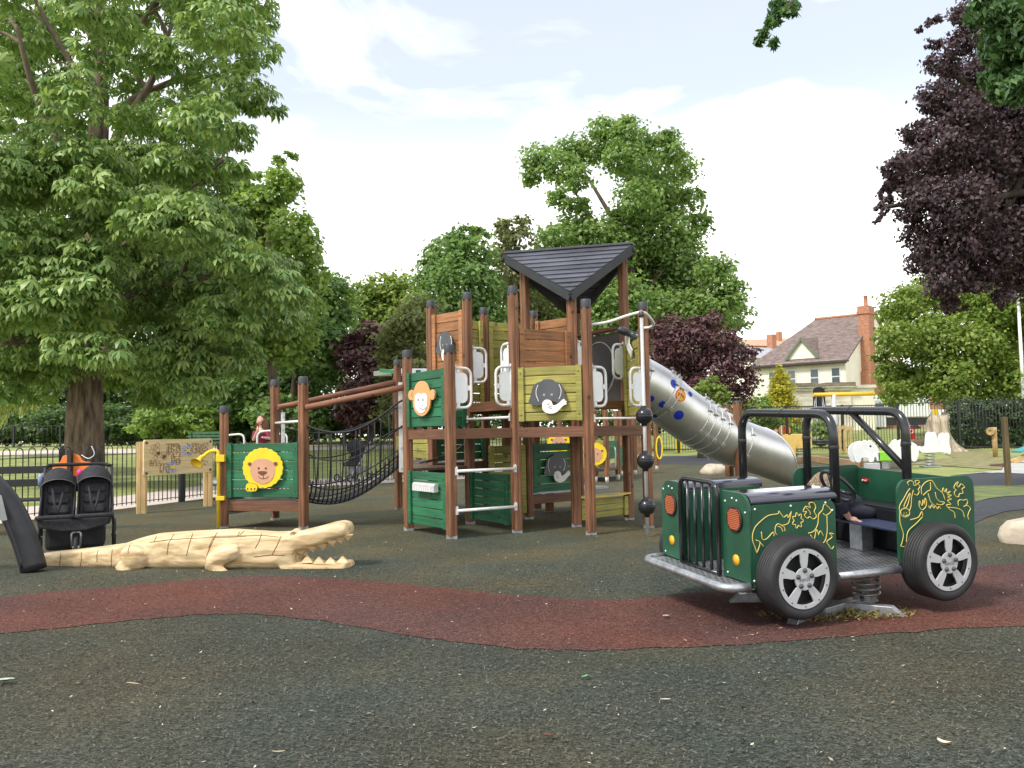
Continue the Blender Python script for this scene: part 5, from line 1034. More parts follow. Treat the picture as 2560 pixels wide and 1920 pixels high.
for (fx, fz) in ((.60, .66), (.34, .2)):
    uc, zc_ = u_a+W2*fx, zlo+(zhi-zlo)*fz
    for (du, dz) in ((-.05, .06), (.06, -.05), (-.06, -.03), (.05, .07)): mb = MB(); mp_.prism(mb, circ(uc+du, zc_+dz, .055, .045, 16), mf, .004); mb.build('butterfly_wing', M('lilac', (.36, .38, .52), .5, .1), bd)
    mb = MB(); mp_.prism(mb, smooth2([(uc-.05, zc_-.035), (uc-.02, zc_), (uc-.06, zc_+.03), (uc+.02, zc_+.02), (uc+.06, zc_+.045), (uc+.04, zc_), (uc+.05, zc_-.03), (uc, zc_-.015)], 3), mf+.005, .02); mb.build('butterfly_body', YELLOW, bd)
mb = MB()
for u in (uA[0]+.05, uB[0]-.05):
    for z in (zlo+.05, zhi-.05): mb.lathe([(0.001, .012), (.022, .01), (.025, 0)], mp_.pt(u, z, mf), mp_.n, 12)
mb.build('bolt', NOSE, bd)
# ------------------------------------------------------------------ house, gateway and street beyond the railings
CREAM = M('cream_render', (.86, .81, .68), .8, .06, (1, 1, 1), 6); TILE = M('brown_tiles', (.16, .115, .10), .8, .35, (2.2, 2.2, 9), 6, bump=.4, col2=(.25, .19, .165)); BRICK = M('red_brick', (.40, .18, .105), .8, .3, (5, 5, 14), 4, bump=.3)
GLASS = M('window_glass', (.10, .12, .14), .12, .15, spec=.7); FRAME = M('white_frame', (.75, .75, .72), .5, .05); STONE = M('pale_stone', (.66, .61, .52), .85, .25, (1.2, 1.2, 4), 7, bump=.3); DKS = M('dark_stone', (.24, .20, .15), .85, .35, (2, 2, 6), 7)
H0 = Vector((21.8, 75.2, gz(21.8, 75.2)-.3)); hx = Vector((.769, -.639, 0)); hy = Vector((.639, .769, 0)); HL, HD, HE, HR = 8.1, 17.4, 6.9, 11.55
house = thing('house', 'cream rendered house with steep brown tiled roof and tall brick chimney beyond the railings', 'house', H0)
def hp3(u, v, z): return Vector((H0.x, H0.y, 0))+hx*u+hy*v+ZUP*z
mb = MB().add([hp3(0, 0, 0), hp3(HL, 0, 0), hp3(HL, HD, 0), hp3(0, HD, 0), hp3(0, 0, HE), hp3(HL, 0, HE), hp3(HL, HD, HE), hp3(0, HD, HE), hp3(HL, HD/2, HR-.15)], [(0, 1, 5, 4), (1, 2, 6, 8, 5), (2, 3, 7, 6), (3, 0, 4, 7)])
mb.box(hp3(HL/2, -.06, 3.4), (HL, .12, .25), hx, hy, ZUP); hw = mb.build('wall', CREAM, house)
o_ = .45; e0, e1_, e2_, e3_ = hp3(-o_, -o_, HE-.25), hp3(HL+o_*.5, -o_, HE-.25), hp3(HL+o_*.5, HD+o_, HE-.25), hp3(-o_, HD+o_, HE-.25); rl, rr2 = hp3(2.6, HD/2, HR), hp3(HL+o_*.5, HD/2, HR); dz_ = ZUP*.18
v8 = [e0, e1_, e2_, e3_, rl, rr2]; rf_ = MB().add(v8+[p-dz_ for p in v8], [(0, 1, 5, 4), (2, 3, 4, 5), (3, 0, 4), (6, 10, 11, 7), (8, 11, 10, 9), (9, 10, 6), (0, 6, 7, 1), (1, 7, 11, 5), (5, 11, 8, 2), (2, 8, 9, 3), (3, 9, 6, 0)]).build('roof', TILE, house)
MB().tube([rl+ZUP*.05, rr2+ZUP*.05], .14, 8).build('ridge_tiles', BRICK, rf_)
# small front gable on the roof slope
def slope(u, t): return hp3(u, -o_+(HD/2+o_)*t, HE-.25+(HR-HE+.25)*t)
gu, gw = 4.3, 1.35; gb = slope(gu, .10); top_ = gb+ZUP*1.75; bk_ = slope(gu, .52); 
g_ = MB().add([gb-hx*gw+ZUP*.05, gb+hx*gw+ZUP*.05, top_], [(0, 1, 2)]).build('gable', CREAM, house)
MB().add([gb-hx*(gw+.15)-hy*.2, gb+hx*(gw+.15)-hy*.2, top_+ZUP*.12-hy*.2, bk_+ZUP*.1], [(0, 2, 3), (1, 3, 2)]).build('gable_roof', TILE, g_)
for sgn in (-1, 1): MB().beam(gb+hx*sgn*(gw+.12)-hy*.15, top_-hy*.15+ZUP*.05, .12, .2).build('barge_board', M('green_trim', (.14, .18, .12), .6, .1), g_)
MB().box(hp3(HL/2, -.5, HE-.22), (HL+.9, .12, .16), hx, hy, ZUP).build('gutter', M('dark_gutter', (.06, .05, .045), .5, .1), house)
ck = hp3(HL+.35, 5.0, 0); cm_ = MB().box(ck+ZUP*3.0, (1.0, 2.2, 6.), hx, hy, ZUP).box(ck+ZUP*8.6, (.9, 1.55, 5.4), hx, hy, ZUP).box(ck+ZUP*11.2, (1.1, 1.75, .25), hx, hy, ZUP).box(ck+ZUP*11.55, (1.0, 1.6, .45), hx, hy, ZUP).build('chimney', BRICK, house)
MB().lathe([(.2, 0), (.24, .1), (.17, .2), (.17, .95), (.22, 1.0), (.15, 1.02)], ck+ZUP*11.75+hy*.1, (0, 0, 1), 12).build('chimney_pot', BRICK, cm_)
for u in (1.8, 3.5, 5.5, 7.3):
    for z in (5.45, 2.3):
        w = MB().box(hp3(u, -.03, z), (.78, .10, 1.55), hx, hy, ZUP).build('window', FRAME, house)
        for q in (-.36, .37): MB().box(hp3(u, -.10, z+q), (.62, .03, .62), hx, hy, ZUP).build('pane', GLASS, w)
        MB().box(hp3(u, -.10, z-.83), (.95, .2, .1), hx, hy, ZUP).build('sill', FRAME, w)
MB().box(hp3(HL+2.6, 12, 2.9), (5.2, 8, 5.8), hx, hy, ZUP).build('brick_wing', BRICK, house)
def wk(u, Y, z): return Vector((u, Y, z))
def stone_pier(x0, x1, Y, zt, mat=STONE):
    xa, xb = at(x0, 1000, Y).x, at(x1, 1000, Y).x; c = (xa+xb)/2; w = xb-xa; mb = MB()
    mb.box((c, Y+.6, zt/2-.2), (w, 1.2, zt)); mb.box((c, Y+.6, zt+.02-.2), (w+.25, 1.45, .22)).box((c, Y+.6, zt+.2-.2), (w+.5, 1.7, .15)).box((c, Y+.6, zt*.72-.2), (w+.12, 1.32, .14)).box((c, Y+.6, .4), (w+.2, 1.4, .9)); return mb
gw_ = thing('stone_gateway', 'pale stone gate piers with a dark weathered cornice before the cream house', 'gateway', (at(2080, 1000, 60).x, 60, 0))
for a, b in ((1976, 2032), (2072, 2128)): p = stone_pier(a, b, 60, 4.1).build('pier', STONE, gw_, .02); xa, xb = at(a, 1000, 60).x, at(b, 1000, 60).x; MB().box(((xa+xb)/2, 60.6, 4.25), (xb-xa+.55, 1.75, .28)).build('coping', DKS, p, .02)
xa, xb = at(2128, 1000, 60).x, at(2190, 1000, 60).x; MB().box(((xa+xb)/2, 60.6, 1.9), (xb-xa, .8, 4.2)).build('side_wall', CREAM, gw_); MB().box(((xa+xb)/2, 60.6, 4.08), (xb-xa+.2, 1.1, .22)).build('coping', STONE, gw_)
xa, xb = at(2032, 1000, 60).x, at(2072, 1000, 60).x; MB().box(((xa+xb)/2, 60.6, 1.0), (xb-xa, .6, 2.6)).build('link_wall', STONE, gw_)
def far_house(label, px, py0, py1, Y, w, d, wallm, roofm, rz):
    p = at(px, py0, Y); h = thing('distant_house', label, 'house', (p.x, Y, 0), rz); T_ = WM[h.name]; ze, zr = at(px, py1, Y).z, p.z
    MB().box((0, 0, ze/2), (w, d, ze)).xf(T_).build('wall', wallm, h)
    r_ = MB().add([(-w/2-.3, -d/2-.3, ze), (w/2+.3, -d/2-.3, ze), (w/2+.3, d/2+.3, ze), (-w/2-.3, d/2+.3, ze), (-w/2-.3, 0, zr), (w/2+.3, 0, zr)], [(0, 1, 5, 4), (2, 3, 4, 5), (0, 4, 3), (1, 2, 5), (3, 2, 1, 0)]).xf(T_).build('roof', roofm, h)
    MB().box((w*.3, 0, zr+.5), (.7, .9, 2.2)).xf(T_).build('chimney', BRICK, r_)
    for u in (-w*.25, w*.25): MB().box((u, -d/2-.03, ze-1.6), (1.1, .1, 1.4)).xf(T_).build('window', GLASS, h)
ORT = M('hazed_orange_tiles', (.50, .30, .20), .8, .25, (2, 2, 8), 5); GRT = M('grey_slates', (.36, .37, .40), .7, .2, (2, 2, 8), 5)  # orange tiles paled in colour to stand for the haze of distance
far_house('distant brick house with orange roof left of the cream house', 1905, 851, 872, 150, 12, 9, BRICK, ORT, .3); far_house('far pale house with orange roof, uppermost on the skyline', 1950, 846, 860, 190, 16, 9, CREAM, ORT, -.2)
far_house('pale grey roofed house half hidden by the purple bush', 1893, 868, 905, 100, 8, 8, CREAM, GRT, .5)
# lorry and van in the street
def wheels(mb_parent, xs, y0, r, T_, w=.22):
    for x in xs: MB().lathe([(0, -w/2), (r*.6, -w/2), (r, -w/2+.03), (r, w/2-.03), (r*.6, w/2), (0, w/2)], (x, y0, r), (0, 1, 0), 18).xf(T_).build('wheel', TYRE, mb_parent)
WV = M('white_paint', (.78, .79, .79), .35, .04)
lx = at(2228, 1040, 62); lo_ = thing('lorry', 'white box lorry parked in the street behind the black bar fence', 'lorry', (lx.x, 62, gz(lx.x, 62)-.6)); T_ = WM[lo_.name]
MB().box((.85, 0, 2.35), (3.1, 2.0, 1.75)).xf(T_).build('cargo_box', WV, lo_, .03)
cabm = MB().prism([(-2.35, .75), (-.78, .75), (-.78, 2.75), (-1.55, 2.75), (-2.1, 1.85), (-2.35, 1.7)], (0, -.95, 0), (1, 0, 0), (0, 0, 1), (0, 1, 0), 1.9).xf(T_).build('cab', WV, lo_, .04)
MB().prism([(-1.98, 1.85), (-.95, 1.85), (-.95, 2.5), (-1.55, 2.5)], (0, -.96, 0), (1, 0, 0), (0, 0, 1), (0, -1, 0), .01).xf(T_).build('side_window', GLASS, cabm)
MB().box((.2, 0, 1.15), (4.6, 1.5, .55)).xf(T_).build('chassis', BLACK, lo_); wheels(lo_, (-1.6, 1.3), -.85, .45, T_); wheels(lo_, (-1.6, 1.3), .85, .45, T_)
vx = at(2374, 1050, 63); va = thing('parked_van', 'small white van half hidden behind the pale tree stump', 'van', (vx.x, 63, gz(vx.x, 63)-.5)); T_ = WM[va.name]
bd_ = MB().prism([(-1.6, .4), (1.7, .4), (1.75, 1.0), (1.5, 1.15), (.9, 1.85), (-1.6, 1.9)], (0, -.8, 0), (1, 0, 0), (0, 0, 1), (0, 1, 0), 1.6).xf(T_).build('body', WV, va, .06); MB().prism([(.2, 1.2), (1.3, 1.2), (.85, 1.75), (.2, 1.75)], (0, -.81, 0), (1, 0, 0), (0, 0, 1), (0, -1, 0), .01).xf(T_).build('side_window', GLASS, bd_); wheels(va, (-1.0, 1.1), -.72, .33, T_); wheels(va, (-1.0, 1.1), .72, .33, T_)
# traffic light seen from behind, lamp column, notices
tx = at(2046, 990, 52); t_ = thing('traffic_light', 'traffic light seen from its dark back in front of the stone gateway', 'traffic light', (tx.x, 52, gz(tx.x, 52))); MB().tube([(tx.x, 52, gz(tx.x, 52)), (tx.x, 52, 3.7)], .06, 8).build('pole', STEEL, t_); MB().prism(rrect(-.38, -.75, .38, .75, .3), (tx.x, 51.93, 2.95), (1, 0, 0), (0, 0, 1), (0, -1, 0), .03).build('backing_board', BLACK, t_); MB().box((tx.x, 51.8, 2.95), (.24, .18, .95)).build('signal_head', BLACK, t_, .02)
tx = at(2546, 760, 44); t_ = thing('lamp_post', 'tall thin white lamp column at the right edge above the hedge', 'lamp post', (tx.x, 44, 0)); MB().tube([(tx.x, 44, 0), (tx.x, 44, tx.z+1.2)], [.11, .07], 10).build('column', WV, t_); MB().box((tx.x-.35, 44, tx.z+1.25), (.9, .16, .1)).build('lamp_head', WV, t_, .03)
rx = at(2278, 1084, 39.85); t_ = thing('notice_board', 'small red notice with a white ring fixed to the black bar fence', 'sign', rx); MB().box(rx, (.30, .025, .52)).build('board', M('notice_red', (.62, .02, .02), .4, .05), t_); MB().tube([rx+Vector((.085*math.cos(a), -.018, .10+.085*math.sin(a))) for a in [2*math.pi*i/20 for i in range(20)]], .022, 6, closed=True).build('ring', BOARD, t_)
yx = at(2338, 1031, 41.5); t_ = thing('yellow_notice', 'small yellow board on a post seen through the bar fence', 'sign', (yx.x, yx.y, 0)); MB().box(yx, (.27, .02, .28)).build('board', YELLOW, t_); MB().tube([(yx.x, yx.y+.04, 0), (yx.x, yx.y+.04, yx.z)], .03, 8).build('post', IRON, t_)
# ------------------------------------------------------------------ play things at the back right
def coil(parent, x, y, z0, z1, r=.10, turns=4.5):
    pts = [(x+r*math.cos(a), y+r*math.sin(a), z0+(z1-z0)*a/(turns*2*math.pi)) for a in [2*math.pi*i/14 for i in range(int(14*turns)+1)]]; MB().tube(pts, .014, 6).build('spring', STEEL, parent)
ES = [(-.50, .30), (-.49, .52), (-.42, .66), (-.30, .74), (-.16, .80), (-.02, .83), (.08, .80), (.12, .87), (.22, .84), (.34, .72), (.44, .56), (.49, .40), (.50, .20), (.47, .08), (.40, .08), (.37, .18), (.30, .22), (.26, .06), (.10, .04), (.06, .17), (-.08, .22), (-.20, .17), (-.25, .03), (-.40, .05), (-.45, .18)]
ES = [(x*.76, z*.76) for x, z in ES]; el_ = at(2216, 1150, 24.); es = thing('elephant_seesaw', 'white elephant shaped seesaw with bright green middle seat', 'seesaw', (el_.x, 24, 0)); LIME = M('lime_board', (.25, .62, .05), .4, .05)
for cx2, mir in ((-.56, 1), (.56, -1)):
    e = MB().prism(smooth2([(p[0]*mir, p[1]) for p in ES], 2), (el_.x+cx2, 24, .18), (1, 0, 0), (0, 0, 1), (0, 1, 0), .05).prism(smooth2([(p[0]*mir, p[1]) for p in ES], 2), (el_.x+cx2, 24.35, .18), (1, 0, 0), (0, 0, 1), (0, 1, 0), .05).build('elephant_side', WV, es, .006)
    MB().lathe([(.0, .006), (.03, .004), (.03, 0)], (el_.x+cx2+.12*mir, 24, .66), (0, -1, 0), 12).build('eye', BLACK, e)
MB().box((el_.x, 24.2, .36), (.50, .4, .28)).build('seat', LIME, es, .03); MB().box((el_.x+.02, 24.2, .12), (.22, .2, .26)).build('pedestal', STEEL, es)
wx = at(2330, 1168, 24.6); ws = thing('white_springer', 'low white animal springer on a coil beside the tree stump', 'spring rocker', (wx.x, wx.y, 0))
wo_ = [(-.42, .55), (-.30, .62), (-.16, .58), (-.13, .75), (-.10, .96), (-.02, 1.03), (.06, 1.0), (.09, .8), (.13, .60), (.20, .60), (.24, .78), (.30, .95), (.42, 1.0), (.46, .88), (.43, .7), (.48, .50), (.44, .36), (.36, .40), (.1, .44), (-.2, .42), (-.40, .44)]
for dy in (0, .28): MB().prism(smooth2(wo_, 2), (wx.x+.03, wx.y+dy-.15, 0), (1, 0, 0), (0, 0, 1), (0, 1, 0), .04).build('side_board', WV, ws, .006)
MB().box((wx.x-.05, wx.y, .50), (.6, .26, .05)).build('seat', WV, ws); coil(ws, wx.x-.05, wx.y, .03, .42, .14); MB().box((wx.x-.05, wx.y, .02), (.5, .3, .04)).build('foot', STEEL, ws)
yx_ = at(1985, 1152, 30.5); ys = thing('yellow_springer', 'yellow bear shaped springer with a square tail board', 'spring rocker', (yx_.x, yx_.y, 0)); BUFF = M('buff_board', (.66, .46, .13), .45, .08)
MB().prism(smooth2([(-.26, .30), (-.30, .62), (-.32, .85), (-.22, .98), (-.1, 1.0), (.02, .96), (.16, 1.0), (.26, .92), (.25, .70), (.20, .45), (.17, .05), (.05, .05), (.02, .28), (-.06, .28), (-.10, .05), (-.22, .08)], 3), (yx_.x-.22, yx_.y-.3, 0), (1, 0, 0), (0, 0, 1), (0, 1, 0), .05).build('bear_board', BUFF, ys, .006)
MB().box((yx_.x+.30, yx_.y, .72), (.75, .06, .55)).build('tail_board', BUFF, ys, .02); MB().box((yx_.x+.1, yx_.y-.1, .5), (.6, .3, .05)).build('seat', BUFF, ys); coil(ys, yx_.x+.2, yx_.y-.1, .04, .48, .15); MB().box((yx_.x+.2, yx_.y-.1, .02), (.45, .3, .04)).build('foot', STEEL, ys)
def sleeper(label, a, b, h=.22): o = thing('timber_sleeper', label, 'timber edging', ((a.x+b.x)/2, (a.y+b.y)/2, 0), 0, 'timber edging'); MB().beam((a.x, a.y, h/2), (b.x, b.y, h/2), .16, h).build('beam', W_SLEEP, o, .01)
sleeper('short timber sleeper edging left of the jeep roll bar', gnd(1960, 1163), gnd(2030, 1153)); sleeper('long timber sleeper edging seen through the jeep hoops', gnd(2036, 1155), gnd(2168, 1172))
bx_ = gnd(2186, 1174); o = thing('concrete_block', 'pale grey block at the end of the timber edging', 'block', (bx_.x, bx_.y, 0)); MB().box((bx_.x, bx_.y+.15, .09), (.34, .3, .18)).build('block', M('pale_block', (.5, .5, .52), .8, .1), o, .01)
bs = at(2090, 1137, 35.8); sw = thing('rotating_swing', 'yellow crossbeam swing on a grey post with hanging chains and basket seat', 'swing', (bs.x, 35.8, 0)); zt = at(2090, 986, 35.8).z
MB().tube([(bs.x, 35.8, 0), (bs.x, 35.8, zt)], .10, 14).build('post', M('post_grey', (.55, .56, .58), .4, .1, metal=.2), sw); MB().tube([(at(2034, 986, 35.8).x, 35.8, zt), (at(2186, 986, 35.8).x, 35.8, zt)], .085, 14).build('crossbeam', M('beam_yellow', (.85, .50, .02), .35, .06), sw)
cxs = at(2052, 1100, 35.8); 
for dx, dy in ((-.22, -.2), (.22, -.2), (-.22, .2), (.22, .2)): MB().tube([(cxs.x+dx*.6, 35.8+dy*.2, zt), (cxs.x+dx*1.3, 35.8+dy*1.3, .62)], .014, 6).build('chain', STEEL, sw)
for z in (.62, .52): MB().tube([(cxs.x+.36*math.cos(a), 35.8+.36*math.sin(a), z) for a in [2*math.pi*i/24 for i in range(24)]], .045, 8, closed=True).build('basket_ring', BLACK, sw)
MB().lathe([(0, .42), (.2, .44), (.36, .54)], (cxs.x, 35.8, 0), (0, 0, 1), 24).build('basket_seat', BLACK, sw)
wg = at(2112, 1110, 38.5); w_ = thing('timber_stand', 'small pale timber stand standing by the bar fence behind the swing', 'timber stand', (wg.x, 38.5, 0))
for dx, h in ((-.25, 1.05), (.0, 1.3), (.27, 1.15)): MB().beam((wg.x+dx, 38.5, 0), (wg.x+dx, 38.5, h), .14, .1, (1, 0, 0)).build('post', W_PALE, w_)
MB().beam((wg.x-.35, 38.45, 1.2), (wg.x+.4, 38.45, 1.12), .05, .12).build('cross_rail', W_PALE, w_)
# tree stump with spreading roots
sx_ = at(2348, 1120, 38.3); stp = thing('tree_stump', 'tall pale broken tree stump with spreading roots in front of the bar fence', 'tree stump', (sx_.x, 38.3, 0)); rs_ = random.Random(5); vs_ = []; nz2, na = 14, 36
for i in range(nz2+1):
    f = i/nz2; z = -.1+1.55*f
    for j in range(na):
        a = 2*math.pi*j/na; fl2 = (1-f)**3*(.55+.55*max(0, math.cos(a-.2))**2+.35*math.cos(3*a+1)); r = .44+.07*math.sin(5*a+.7)+.05*math.sin(9*a)+fl2*.8; zz = z+(.22*math.sin(4*a)+.16*rs_.random() if i == nz2 else 0); vs_.append((sx_.x+r*math.cos(a), 38.3+r*math.sin(a), zz))
MB().add(vs_, [(i*na+j, i*na+(j+1) % na, (i+1)*na+(j+1) % na, (i+1)*na+j) for i in range(nz2) for j in range(na)]+[tuple(nz2*na+j for j in range(na))], 0, True).build('stump', M('weathered_stump', (.36, .30, .22), .9, .5, (6, 6, 1.2), 8, bump=1.), stp)
MB().box((sx_.x-.95, 38.0, .28), (1.9, .5, .6)).build('bark_base', M('dark_bark', (.12, .09, .06), .9, .4, (6, 6, 6), 7, bump=.6), stp, .1)
# posts and rocks on the right
lp_ = gnd(2489, 1143); o = thing('play_post', 'pale round timber post with a log roller fixed near its top', 'post', (lp_.x, lp_.y, 0)); MB().tube([(lp_.x, lp_.y, 0), (lp_.x, lp_.y, 1.1)], .085, 14).build('post', W_PALE, o); MB().lathe([(0, -.1), (.15, -.1), (.15, .1), (.05, .1), (.05, .06), (0, .06)], (lp_.x-.13, lp_.y-.03, .95), (-.75, -.66, 0), 20).build('roller', W_PALE, o, .01)
lp_ = gnd(2522, 1215); o = thing('marker_post', 'brown square timber post standing on the grass edge at the far right', 'post', (lp_.x, lp_.y, 0)); MB().beam((lp_.x, lp_.y, 0), (lp_.x-.02, lp_.y, 1.37), .095, .095, (1, 0, 0)).build('post', wood('weathered_post', (.22, .155, .075), 'v'), o, .008)
def rock(name, label, c, r, seed, mat):
    rd = random.Random(seed); mb = MB().ball((0, 0, 0), 1., 20); dirs = [Vector((rd.gauss(0, 1), rd.gauss(0, 1), rd.gauss(0, 1))).normalized() for _ in range(14)]; ks = [rd.uniform(.62, .92) for _ in dirs]
    def cut(v):
        for d, k in zip(dirs, ks):
            e = v.dot(d)-k
            if e > 0: v = v-d*e
        return v
    mb.v = [cut(v) for v in mb.v]; mb.v = [Vector((c[0]+v.x*r[0], c[1]+v.y*r[1], c[2]+v.z*r[2])) for v in mb.v]; o = thing(name, label, 'rock', (c[0], c[1], 0)); mb.build('stone', mat, o); return o
ROCK = M('sandstone', (.50, .43, .33), .9, .25, (5, 5, 5), 8, bump=.6); rock('boulder', 'pale sandstone boulder cut by the right edge of the picture', (5.55, 8.75, .07), (.50, .40, .25), 4, ROCK)
rk = gnd(1790, 1186); rock('sandstone_slab', 'flat sandy slab lying on the ground behind the jeep bonnet and slide', (rk.x, rk.y, .1), (.5, .4, .22), 8, ROCK)
tl = at(2555, 1150, 26); o = thing('play_ramp', 'timber ramp with teal board just showing at the right edge', 'play equipment', (tl.x+.8, 26, 0)); MB().beam((tl.x-.35, 26, .02), (tl.x+1.2, 26, .62), .14, .14).build('beam', W_PALE, o); MB().beam((tl.x-.1, 26.1, .34), (tl.x+1.3, 26.1, .85), .5, .05).build('teal_board', M('teal', (.05, .30, .30), .4, .1), o)
# child in blue and striped drum board by the far fence
cp_ = at(1941, 1120, 39.6); gb_ = thing('person', 'small child in a blue dress standing by the far black bar fence', 'person', (cp_.x, 39.6, 0)); X_, Y_ = cp_.x, 39.6
body('body', [([(X_, Y_, .95), (X_, Y_, .86)], [.04, .045]), ([(X_, Y_, .86), (X_, Y_, .5)], [.09, .11]), ([(X_-.07, Y_, .5), (X_-.08, Y_-.02, .25), (X_-.08, Y_, .04)], [.06, .045, .035]), ([(X_+.07, Y_, .5), (X_+.07, Y_+.03, .25), (X_+.07, Y_, .04)], [.06, .045, .035]), ([(X_-.11, Y_, .84), (X_-.15, Y_-.02, .65), (X_-.13, Y_-.1, .5)], [.04, .032, .025]), ([(X_+.11, Y_, .84), (X_+.18, Y_-.02, .68), (X_+.2, Y_-.06, .5)], [.04, .032, .025])], [((X_, Y_, 1.06), .105), ((X_-.08, Y_-.06, .02), .045), ((X_+.07, Y_-.06, .02), .045)], .018, SKIN, gb_)
MB().lathe([(.06, .90), (.11, .85), (.115, .62), (.19, .33), (.0, .36)], (X_, Y_, 0), (0, 0, 1), 18).build('dress', M('blue_cloth', (.03, .05, .25), .8, .2), gb_); MB().ball((X_, Y_+.02, 1.08), (.115, .105, .115), 14).build('hair', M('light_brown_hair', (.28, .17, .09), .7, .2), gb_)
dr = at(1961, 1076, 40.9); o = thing('striped_drum_board', 'round orange and white striped board fixed on the far bar fence', 'play board', dr); p = MB().prism(circ(0, 0, .30, .27), dr, (1, 0, 0), (0, 0, 1), (0, -1, 0), .05).build('drum', M('drum_orange', (.80, .30, .06), .4, .06), o)
for q, m_ in ((-.16, BOARD), (-.02, M('drum_red', (.55, .05, .02), .4, .06)), (.12, BOARD)): MB().box(dr+Vector((q, -.055, 0)), (.065, .01, .46)).build('stripe', m_, p)
yl = gnd(1697, 1135); o = thing('yellow_marker', 'short bright yellow upright board beyond the slide', 'play board', (yl.x, yl.y, 0)); MB().prism(rrect(-.15, 0, .15, .75, .05), (yl.x, yl.y, 0), (1, 0, 0), (0, 0, 1), (0, 1, 0), .06).build('board', YELLOW, o)
# ------------------------------------------------------------------ small second play house behind the tower
ph = thing('small_play_house', 'low wooden play house with lion panels and orange boards seen under the tower deck', 'play house', (2.6, 22, 0)); WFT = M('white_foot', (.7, .7, .68), .4, .1)
def php(px, Y): return at(px, 1100, Y).xy
PH = [(1487, 20.6), (1515, 20.3), (1543, 21.3), (1556, 23.2), (1586, 23.5), (1610, 24.5), (1400, 21.5), (1640, 26.0)]
for px_, Y_ in PH: q = php(px_, Y_); p = post_mesh(q.x, q.y, .14, 1.75).build('post', W_POST, ph, .003); MB().tube([(q.x, q.y, 0), (q.x, q.y, .16)], .045, 10).build('foot', WFT, p)
def pw_(a, b, z0, z1, mat, n):
    pl = Plane(php(*PH[a]), php(*PH[b])); mb = MB(); h = (z1-z0)/n
    for i in range(n): mb.box(pl.pt(pl.l/2, z0+h*(i+.5)), (pl.l-.08, .03, h-.006), pl.ex, pl.n, ZUP)
    mb.build('wall_panel', mat, ph); return pl
pa = pw_(6, 1, .35, 1.02, W_OLIVE, 5); pw_(1, 2, .55, 1.0, W_GREEN, 3); pw_(2, 3, .3, .8, W_GREEN, 4); pw_(2, 3, .85, 1.2, W_ORANGE, 3); pw_(4, 5, .55, 1.05, W_ORANGE, 5); pw_(4, 5, 1.06, 1.3, W_GREEN, 2); pw_(6, 0, 1.03, 1.3, W_ORANGE, 2)
def far_lion(px, py, Y, r):
    q = at(px, py, Y); m = MB().prism([(p[0]*(1+.04*abs(math.cos(11*k*math.pi/33))), p[1]) for k, p in enumerate(circ(0, 0, r, n=66))], q, (1, 0, 0), (0, 0, 1), (0, -1, 0), .02).build('lion_plaque', YELLOW, ph); MB().prism(circ(0, -.02, r*.62), q+Vector((0, -.021, 0)), (1, 0, 0), (0, 0, 1), (0, -1, 0), .006).build('face', PEACH, m)
    for s_ in (-1, 1): MB().prism(circ(0, 0, r*.09), q+Vector((s_*r*.62, -.022, r*.28)), (1, 0, 0), (0, 0, 1), (0, -1, 0), .008).build('ear', NOSE, m); MB().prism(circ(0, 0, r*.06), q+Vector((s_*r*.2, -.028, 0)), (1, 0, 0), (0, 0, 1), (0, -1, 0), .004).build('eye', NOSE, m)
far_lion(1488, 1135, 20.25, .27); far_lion(1397, 1107, 21.1, .28)
MB().prism([tuple(php(*PH[6])), tuple(php(*PH[1])), tuple(php(*PH[2])), tuple(php(*PH[3]))], (0, 0, .26), (1, 0, 0), (0, 1, 0), (0, 0, 1), .05).build('deck', wood('deck_boards', (.13, .085, .06)), ph)
for (x0, x1) in ((1521, 1524), (1536, 1538)): MB().tube(arc([at(x0, 1118, 20.8), at(x1, 1122, 20.7), at(x1+1, 1165, 20.7), at(x0, 1172, 20.8)], .06), .018, 8).build('hand_rail', WHITE, ph)
q = at(1648, 1120, 25.9); MB().tube([q+Vector((.09*math.cos(a), -.02, .34*math.sin(a))) for a in [2*math.pi*i/28 for i in range(28)]], .025, 8, closed=True).build('mirror_rim', YELLOW, ph); MB().prism(circ(0, 0, .085, .33), q, (1, 0, 0), (0, 0, 1), (0, -1, 0), .01).build('mirror', M('dark_mirror', (.10, .11, .11), .15, .1, metal=.5), ph)
# white roofed frame further back, left of the tower
cq = at(1010, 925, 24); cf = thing('canopy_frame', 'white flat canopy with green edge on brown posts behind the rope bridge end', 'canopy', (cq.x, 24, 0))
MB().beam(at(962, 931, 24), at(1075, 923, 24)+Vector((0, 1.2, 0)), 1.2, .14).build('canopy', BOARD, cf, .02); MB().beam(at(952, 926, 23.6), at(990, 930, 23.2), .12, .10).build('green_edge', M('mint_green', (.12, .45, .22), .4, .1), cf)
for px_ in (986, 1046): q = at(px_, 930, 23.3); p = post_mesh(q.x, q.y, .03, q.z).build('post', W_POST, cf); MB().lathe([(0, -.16), (.075, -.16), (.075, .05), (0, .06)], q, (0, 0, 1), 14).build('post_cap', CAP, p)
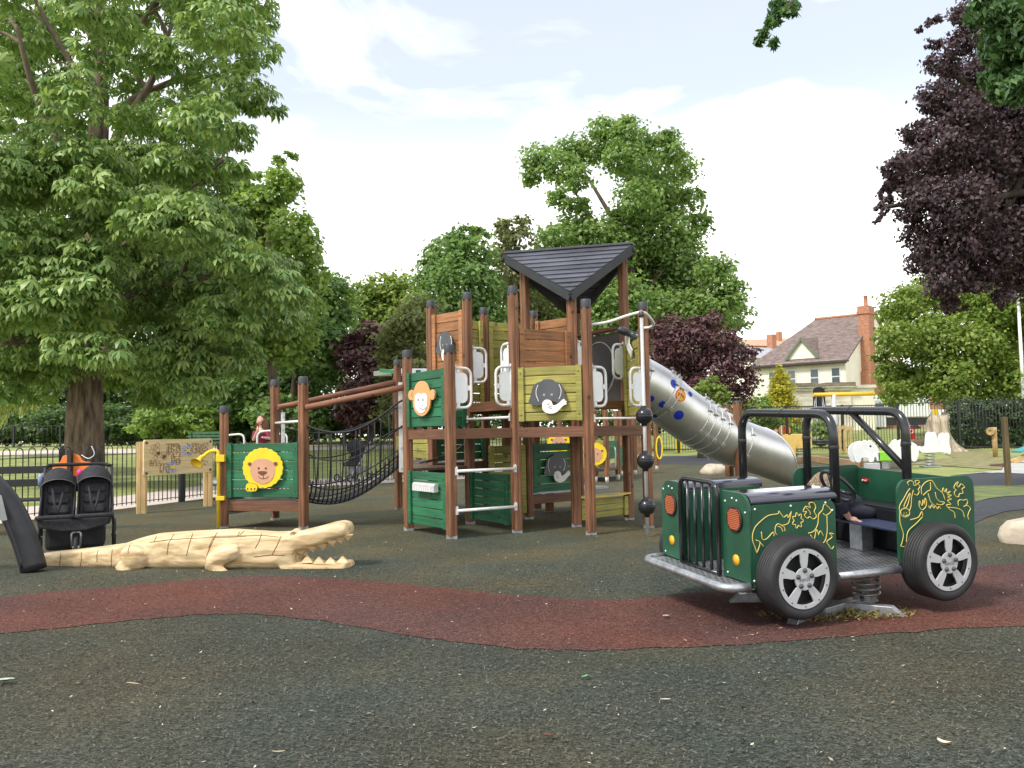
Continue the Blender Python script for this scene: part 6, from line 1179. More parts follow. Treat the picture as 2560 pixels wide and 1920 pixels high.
# ------------------------------------------------------------------ girl on the roundabout behind the lion panel
rb_ = at(640, 1100, 17.6); ra = thing('roundabout', 'round spinning platform with white loop handles behind the green lion panel', 'roundabout', (rb_.x, 17.6, 0)); RX, RY = rb_.x, 17.6
MB().lathe([(0, .30), (1.05, .30), (1.08, .36), (1.05, .42), (0, .42)], (RX, RY, 0), (0, 0, 1), 40).build('platform', STEEL, ra); MB().lathe([(.25, 0), (.22, .3)], (RX, RY, 0), (0, 0, 1), 16).build('pivot', STEEL, ra)
for px_, Yh, w in ((585, 17.3, .42), (665, 17.1, .36), (700, 18.0, .3)):
    q = at(px_, 1098, Yh); t = 1.30 if px_ != 665 else 1.36; MB().tube(arc([(q.x-w/2, Yh, .42), (q.x-w/2, Yh, t), (q.x+w/2, Yh, t+.03), (q.x+w/2, Yh, .42)], .13, 7), .02, 10).build('loop_handle', WHITE, ra)
gp = at(653, 1100, 17.7); GX, GY = gp.x, 17.7; girl = thing('person', 'girl in a maroon top with long hair standing behind the green lion panel, face raised', 'person', (GX, GY, .42))
hc_ = Vector((GX+.0, GY, 1.60)); gm_ = MB(); gm_.tube([(GX, GY, .95), (GX, GY+.02, 1.15), (GX, GY, 1.36), (GX, GY, 1.44)], [.12, .10, .12, .05], 12).tube([(GX, GY, 1.42), hc_], [.042, .045], 10).ball(hc_, (.088, .10, .108), 16)
fd = Vector((-.35, -.78, .52)).normalized(); fu = (ZUP-fd*fd.z).normalized(); fs_ = fd.cross(fu)
gm_.ball(hc_+fd*.095-fu*.01, .014, 8).ball(hc_+fd*.05-fu*.06, (.05, .05, .04), 10)
for s_ in (-1, 1): gm_.ball(hc_+fs_*.09*s_, (.02, .02, .028), 8)
gm_.tube([(GX-.12, GY, 1.37), (GX-.13, GY-.10, 1.20), (GX-.02, GY-.20, 1.38)], [.045, .038, .026], 8).tube([(GX+.12, GY, 1.37), (GX+.20, GY-.08, 1.22), (GX+.14, GY-.30, 1.24)], [.045, .038, .026], 8)
hand(gm_, (GX-.02, GY-.20, 1.38), (.1, -.1, 1), (0, -1, .1)); hand(gm_, (GX+.14, GY-.30, 1.24), (-.2, -1, .1), (0, 0, 1))
gm_.tube([(GX-.08, GY, .95), (GX-.09, GY-.02, .70), (GX-.09, GY, .50)], [.08, .06, .045], 10).tube([(GX+.08, GY, .95), (GX+.09, GY-.02, .70), (GX+.09, GY, .50)], [.08, .06, .045], 10).tube([(GX-.09, GY+.03, .46), (GX-.09, GY-.12, .445)], [.04, .035], 8).tube([(GX+.09, GY+.03, .46), (GX+.09, GY-.12, .445)], [.04, .035], 8)
gb2 = remesh(gm_, .011, 3).build('body', SKIN, girl)
for s_ in (-1, 1): MB().ball(hc_+fd*.088+fs_*.034*s_+fu*.012, .012, 8).build('eye', NOSE, gb2)
MB().tube([hc_+fd*.095+fs_*.022-fu*.055, hc_+fd*.1-fu*.06, hc_+fd*.095-fs_*.022-fu*.055], .005, 6).build('mouth', M('lip', (.45, .14, .12), .5, .05), gb2)
remesh(MB().tube([(GX, GY, .90), (GX, GY+.02, 1.15), (GX, GY, 1.35), (GX, GY, 1.40)], [.14, .12, .14, .075], 14).tube([(GX-.12, GY, 1.37), (GX-.13, GY-.10, 1.20)], [.06, .05], 10).tube([(GX+.12, GY, 1.37), (GX+.20, GY-.08, 1.22)], [.06, .05], 10), .014, 3).build('top', M('maroon_cloth', (.16, .012, .035), .8, .2), girl)
hm = MB(); rs_ = random.Random(2)
hm.ball(hc_-fd*.012+fu*.006, (.095, .106, .114), 16)
hm.f = [f for f in hm.f if not ((sum((hm.v[k] for k in f), Vector())/len(f)-hc_).normalized().dot(fd) > .35 and (sum((hm.v[k] for k in f), Vector())/len(f)-hc_).normalized().dot(fu) < .55)]; hm.m = [0]*len(hm.f); hm.sm = [True]*len(hm.f)
for i in range(420):
    v = Vector((rs_.gauss(0, 1), rs_.gauss(0, 1), rs_.gauss(0, 1))).normalized()
    if v.dot(fd) > (.78 if v.dot(fu) > .45 else .22) or v.dot(fu) < -.6: continue
    p = hc_+Vector((v.x*.092, v.y*.104, v.z*.112)); l = rs_.uniform(.18, .36); bk2 = Vector((v.x*.5, .25+v.y*.4, 0))*.12; hm.tube([p, p+bk2*.6-ZUP*l*.3, p+bk2-ZUP*l], [.013, .012, .004], 4, cap=False)
hm.build('hair', M('auburn_hair', (.15, .055, .025), .5, .4, (60, 60, 60)), girl)
# buggy on the path beyond the net
bgp = at(880, 1203, 23.0); bg = thing('buggy', 'single black buggy with a yellow bag, parked on the path beyond the rope net', 'pushchair', (bgp.x, 23.2, 0), -.6); T_ = WM[bg.name]
for x in (-.25, .25):
    for y in (-.38, .34): MB().tube([(x, y+.09*math.cos(a), .10+.09*math.sin(a)) for a in [2*math.pi*i/16 for i in range(16)]], .02, 8, closed=True).xf(T_).build('wheel', RIMB, bg)
    MB().tube([(x, -.38, .12), (x, .05, .55), (x*.9, .45, 1.08)], .014, 8).tube([(x, .34, .12), (x, .0, .52)], .014, 8).xf(T_).build('frame', STEEL, bg)
MB().tube([(-.225, .45, 1.08), (.225, .45, 1.08)], .02, 8).xf(T_).build('push_handle', BLACK, bg); MB().prism([(-.22, .42), (.05, .38), (.30, .92), (.22, .98), (.0, .55), (-.2, .5)], (-.21, 0, 0), (0, 1, 0), (0, 0, 1), (1, 0, 0), .42).xf(T_).build('seat', FAB, bg, .03)
MB().ball((0, .10, .92), (.23, .28, .22), 16).xf(T_).build('hood', FAB, bg); MB().box((0, .05, .28), (.36, .42, .16)).xf(T_).build('basket', M('grey_cloth', (.25, .25, .25), .8, .2), bg, .04); MB().box((-.24, .46, .86), (.10, .22, .36)).xf(T_).build('bag', YELLOW, bg, .03)
pbq = at(512, 1086, 37); pbz = gz(pbq.x, 37); o = thing('park_bench', 'green slatted park bench far across the lawn under the trees', 'bench', (pbq.x, 37, pbz)); GB = M('bench_green', (.07, .17, .10), .6, .15)
for z in (.86, .72, .58): MB().box((pbq.x, 37.2, pbz+z), (1.6, .04, .10)).build('back_slat', GB, o)
MB().box((pbq.x, 36.95, pbz+.44), (1.6, .42, .05)).build('seat', GB, o)
for dx in (-.65, .65): MB().beam((pbq.x+dx, 37.2, pbz), (pbq.x+dx, 37.2, pbz+.9), .06, .06, (1, 0, 0)).beam((pbq.x+dx, 36.8, pbz), (pbq.x+dx, 36.8, pbz+.44), .06, .06, (1, 0, 0)).build('leg', IRON, o)
# ------------------------------------------------------------------ trees
BARK = M('bark', (.135, .10, .075), .9, .35, (7, 7, 1.4), 7, bump=.9); BARKD = M('bark_dark', (.07, .055, .045), .9, .35, (7, 7, 1.6), 7, bump=.7)
L_MID = leafmat('leaf_mid', (0.108, 0.202, 0.059), (0.306, 0.418, 0.128)); L_LIGHT = leafmat('leaf_light', (0.136, 0.241, 0.059), (0.359, 0.466, 0.118)); L_DEEP = leafmat('leaf_deep', (0.085, 0.177, 0.059), (0.250, 0.363, 0.108))
L_YEL = leafmat('leaf_yellowgreen', (0.130, 0.215, 0.044), (0.318, 0.395, 0.087)); L_PURP = leafmat('leaf_purple', (0.053, 0.024, 0.032), (0.196, 0.092, 0.097), .2); L_COP = leafmat('leaf_copper', (.032, .020, .028), (.15, .095, .112), .32, .5); L_OLV = leafmat('leaf_olive', (0.099, 0.137, 0.059), (0.288, 0.289, 0.118))
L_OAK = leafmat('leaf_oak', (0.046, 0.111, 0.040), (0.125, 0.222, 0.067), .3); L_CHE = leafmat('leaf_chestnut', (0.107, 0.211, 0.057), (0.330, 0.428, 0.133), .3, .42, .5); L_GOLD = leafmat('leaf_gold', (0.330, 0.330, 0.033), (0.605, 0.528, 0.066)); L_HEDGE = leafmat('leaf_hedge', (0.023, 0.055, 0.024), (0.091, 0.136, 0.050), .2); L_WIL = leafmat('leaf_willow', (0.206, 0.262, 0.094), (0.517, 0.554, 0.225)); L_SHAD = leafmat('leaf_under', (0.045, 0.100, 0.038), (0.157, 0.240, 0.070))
def clumps(blobs, per, rs):
    """twig clumps on and inside each blob: (centre, outward direction, size)"""
    C_, O_, R_ = [], [], []
    for c, r in blobs:
        k = max(5, int(per*r*r)); d = rs.normal(size=(k, 3)); d = unit(d); d[:, 2] = d[:, 2]*.85+.12; rad = r*(.50+.55*rs.random(k)**.6)
        C_.append(np.array(c)[None, :]+d*rad[:, None]); O_.append(unit(d)); R_.append(np.full(k, r))
    return np.concatenate(C_), np.concatenate(O_), np.concatenate(R_)
def foliage(name, mat, parent, blobs, per=9., m=16, l=.13, w=.62, spread=.30, droop=.2, seed=1, clump=.42, dens=5.2):
    rs = np.random.default_rng(seed); per = per*dens; l = l*.92; w = w*1.08; C_, O_, R_ = clumps(blobs, per, rs); n = len(C_)*m; sr = np.minimum(R_*clump, spread*3)
    c = np.repeat(C_, m, 0); o = np.repeat(O_, m, 0); s_ = np.repeat(sr, m)[:, None]
    off_ = rs.normal(size=(n, 3))*s_*np.array([.55, .55, .30]); c = c+off_
    nrm = unit(o*.55+np.array([0, 0, .55])+rs.normal(size=(n, 3))*.45); a = unit(np.cross(nrm, rs.normal(size=(n, 3)))); a[:, 2] -= droop; a = unit(a)
    ll = l*(.65+.7*rs.random(n))[:, None]; b = unit(np.cross(nrm, a))
    return quads(name, c, a*ll*.5, b*ll*.5*w, mat, None, parent, .25)
def limb_tree(name, label, cat, base, blobs, mat, bark=BARK, r0=.3, group=None, seed=1, limbs=7, htop=None, **kw):
    rd = random.Random(seed); z0 = gz(base[0], base[1])-.1; t = thing(name, label, cat, (base[0], base[1], z0), 0, group); b3 = Vector((base[0], base[1], z0))
    cs = [Vector(c) for c, r in blobs]; cen = sum(cs, Vector())/len(cs); top = Vector((cen.x, cen.y, (htop if htop else cen.z+.25*(max(c.z for c in cs)-cen.z))))
    mid = b3.lerp(top, .5)+Vector((rd.uniform(-.3, .3), rd.uniform(-.3, .3), 0)); tp = spline([b3, b3.lerp(mid, .5), mid, top], 5); k = len(tp)
    tr = MB().tube(tp, [r0*(1.5 if i == 0 else 1.15 if i == 1 else 1-.78*i/k) for i in range(k)], 12).build('trunk', bark, t)
    lm = MB(); order = sorted(range(len(cs)), key=lambda i: rd.random())[:limbs]
    for i in order:
        c = cs[i]; j = max(2, min(k-2, int(k*(.25+.6*max(0, min(1, (c.z-b3.z)/max(top.z-b3.z, .1)*.75)))))); s_ = tp[j]; q = s_.lerp(c, .5)+Vector((rd.uniform(-.4, .4), rd.uniform(-.4, .4), rd.uniform(.0, .5)))
        lm.tube(spline([s_, q, c], 5), [r0*.42*(1-.85*a/10) for a in range(11)], 7)
    if lm.v: lm.build('limbs', bark, t)
    foliage('crown', mat, t, [(tuple(c), r) for c, r in blobs], seed=seed, **kw); return t
def SB(lst, Y, dy=2.5, seed=1):
    """blob list (photo px) put at its own distance, spread in depth, plus a rounder far side"""
    rd = random.Random(seed); out = []
    for x, y, r in lst:
        Yb = Y+rd.uniform(-dy, dy); c = at(x, y, Yb); out.append((tuple(c), r*Yb/FPX))
    return out
def base_at(px, Y): p = at(px, 1080, Y); return (p.x, Y)
TG = 'trees behind the playground'
limb_tree('broadleaf_tree', 'pale green spiky topped tree rising behind the right side of the big chestnut', 'tree', base_at(700, 35), SB([(710, 395, 22), (700, 440, 36), (735, 470, 25), (690, 500, 50), (640, 520, 50), (735, 560, 40), (730, 610, 62), (650, 640, 80), (770, 690, 45), (700, 760, 100), (595, 490, 38), (560, 520, 40), (620, 720, 90), (560, 800, 90), (690, 860, 80), (760, 600, 28), (775, 640, 28), (620, 470, 45), (580, 560, 60), (660, 570, 60), (540, 620, 70), (500, 680, 70), (740, 830, 60), (780, 720, 36)], 35, 2.2, 3), L_LIGHT, r0=.3, group=TG, seed=3, per=11, m=14, l=.30)
limb_tree('broadleaf_tree', 'dense round topped deep green tree left of the purple tree', 'tree', base_at(740, 43), SB([(830, 730, 45), (795, 720, 45), (800, 790, 80), (765, 870, 95), (825, 850, 55), (850, 790, 28), (700, 950, 90), (640, 1000, 70), (760, 980, 80), (830, 930, 45), (560, 1000, 70), (700, 820, 80), (690, 1040, 60), (770, 1050, 50)], 43, 2.5, 4), L_DEEP, r0=.35, group=TG, seed=4, per=12, m=14, l=.30)
limb_tree('broadleaf_tree', 'bright yellow green tree in the gap above the purple tree', 'tree', base_at(970, 62), SB([(900, 745, 40), (955, 725, 45), (1010, 735, 50), (990, 800, 70), (920, 800, 60), (880, 770, 30), (1060, 790, 60), (940, 880, 70), (1010, 900, 70)], 62, 2.5, 5), L_YEL, r0=.35, group=TG, seed=5, per=8, m=13, l=.38)
limb_tree('purple_tree', 'dark purple brown leaved tree between two green trees behind the rope bridge', 'tree', base_at(920, 40), SB([(925, 840, 36), (950, 870, 40), (895, 900, 50), (950, 930, 60), (915, 990, 55), (990, 900, 35), (900, 1040, 50), (975, 1000, 50), (880, 850, 20), (990, 850, 22), (1010, 950, 35)], 40, 1.5, 6), L_PURP, BARKD, r0=.2, seed=6, per=15, m=14, l=.27)
limb_tree('broadleaf_tree', 'grey green bushy tree directly left of the tower boards', 'tree', base_at(1020, 37), SB([(1010, 860, 60), (1045, 930, 60), (1005, 970, 55), (1050, 800, 60), (990, 910, 40), (1040, 1010, 60), (985, 1030, 45)], 37, 1.5, 7), L_OLV, r0=.2, group=TG, seed=7, per=15, m=14, l=.26)
limb_tree('broadleaf_tree', 'tall dark green tree with rounded top left of the roofed tower', 'tree', base_at(1140, 48), SB([(1150, 605, 40), (1115, 640, 50), (1185, 645, 50), (1090, 700, 50), (1150, 720, 80), (1215, 720, 45), (1105, 800, 70), (1190, 810, 70), (1200, 590, 25), (1070, 660, 25), (1150, 900, 80), (1100, 950, 70), (1200, 900, 60)], 48, 2.2, 8), L_DEEP, r0=.35, group=TG, seed=8, per=11, m=14, l=.32)
limb_tree('broadleaf_tree', 'slim green tree filling the gap between the dark tree and the tallest tree', 'tree', base_at(1275, 52), SB([(1270, 580, 32), (1250, 640, 35), (1300, 600, 30), (1275, 690, 50), (1320, 690, 50), (1265, 770, 65), (1330, 800, 60), (1255, 560, 18), (1310, 560, 22), (1280, 880, 70)], 52, 2, 9), L_OLV, r0=.28, group=TG, seed=9, per=10, m=13, l=.32)
limb_tree('broadleaf_tree', 'tallest green tree with an open hole in its crown behind the black roof', 'tree', base_at(1560, 57), SB([(1345, 400, 40), (1400, 425, 45), (1330, 445, 26), (1440, 450, 34), (1490, 375, 45), (1430, 380, 38), (1505, 325, 35), (1560, 325, 36), (1610, 355, 38), (1665, 350, 28), (1680, 385, 36), (1700, 430, 40), (1600, 430, 55), (1595, 500, 50), (1670, 500, 55), (1735, 500, 26), (1430, 570, 42), (1490, 590, 55), (1560, 580, 58), (1640, 590, 65), (1715, 580, 48), (1755, 555, 24), (1385, 620, 55), (1460, 660, 70), (1560, 680, 80), (1650, 700, 80), (1735, 690, 55), (1790, 685, 45), (1825, 740, 42), (1770, 780, 65), (1838, 795, 40), (1800, 850, 48), (1700, 800, 80), (1600, 790, 90), (1500, 780, 80), (1400, 740, 75), (1350, 800, 80), (1450, 860, 90), (1560, 880, 90), (1680, 890, 70), (1400, 500, 30), (1450, 510, 24), (1560, 540, 30), (1560, 770, 80), (1610, 850, 80), (1640, 760, 80), (1500, 700, 75), (1690, 640, 60), (1620, 520, 50), (1560, 400, 50), (1640, 480, 50), (1540, 630, 60)], 57, 3.2, 10), L_MID, r0=.55, group=TG, seed=10, per=8.5, m=15, l=.34, limbs=12, clump=.5)
limb_tree('smoke_bush', 'wide feathery purple bush behind the steel slide', 'bush', base_at(1750, 36), SB([(1690, 830, 46), (1750, 815, 32), (1782, 800, 24), (1720, 880, 66), (1800, 855, 46), (1840, 900, 44), (1655, 880, 42), (1780, 940, 60), (1855, 955, 40), (1700, 940, 50), (1640, 825, 24), (1878, 880, 18), (1660, 960, 40), (1820, 1000, 50), (1610, 850, 20), (1740, 1000, 60)], 36, 1.4, 11), L_PURP, BARKD, r0=.14, seed=11, per=20, m=16, l=.22, w=.4)
limb_tree('lime_tree', 'leafy yellow green tree hiding the right side of the cream house', 'tree', base_at(2390, 47), SB([(2260, 765, 50), (2330, 735, 55), (2420, 750, 70), (2500, 760, 65), (2238, 850, 42), (2300, 850, 70), (2400, 870, 85), (2500, 860, 85), (2560, 800, 75), (2228, 935, 36), (2200, 890, 20), (2280, 960, 55), (2370, 960, 65), (2470, 970, 65), (2560, 950, 75), (2610, 880, 85), (2640, 780, 70), (2230, 790, 30), (2240, 990, 35)], 47, 2.2, 12), L_YEL, r0=.35, seed=12, per=16, m=16, l=.25, droop=.35)
# golden conifer and shrubs
gc = base_at(1955, 46); cb2 = []
for i in range(16): f = i/15; cb2.append(((gc[0]+random.uniform(-.2, .2)*(1-f), gc[1]+random.uniform(-.2, .2), .3+4.3*f), .95*(1-f)**.8+.18))
limb_tree('golden_conifer', 'bright golden cone shaped conifer in front of the stone gateway', 'conifer', gc, cb2, L_GOLD, r0=.12, seed=13, limbs=0, per=34, m=12, l=.16, droop=-.2)
limb_tree('shrub', 'pale green shrub right behind the top of the steel slide', 'shrub', base_at(1770, 33), SB([(1750, 985, 24), (1775, 965, 22), (1800, 990, 24), (1760, 1020, 30), (1800, 1030, 30)], 33, .5, 14), L_YEL, r0=.05, seed=14, limbs=3, per=40, m=12, l=.16)
limb_tree('shrub', 'soft green shrub between the slide post and the golden conifer', 'shrub', base_at(1870, 42), SB([(1850, 1030, 36), (1890, 1020, 34), (1920, 1050, 36), (1870, 1070, 40), (1915, 1090, 36)], 42, .6, 15), L_LIGHT, r0=.05, seed=15, limbs=3, per=30, m=12, l=.2)
limb_tree('shrub', 'dark leafy bush behind the striped drum board', 'shrub', base_at(1990, 42.5), SB([(1950, 1085, 26), (1985, 1090, 28), (2060, 1070, 28), (2070, 1100, 26)], 42.5, .4, 16), L_MID, r0=.05, seed=16, limbs=2, per=30, m=12, l=.18)
# hedge behind the railings on the right
hb = [((x, 41.0+.4*math.sin(x*2), z), .62) for x in np.arange(at(2395, 1050, 41).x, at(2395, 1050, 41).x+8.5, .6) for z in (.35, .95, 1.55, 1.95)]
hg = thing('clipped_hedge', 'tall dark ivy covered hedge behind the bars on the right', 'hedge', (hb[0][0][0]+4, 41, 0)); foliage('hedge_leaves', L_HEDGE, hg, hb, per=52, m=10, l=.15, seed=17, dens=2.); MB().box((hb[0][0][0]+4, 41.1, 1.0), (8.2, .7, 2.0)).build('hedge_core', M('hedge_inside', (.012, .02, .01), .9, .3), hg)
# understorey across the lawn on the left
def bush(label, lst, Y, mat, seed, per=13, l=.26): return limb_tree('understorey_bush', label, 'bush', base_at(lst[0][0], Y), SB(lst, Y, 1.0, seed), mat, r0=.08, seed=seed, limbs=3, per=per, m=13, l=l, group='bushes across the lawn')
bush('bright rounded bush across the lawn right of the chestnut trunk', [(380, 1045, 36), (420, 1060, 36), (460, 1040, 45), (500, 1060, 40), (350, 1075, 30), (440, 1080, 36)], 42, L_LIGHT, 21)
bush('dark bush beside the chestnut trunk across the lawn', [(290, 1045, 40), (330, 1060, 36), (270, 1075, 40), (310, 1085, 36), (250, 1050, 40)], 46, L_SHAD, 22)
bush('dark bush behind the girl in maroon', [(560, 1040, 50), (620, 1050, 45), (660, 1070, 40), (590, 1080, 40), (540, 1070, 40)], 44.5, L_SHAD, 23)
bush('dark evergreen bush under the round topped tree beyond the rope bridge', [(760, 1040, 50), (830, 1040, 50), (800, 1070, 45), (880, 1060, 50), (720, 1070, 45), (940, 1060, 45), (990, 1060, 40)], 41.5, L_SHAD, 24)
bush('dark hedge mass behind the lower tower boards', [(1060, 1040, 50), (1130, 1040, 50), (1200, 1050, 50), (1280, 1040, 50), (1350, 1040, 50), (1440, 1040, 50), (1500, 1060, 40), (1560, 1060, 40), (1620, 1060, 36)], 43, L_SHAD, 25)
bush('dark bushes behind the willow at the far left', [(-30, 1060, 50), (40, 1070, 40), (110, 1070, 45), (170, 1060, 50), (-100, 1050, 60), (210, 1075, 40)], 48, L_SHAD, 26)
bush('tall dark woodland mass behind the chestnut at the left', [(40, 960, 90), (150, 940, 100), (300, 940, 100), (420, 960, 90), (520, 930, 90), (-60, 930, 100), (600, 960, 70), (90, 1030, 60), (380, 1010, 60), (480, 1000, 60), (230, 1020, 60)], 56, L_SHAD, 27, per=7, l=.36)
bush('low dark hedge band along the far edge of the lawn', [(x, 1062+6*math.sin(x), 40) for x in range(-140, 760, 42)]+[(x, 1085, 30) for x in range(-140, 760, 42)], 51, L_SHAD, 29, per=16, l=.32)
# willow
wb = SB([(-20, 985, 30), (30, 975, 26), (70, 985, 24), (-60, 960, 40)], 36, .5, 28); wl = thing('willow', 'pale weeping willow fronds at the left edge across the lawn', 'willow', (wb[3][0][0]-1.5, 36.5, gz(-22, 36))); rs = np.random.default_rng(28); cc, aa = [], []
for k in range(260):
    px_, py_ = rs.uniform(-90, 105), rs.uniform(955, 990); p0 = np.array(at(px_, py_, 35.5+rs.uniform(-.8, .8))); ln_ = rs.uniform(.7, 1.9)*(1-.45*abs(px_)/100)
    for j in range(26): cc.append(p0+np.array([rs.normal(0, .05), rs.normal(0, .05), .35-ln_*j/26])); aa.append([rs.normal(0, .35), rs.normal(0, .35), -1])
cc = np.array(cc); aa = unit(np.array(aa, float))*.11; quads('fronds', cc, aa, unit(np.cross(aa, rs.normal(size=aa.shape)))*.04, L_WIL, None, wl, .2)
MB().tube([(wb[3][0][0]-1.5, 36.5, gz(-22, 36)-.1), (wb[3][0][0]-1.2, 36.4, 2), (wb[3][0][0]-.4, 36, 3.6)], [.3, .24, .12], 10).build('trunk', BARK, wl)
# ------------------------------------------------------------------ the big horse chestnut
CY_ = 23.5; cbx = base_at(212, CY_); ct = thing('horse_chestnut', 'huge horse chestnut with drooping hand shaped leaves filling the upper left', 'tree', (cbx[0], CY_, -.05)); TX = lambda x, y, Y=CY_: at(x, y, Y)
tb_ = [Vector((cbx[0], CY_, -.1)), Vector((cbx[0], CY_, .45)), TX(212, 1040), TX(214, 900), TX(228, 700), TX(240, 450), TX(248, 250), TX(245, 60), TX(262, -150), TX(280, -350)]
tp_ = spline(tb_, 5); tr_ = [.74, .62, .56, .53, .52]+[.51*(1-.85*max(0, i)/(len(tp_)-6)) for i in range(len(tp_)-5)]; tk = MB(); nn_ = 28
for i, p in enumerate(tp_):
    fl3 = max(0, 1-i/6.)
    for j in range(nn_): a = 2*math.pi*j/nn_; r = tr_[i]*(1+.06*math.sin(5*a+.5)+.035*math.sin(11*a+i*.4)+fl3*.22*math.sin(5*a+1)); tk.v.append(p+Vector((r*math.cos(a), r*math.sin(a), 0)))
for i in range(len(tp_)-1):
    for j in range(nn_): tk.f.append((i*nn_+j, i*nn_+(j+1) % nn_, (i+1)*nn_+(j+1) % nn_, (i+1)*nn_+j)); tk.m.append(0); tk.sm.append(True)
tk.build('trunk', M('chestnut_bark', (.12, .08, .058), .92, .62, (8, 8, 1.6), 9, bump=1., col2=(.22, .155, .11)), ct)
lim = MB()
for pts, ra_ in (([(240, 480), (300, 330), (380, 200), (430, 60)], .20), ([(245, 330), (330, 250), (480, 180), (600, 90)], .16), ([(236, 560), (160, 380), (90, 240), (40, 60)], .18), ([(248, 300), (190, 180), (120, 60), (60, -60)], .13), ([(232, 680), (350, 580), (480, 470), (560, 400)], .10), ([(230, 740), (120, 640), (0, 560)], .18), ([(225, 800), (330, 740), (480, 700), (640, 680)], .2), ([(216, 860), (120, 850), (0, 860)], .16), ([(216, 880), (330, 880), (480, 900), (560, 880)], .16), ([(245, 200), (330, 90), (430, -40), (520, -120)], .14), ([(248, 120), (180, 20), (90, -80)], .12)):
    rd = random.Random(int(pts[1][0]*3+pts[1][1])); Ye = CY_+rd.uniform(-3.2, 2.5); q = [TX(x, y, CY_+(Ye-CY_)*i/(len(pts)-1)) for i, (x, y) in enumerate(pts)]; s_ = spline(q, 6); lim.tube(s_, [ra_*(1-.8*i/len(s_)) for i in range(len(s_))], 8)
    for k in range(3): i = rd.randrange(6, len(s_)-1); e = s_[i]+Vector((rd.uniform(-1.3, 1.3), rd.uniform(-1.3, 1.3), rd.uniform(-.4, .9))); lim.tube(spline([s_[i], (s_[i]+e)/2+Vector((0, 0, .2)), e], 4), [ra_*.35*(1-.8*a/8) for a in range(9)], 6)
lim.build('limbs', BARK, ct)
CB = [(60, 880, 120), (160, 915, 90), (300, 915, 95), (420, 890, 130), (530, 880, 110), (640, 790, 100), (690, 720, 80), (560, 700, 130), (420, 740, 145), (280, 770, 130), (120, 740, 150), (-60, 760, 150), (0, 600, 140), (150, 560, 140), (300, 590, 135), (430, 560, 125), (545, 560, 80), (480, 440, 100), (350, 430, 120), (200, 420, 110), (60, 440, 110), (-60, 420, 130), (440, 290, 90), (520, 300, 95), (590, 225, 85), (615, 120, 75), (560, 60, 95), (470, 150, 90), (360, 120, 75), (100, 170, 55), (60, 80, 65), (0, 0, 90), (180, 10, 60), (350, 0, 85), (500, -40, 110), (620, -20, 65), (20, 300, 55), (640, 40, 50), (585, 340, 50), (520, 400, 60), (330, 290, 55), (640, 250, 30), (695, 262, 16), (600, 640, 70), (680, 660, 60), (490, 960, 60), (60, 970, 60), (-40, 960, 80), (400, 985, 45), (720, 780, 55), (-60, 140, 80), (250, -90, 120), (100, -130, 120), (420, -140, 120), (580, -140, 90), (-80, -60, 120), (590, 410, 26), (180, 640, 90), (360, 660, 90), (560, 790, 90), (235, 470, 75), (240, 650, 80), (215, 800, 70), (270, 540, 80), (190, 720, 80), (225, 370, 55), (260, 870, 60), (170, 860, 60), (110, 250, 75), (180, 260, 70), (50, 220, 70), (400, 520, 90), (470, 520, 80), (360, 500, 80), (440, 400, 70), (300, 180, 75), (150, 340, 75), (230, 130, 60), (250, 30, 60), (30, 380, 70), (40, 130, 60), (115, 100, 60), (190, 200, 65), (150, 40, 60), (290, 60, 60)]
rdc = random.Random(11); CBW = []
for x, y, r in CB:
    Yb = CY_+(rdc.uniform(-4.6, 3.0) if not 165 < x < 280 else rdc.uniform(-4.8, -2.2)); CBW.append((np.array(at(x, y, Yb)), r*Yb/FPX, y))
for x, y, r in CB[::2]:                                            # far side of the crown
    Yb = CY_+rdc.uniform(3.0, 6.5); CBW.append((np.array(at(x*.9+25, y, Yb)), r*Yb/FPX, y))
rs = np.random.default_rng(77); LC = []; LN = []
for c, r, y in CBW:
    dens = 250 if y > 380 else 150; k = int(dens*r*r+8); d = unit(rs.normal(size=(k, 3))); d[:, 2] = d[:, 2]*.72+.14; rad = r*(.45+.6*rs.random(k)**.5)
    # leaves sit in drooping tiers
    p = c+d*rad[:, None]*np.array([1.12, 1.0, .85]); tier = .55; p[:, 2] = p[:, 2]*.86+(np.round(p[:, 2]/tier)*tier)*.14-.14*np.linalg.norm(d[:, :2], axis=1)
    LC.append(p); LN.append(d)
LC = np.concatenate(LC); LN = np.concatenate(LN); keep = np.hypot(LC[:, 0]-cbx[0], LC[:, 1]-CY_) > .75; LC = LC[keep]; LN = LN[keep]; n = len(LC); k7 = 6
hdg = unit(LN*np.array([1, 1, .25])+rs.normal(size=(n, 3))*.6); hdg[:, 2] = -.15; hdg = unit(hdg); upn = unit(np.array([0, 0, .9])+LN*.55+rs.normal(size=(n, 3))*.42); sde = unit(np.cross(hdg, upn)); upn = unit(np.cross(sde, hdg)); sz = .17+.22*rs.random(n)
V_ = []; 
for q in range(k7):
    a = math.radians(-105+210*q/(k7-1)); rel = 1-.28*abs(q-(k7-1)/2)/((k7-1)/2); dr = .45+.7*rs.random(n)
    d0 = hdg*math.cos(a)+sde*math.sin(a); L_1 = (sz*rel)[:, None]; w1 = unit(np.cross(d0, upn))*L_1*.165; d1 = unit(d0-upn*dr[:, None]*.5); d2 = unit(d0*.75-upn*(dr[:, None]+.35))
    b0 = LC; m1 = LC+d1*L_1*.62; e1 = m1+d2*L_1*.42
    V_.append(np.stack([b0-w1*.12, b0+w1*.12, m1+w1, e1+w1*.1, e1-w1*.1, m1-w1], 1))
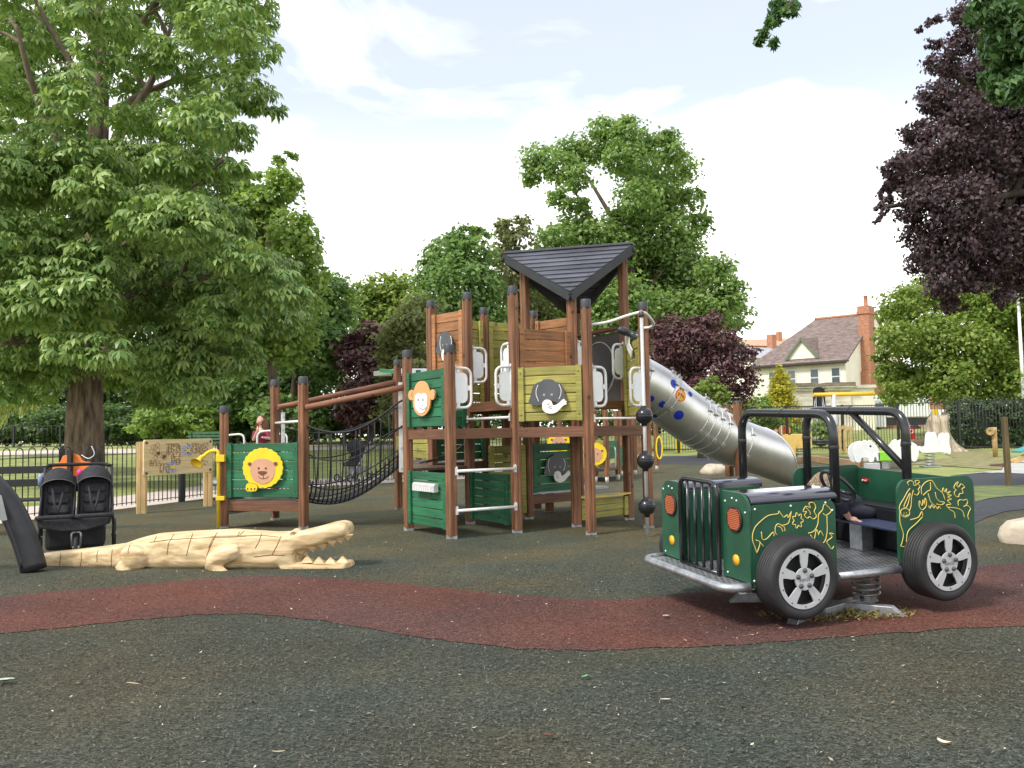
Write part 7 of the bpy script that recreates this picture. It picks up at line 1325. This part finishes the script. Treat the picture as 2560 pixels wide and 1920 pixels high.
V_ = np.stack(V_, 1).reshape(-1, 3); nl = n*k7; inv_ = np.array(world_of(ct).inverted()); V_ = V_ @ inv_[:3, :3].T+inv_[:3, 3]; me = bpy.data.meshes.new('crown'); me.vertices.add(len(V_)); me.vertices.foreach_set('co', V_.astype(np.float32).ravel())
idx = (np.arange(nl)[:, None]*6+np.array([0, 1, 2, 5, 5, 2, 3, 4])[None, :]).ravel().astype(np.int32); me.loops.add(len(idx)); me.loops.foreach_set('vertex_index', idx); me.polygons.add(nl*2)
me.polygons.foreach_set('loop_start', np.arange(0, nl*8, 4, dtype=np.int32)); me.polygons.foreach_set('loop_total', np.full(nl*2, 4, np.int32)); me.materials.append(L_CHE); me.update(calc_edges=True); co = bpy.data.objects.new('crown', me); COL.objects.link(co); co.parent = ct
# ------------------------------------------------------------------ copper beech hanging in from the right, and oak boughs overhead
BL = [(2430, 40, 45), (2400, 110, 40), (2355, 165, 40), (2430, 200, 60), (2340, 250, 45), (2400, 290, 65), (2300, 335, 38), (2500, 300, 80), (2360, 380, 75), (2262, 410, 32), (2300, 430, 55), (2212, 480, 18), (2200, 520, 14), (2192, 550, 10), (2440, 420, 90), (2540, 420, 80), (2320, 500, 55), (2400, 520, 80), (2500, 540, 90), (2305, 590, 45), (2380, 620, 75), (2470, 640, 75), (2560, 600, 80), (2300, 660, 36), (2360, 705, 50), (2440, 700, 45), (2385, 765, 28), (2530, 700, 50), (2600, 690, 80), (2660, 500, 150), (2660, 300, 150), (2640, 100, 120), (2540, 150, 90), (2500, 60, 70), (2320, 60, 12), (2300, 75, 10), (2345, 45, 14), (2335, 110, 18), (2510, 745, 28), (2370, 660, 40), (2240, 455, 26), (2240, 425, 32), (2222, 505, 20), (2262, 470, 38), (2210, 530, 12), (2270, 540, 30), (2800, 400, 160), (2820, 200, 160), (2800, 620, 120)]
def hanging(name, label, cat, trunk_pts, tr0, blobs, Y, dy, mat, limbs_to, seed, **kw):
    t = thing(name, label, cat, trunk_pts[0]); tp2 = spline([Vector(p) for p in trunk_pts], 5); MB().tube(tp2, [tr0*(1.3 if i == 0 else 1-.6*i/len(tp2)) for i in range(len(tp2))], 16).build('trunk', BARK, t); lm = MB(); rd = random.Random(seed)
    B_ = SB(blobs, Y, dy, seed)
    for i in limbs_to: c = Vector(B_[i][0]); s_ = tp2[rd.randrange(len(tp2)//2, len(tp2))]; q = s_.lerp(c, .55)+ZUP*rd.uniform(.4, 1.0); sp_ = spline([s_, q, c], 6); lm.tube(sp_, [tr0*.28*(1-.88*a/len(sp_)) for a in range(len(sp_))], 7)
    lm.build('limbs', BARKD, t); foliage('crown', mat, t, B_, seed=seed, **kw); return t
hanging('copper_beech', 'dark copper beech with drooping purple foliage hanging in from the right', 'tree', [(13.0, 17, -.1), (12.9, 17, 2), (12.7, 16.8, 5), (12.3, 16.6, 9)], .55, BL, 15.0, .9, L_COP, (2, 5, 7, 8, 12, 14, 17, 18, 20, 22, 25, 29, 30), 31, per=125, m=16, l=.088, w=.55, droop=.8, clump=.38)
OB = [(2470, 25, 42), (2520, 80, 55), (2565, 150, 60), (2495, 130, 34), (2470, 200, 22), (2500, 235, 24), (2555, 225, 40), (2600, 60, 90), (2440, 60, 18), (2520, 190, 30), (1950, 8, 20), (1945, 45, 18), (1915, 80, 15), (1972, 40, 14), (1898, 105, 9), (1932, 108, 9), (1985, 15, 12), (1925, 60, 10)]
hanging('oak_tree', 'dark green oak boughs hanging from above in the top right corner', 'tree', [(6.6, 6.0, -.1), (6.6, 6.1, 2), (6.5, 6.4, 4.6), (6.0, 7.0, 7.0)], .4, OB, 8.6, .35, L_OAK, (1, 2, 6, 7, 10, 11), 32, per=330, m=12, l=.115, w=.40, droop=.9, clump=.46)
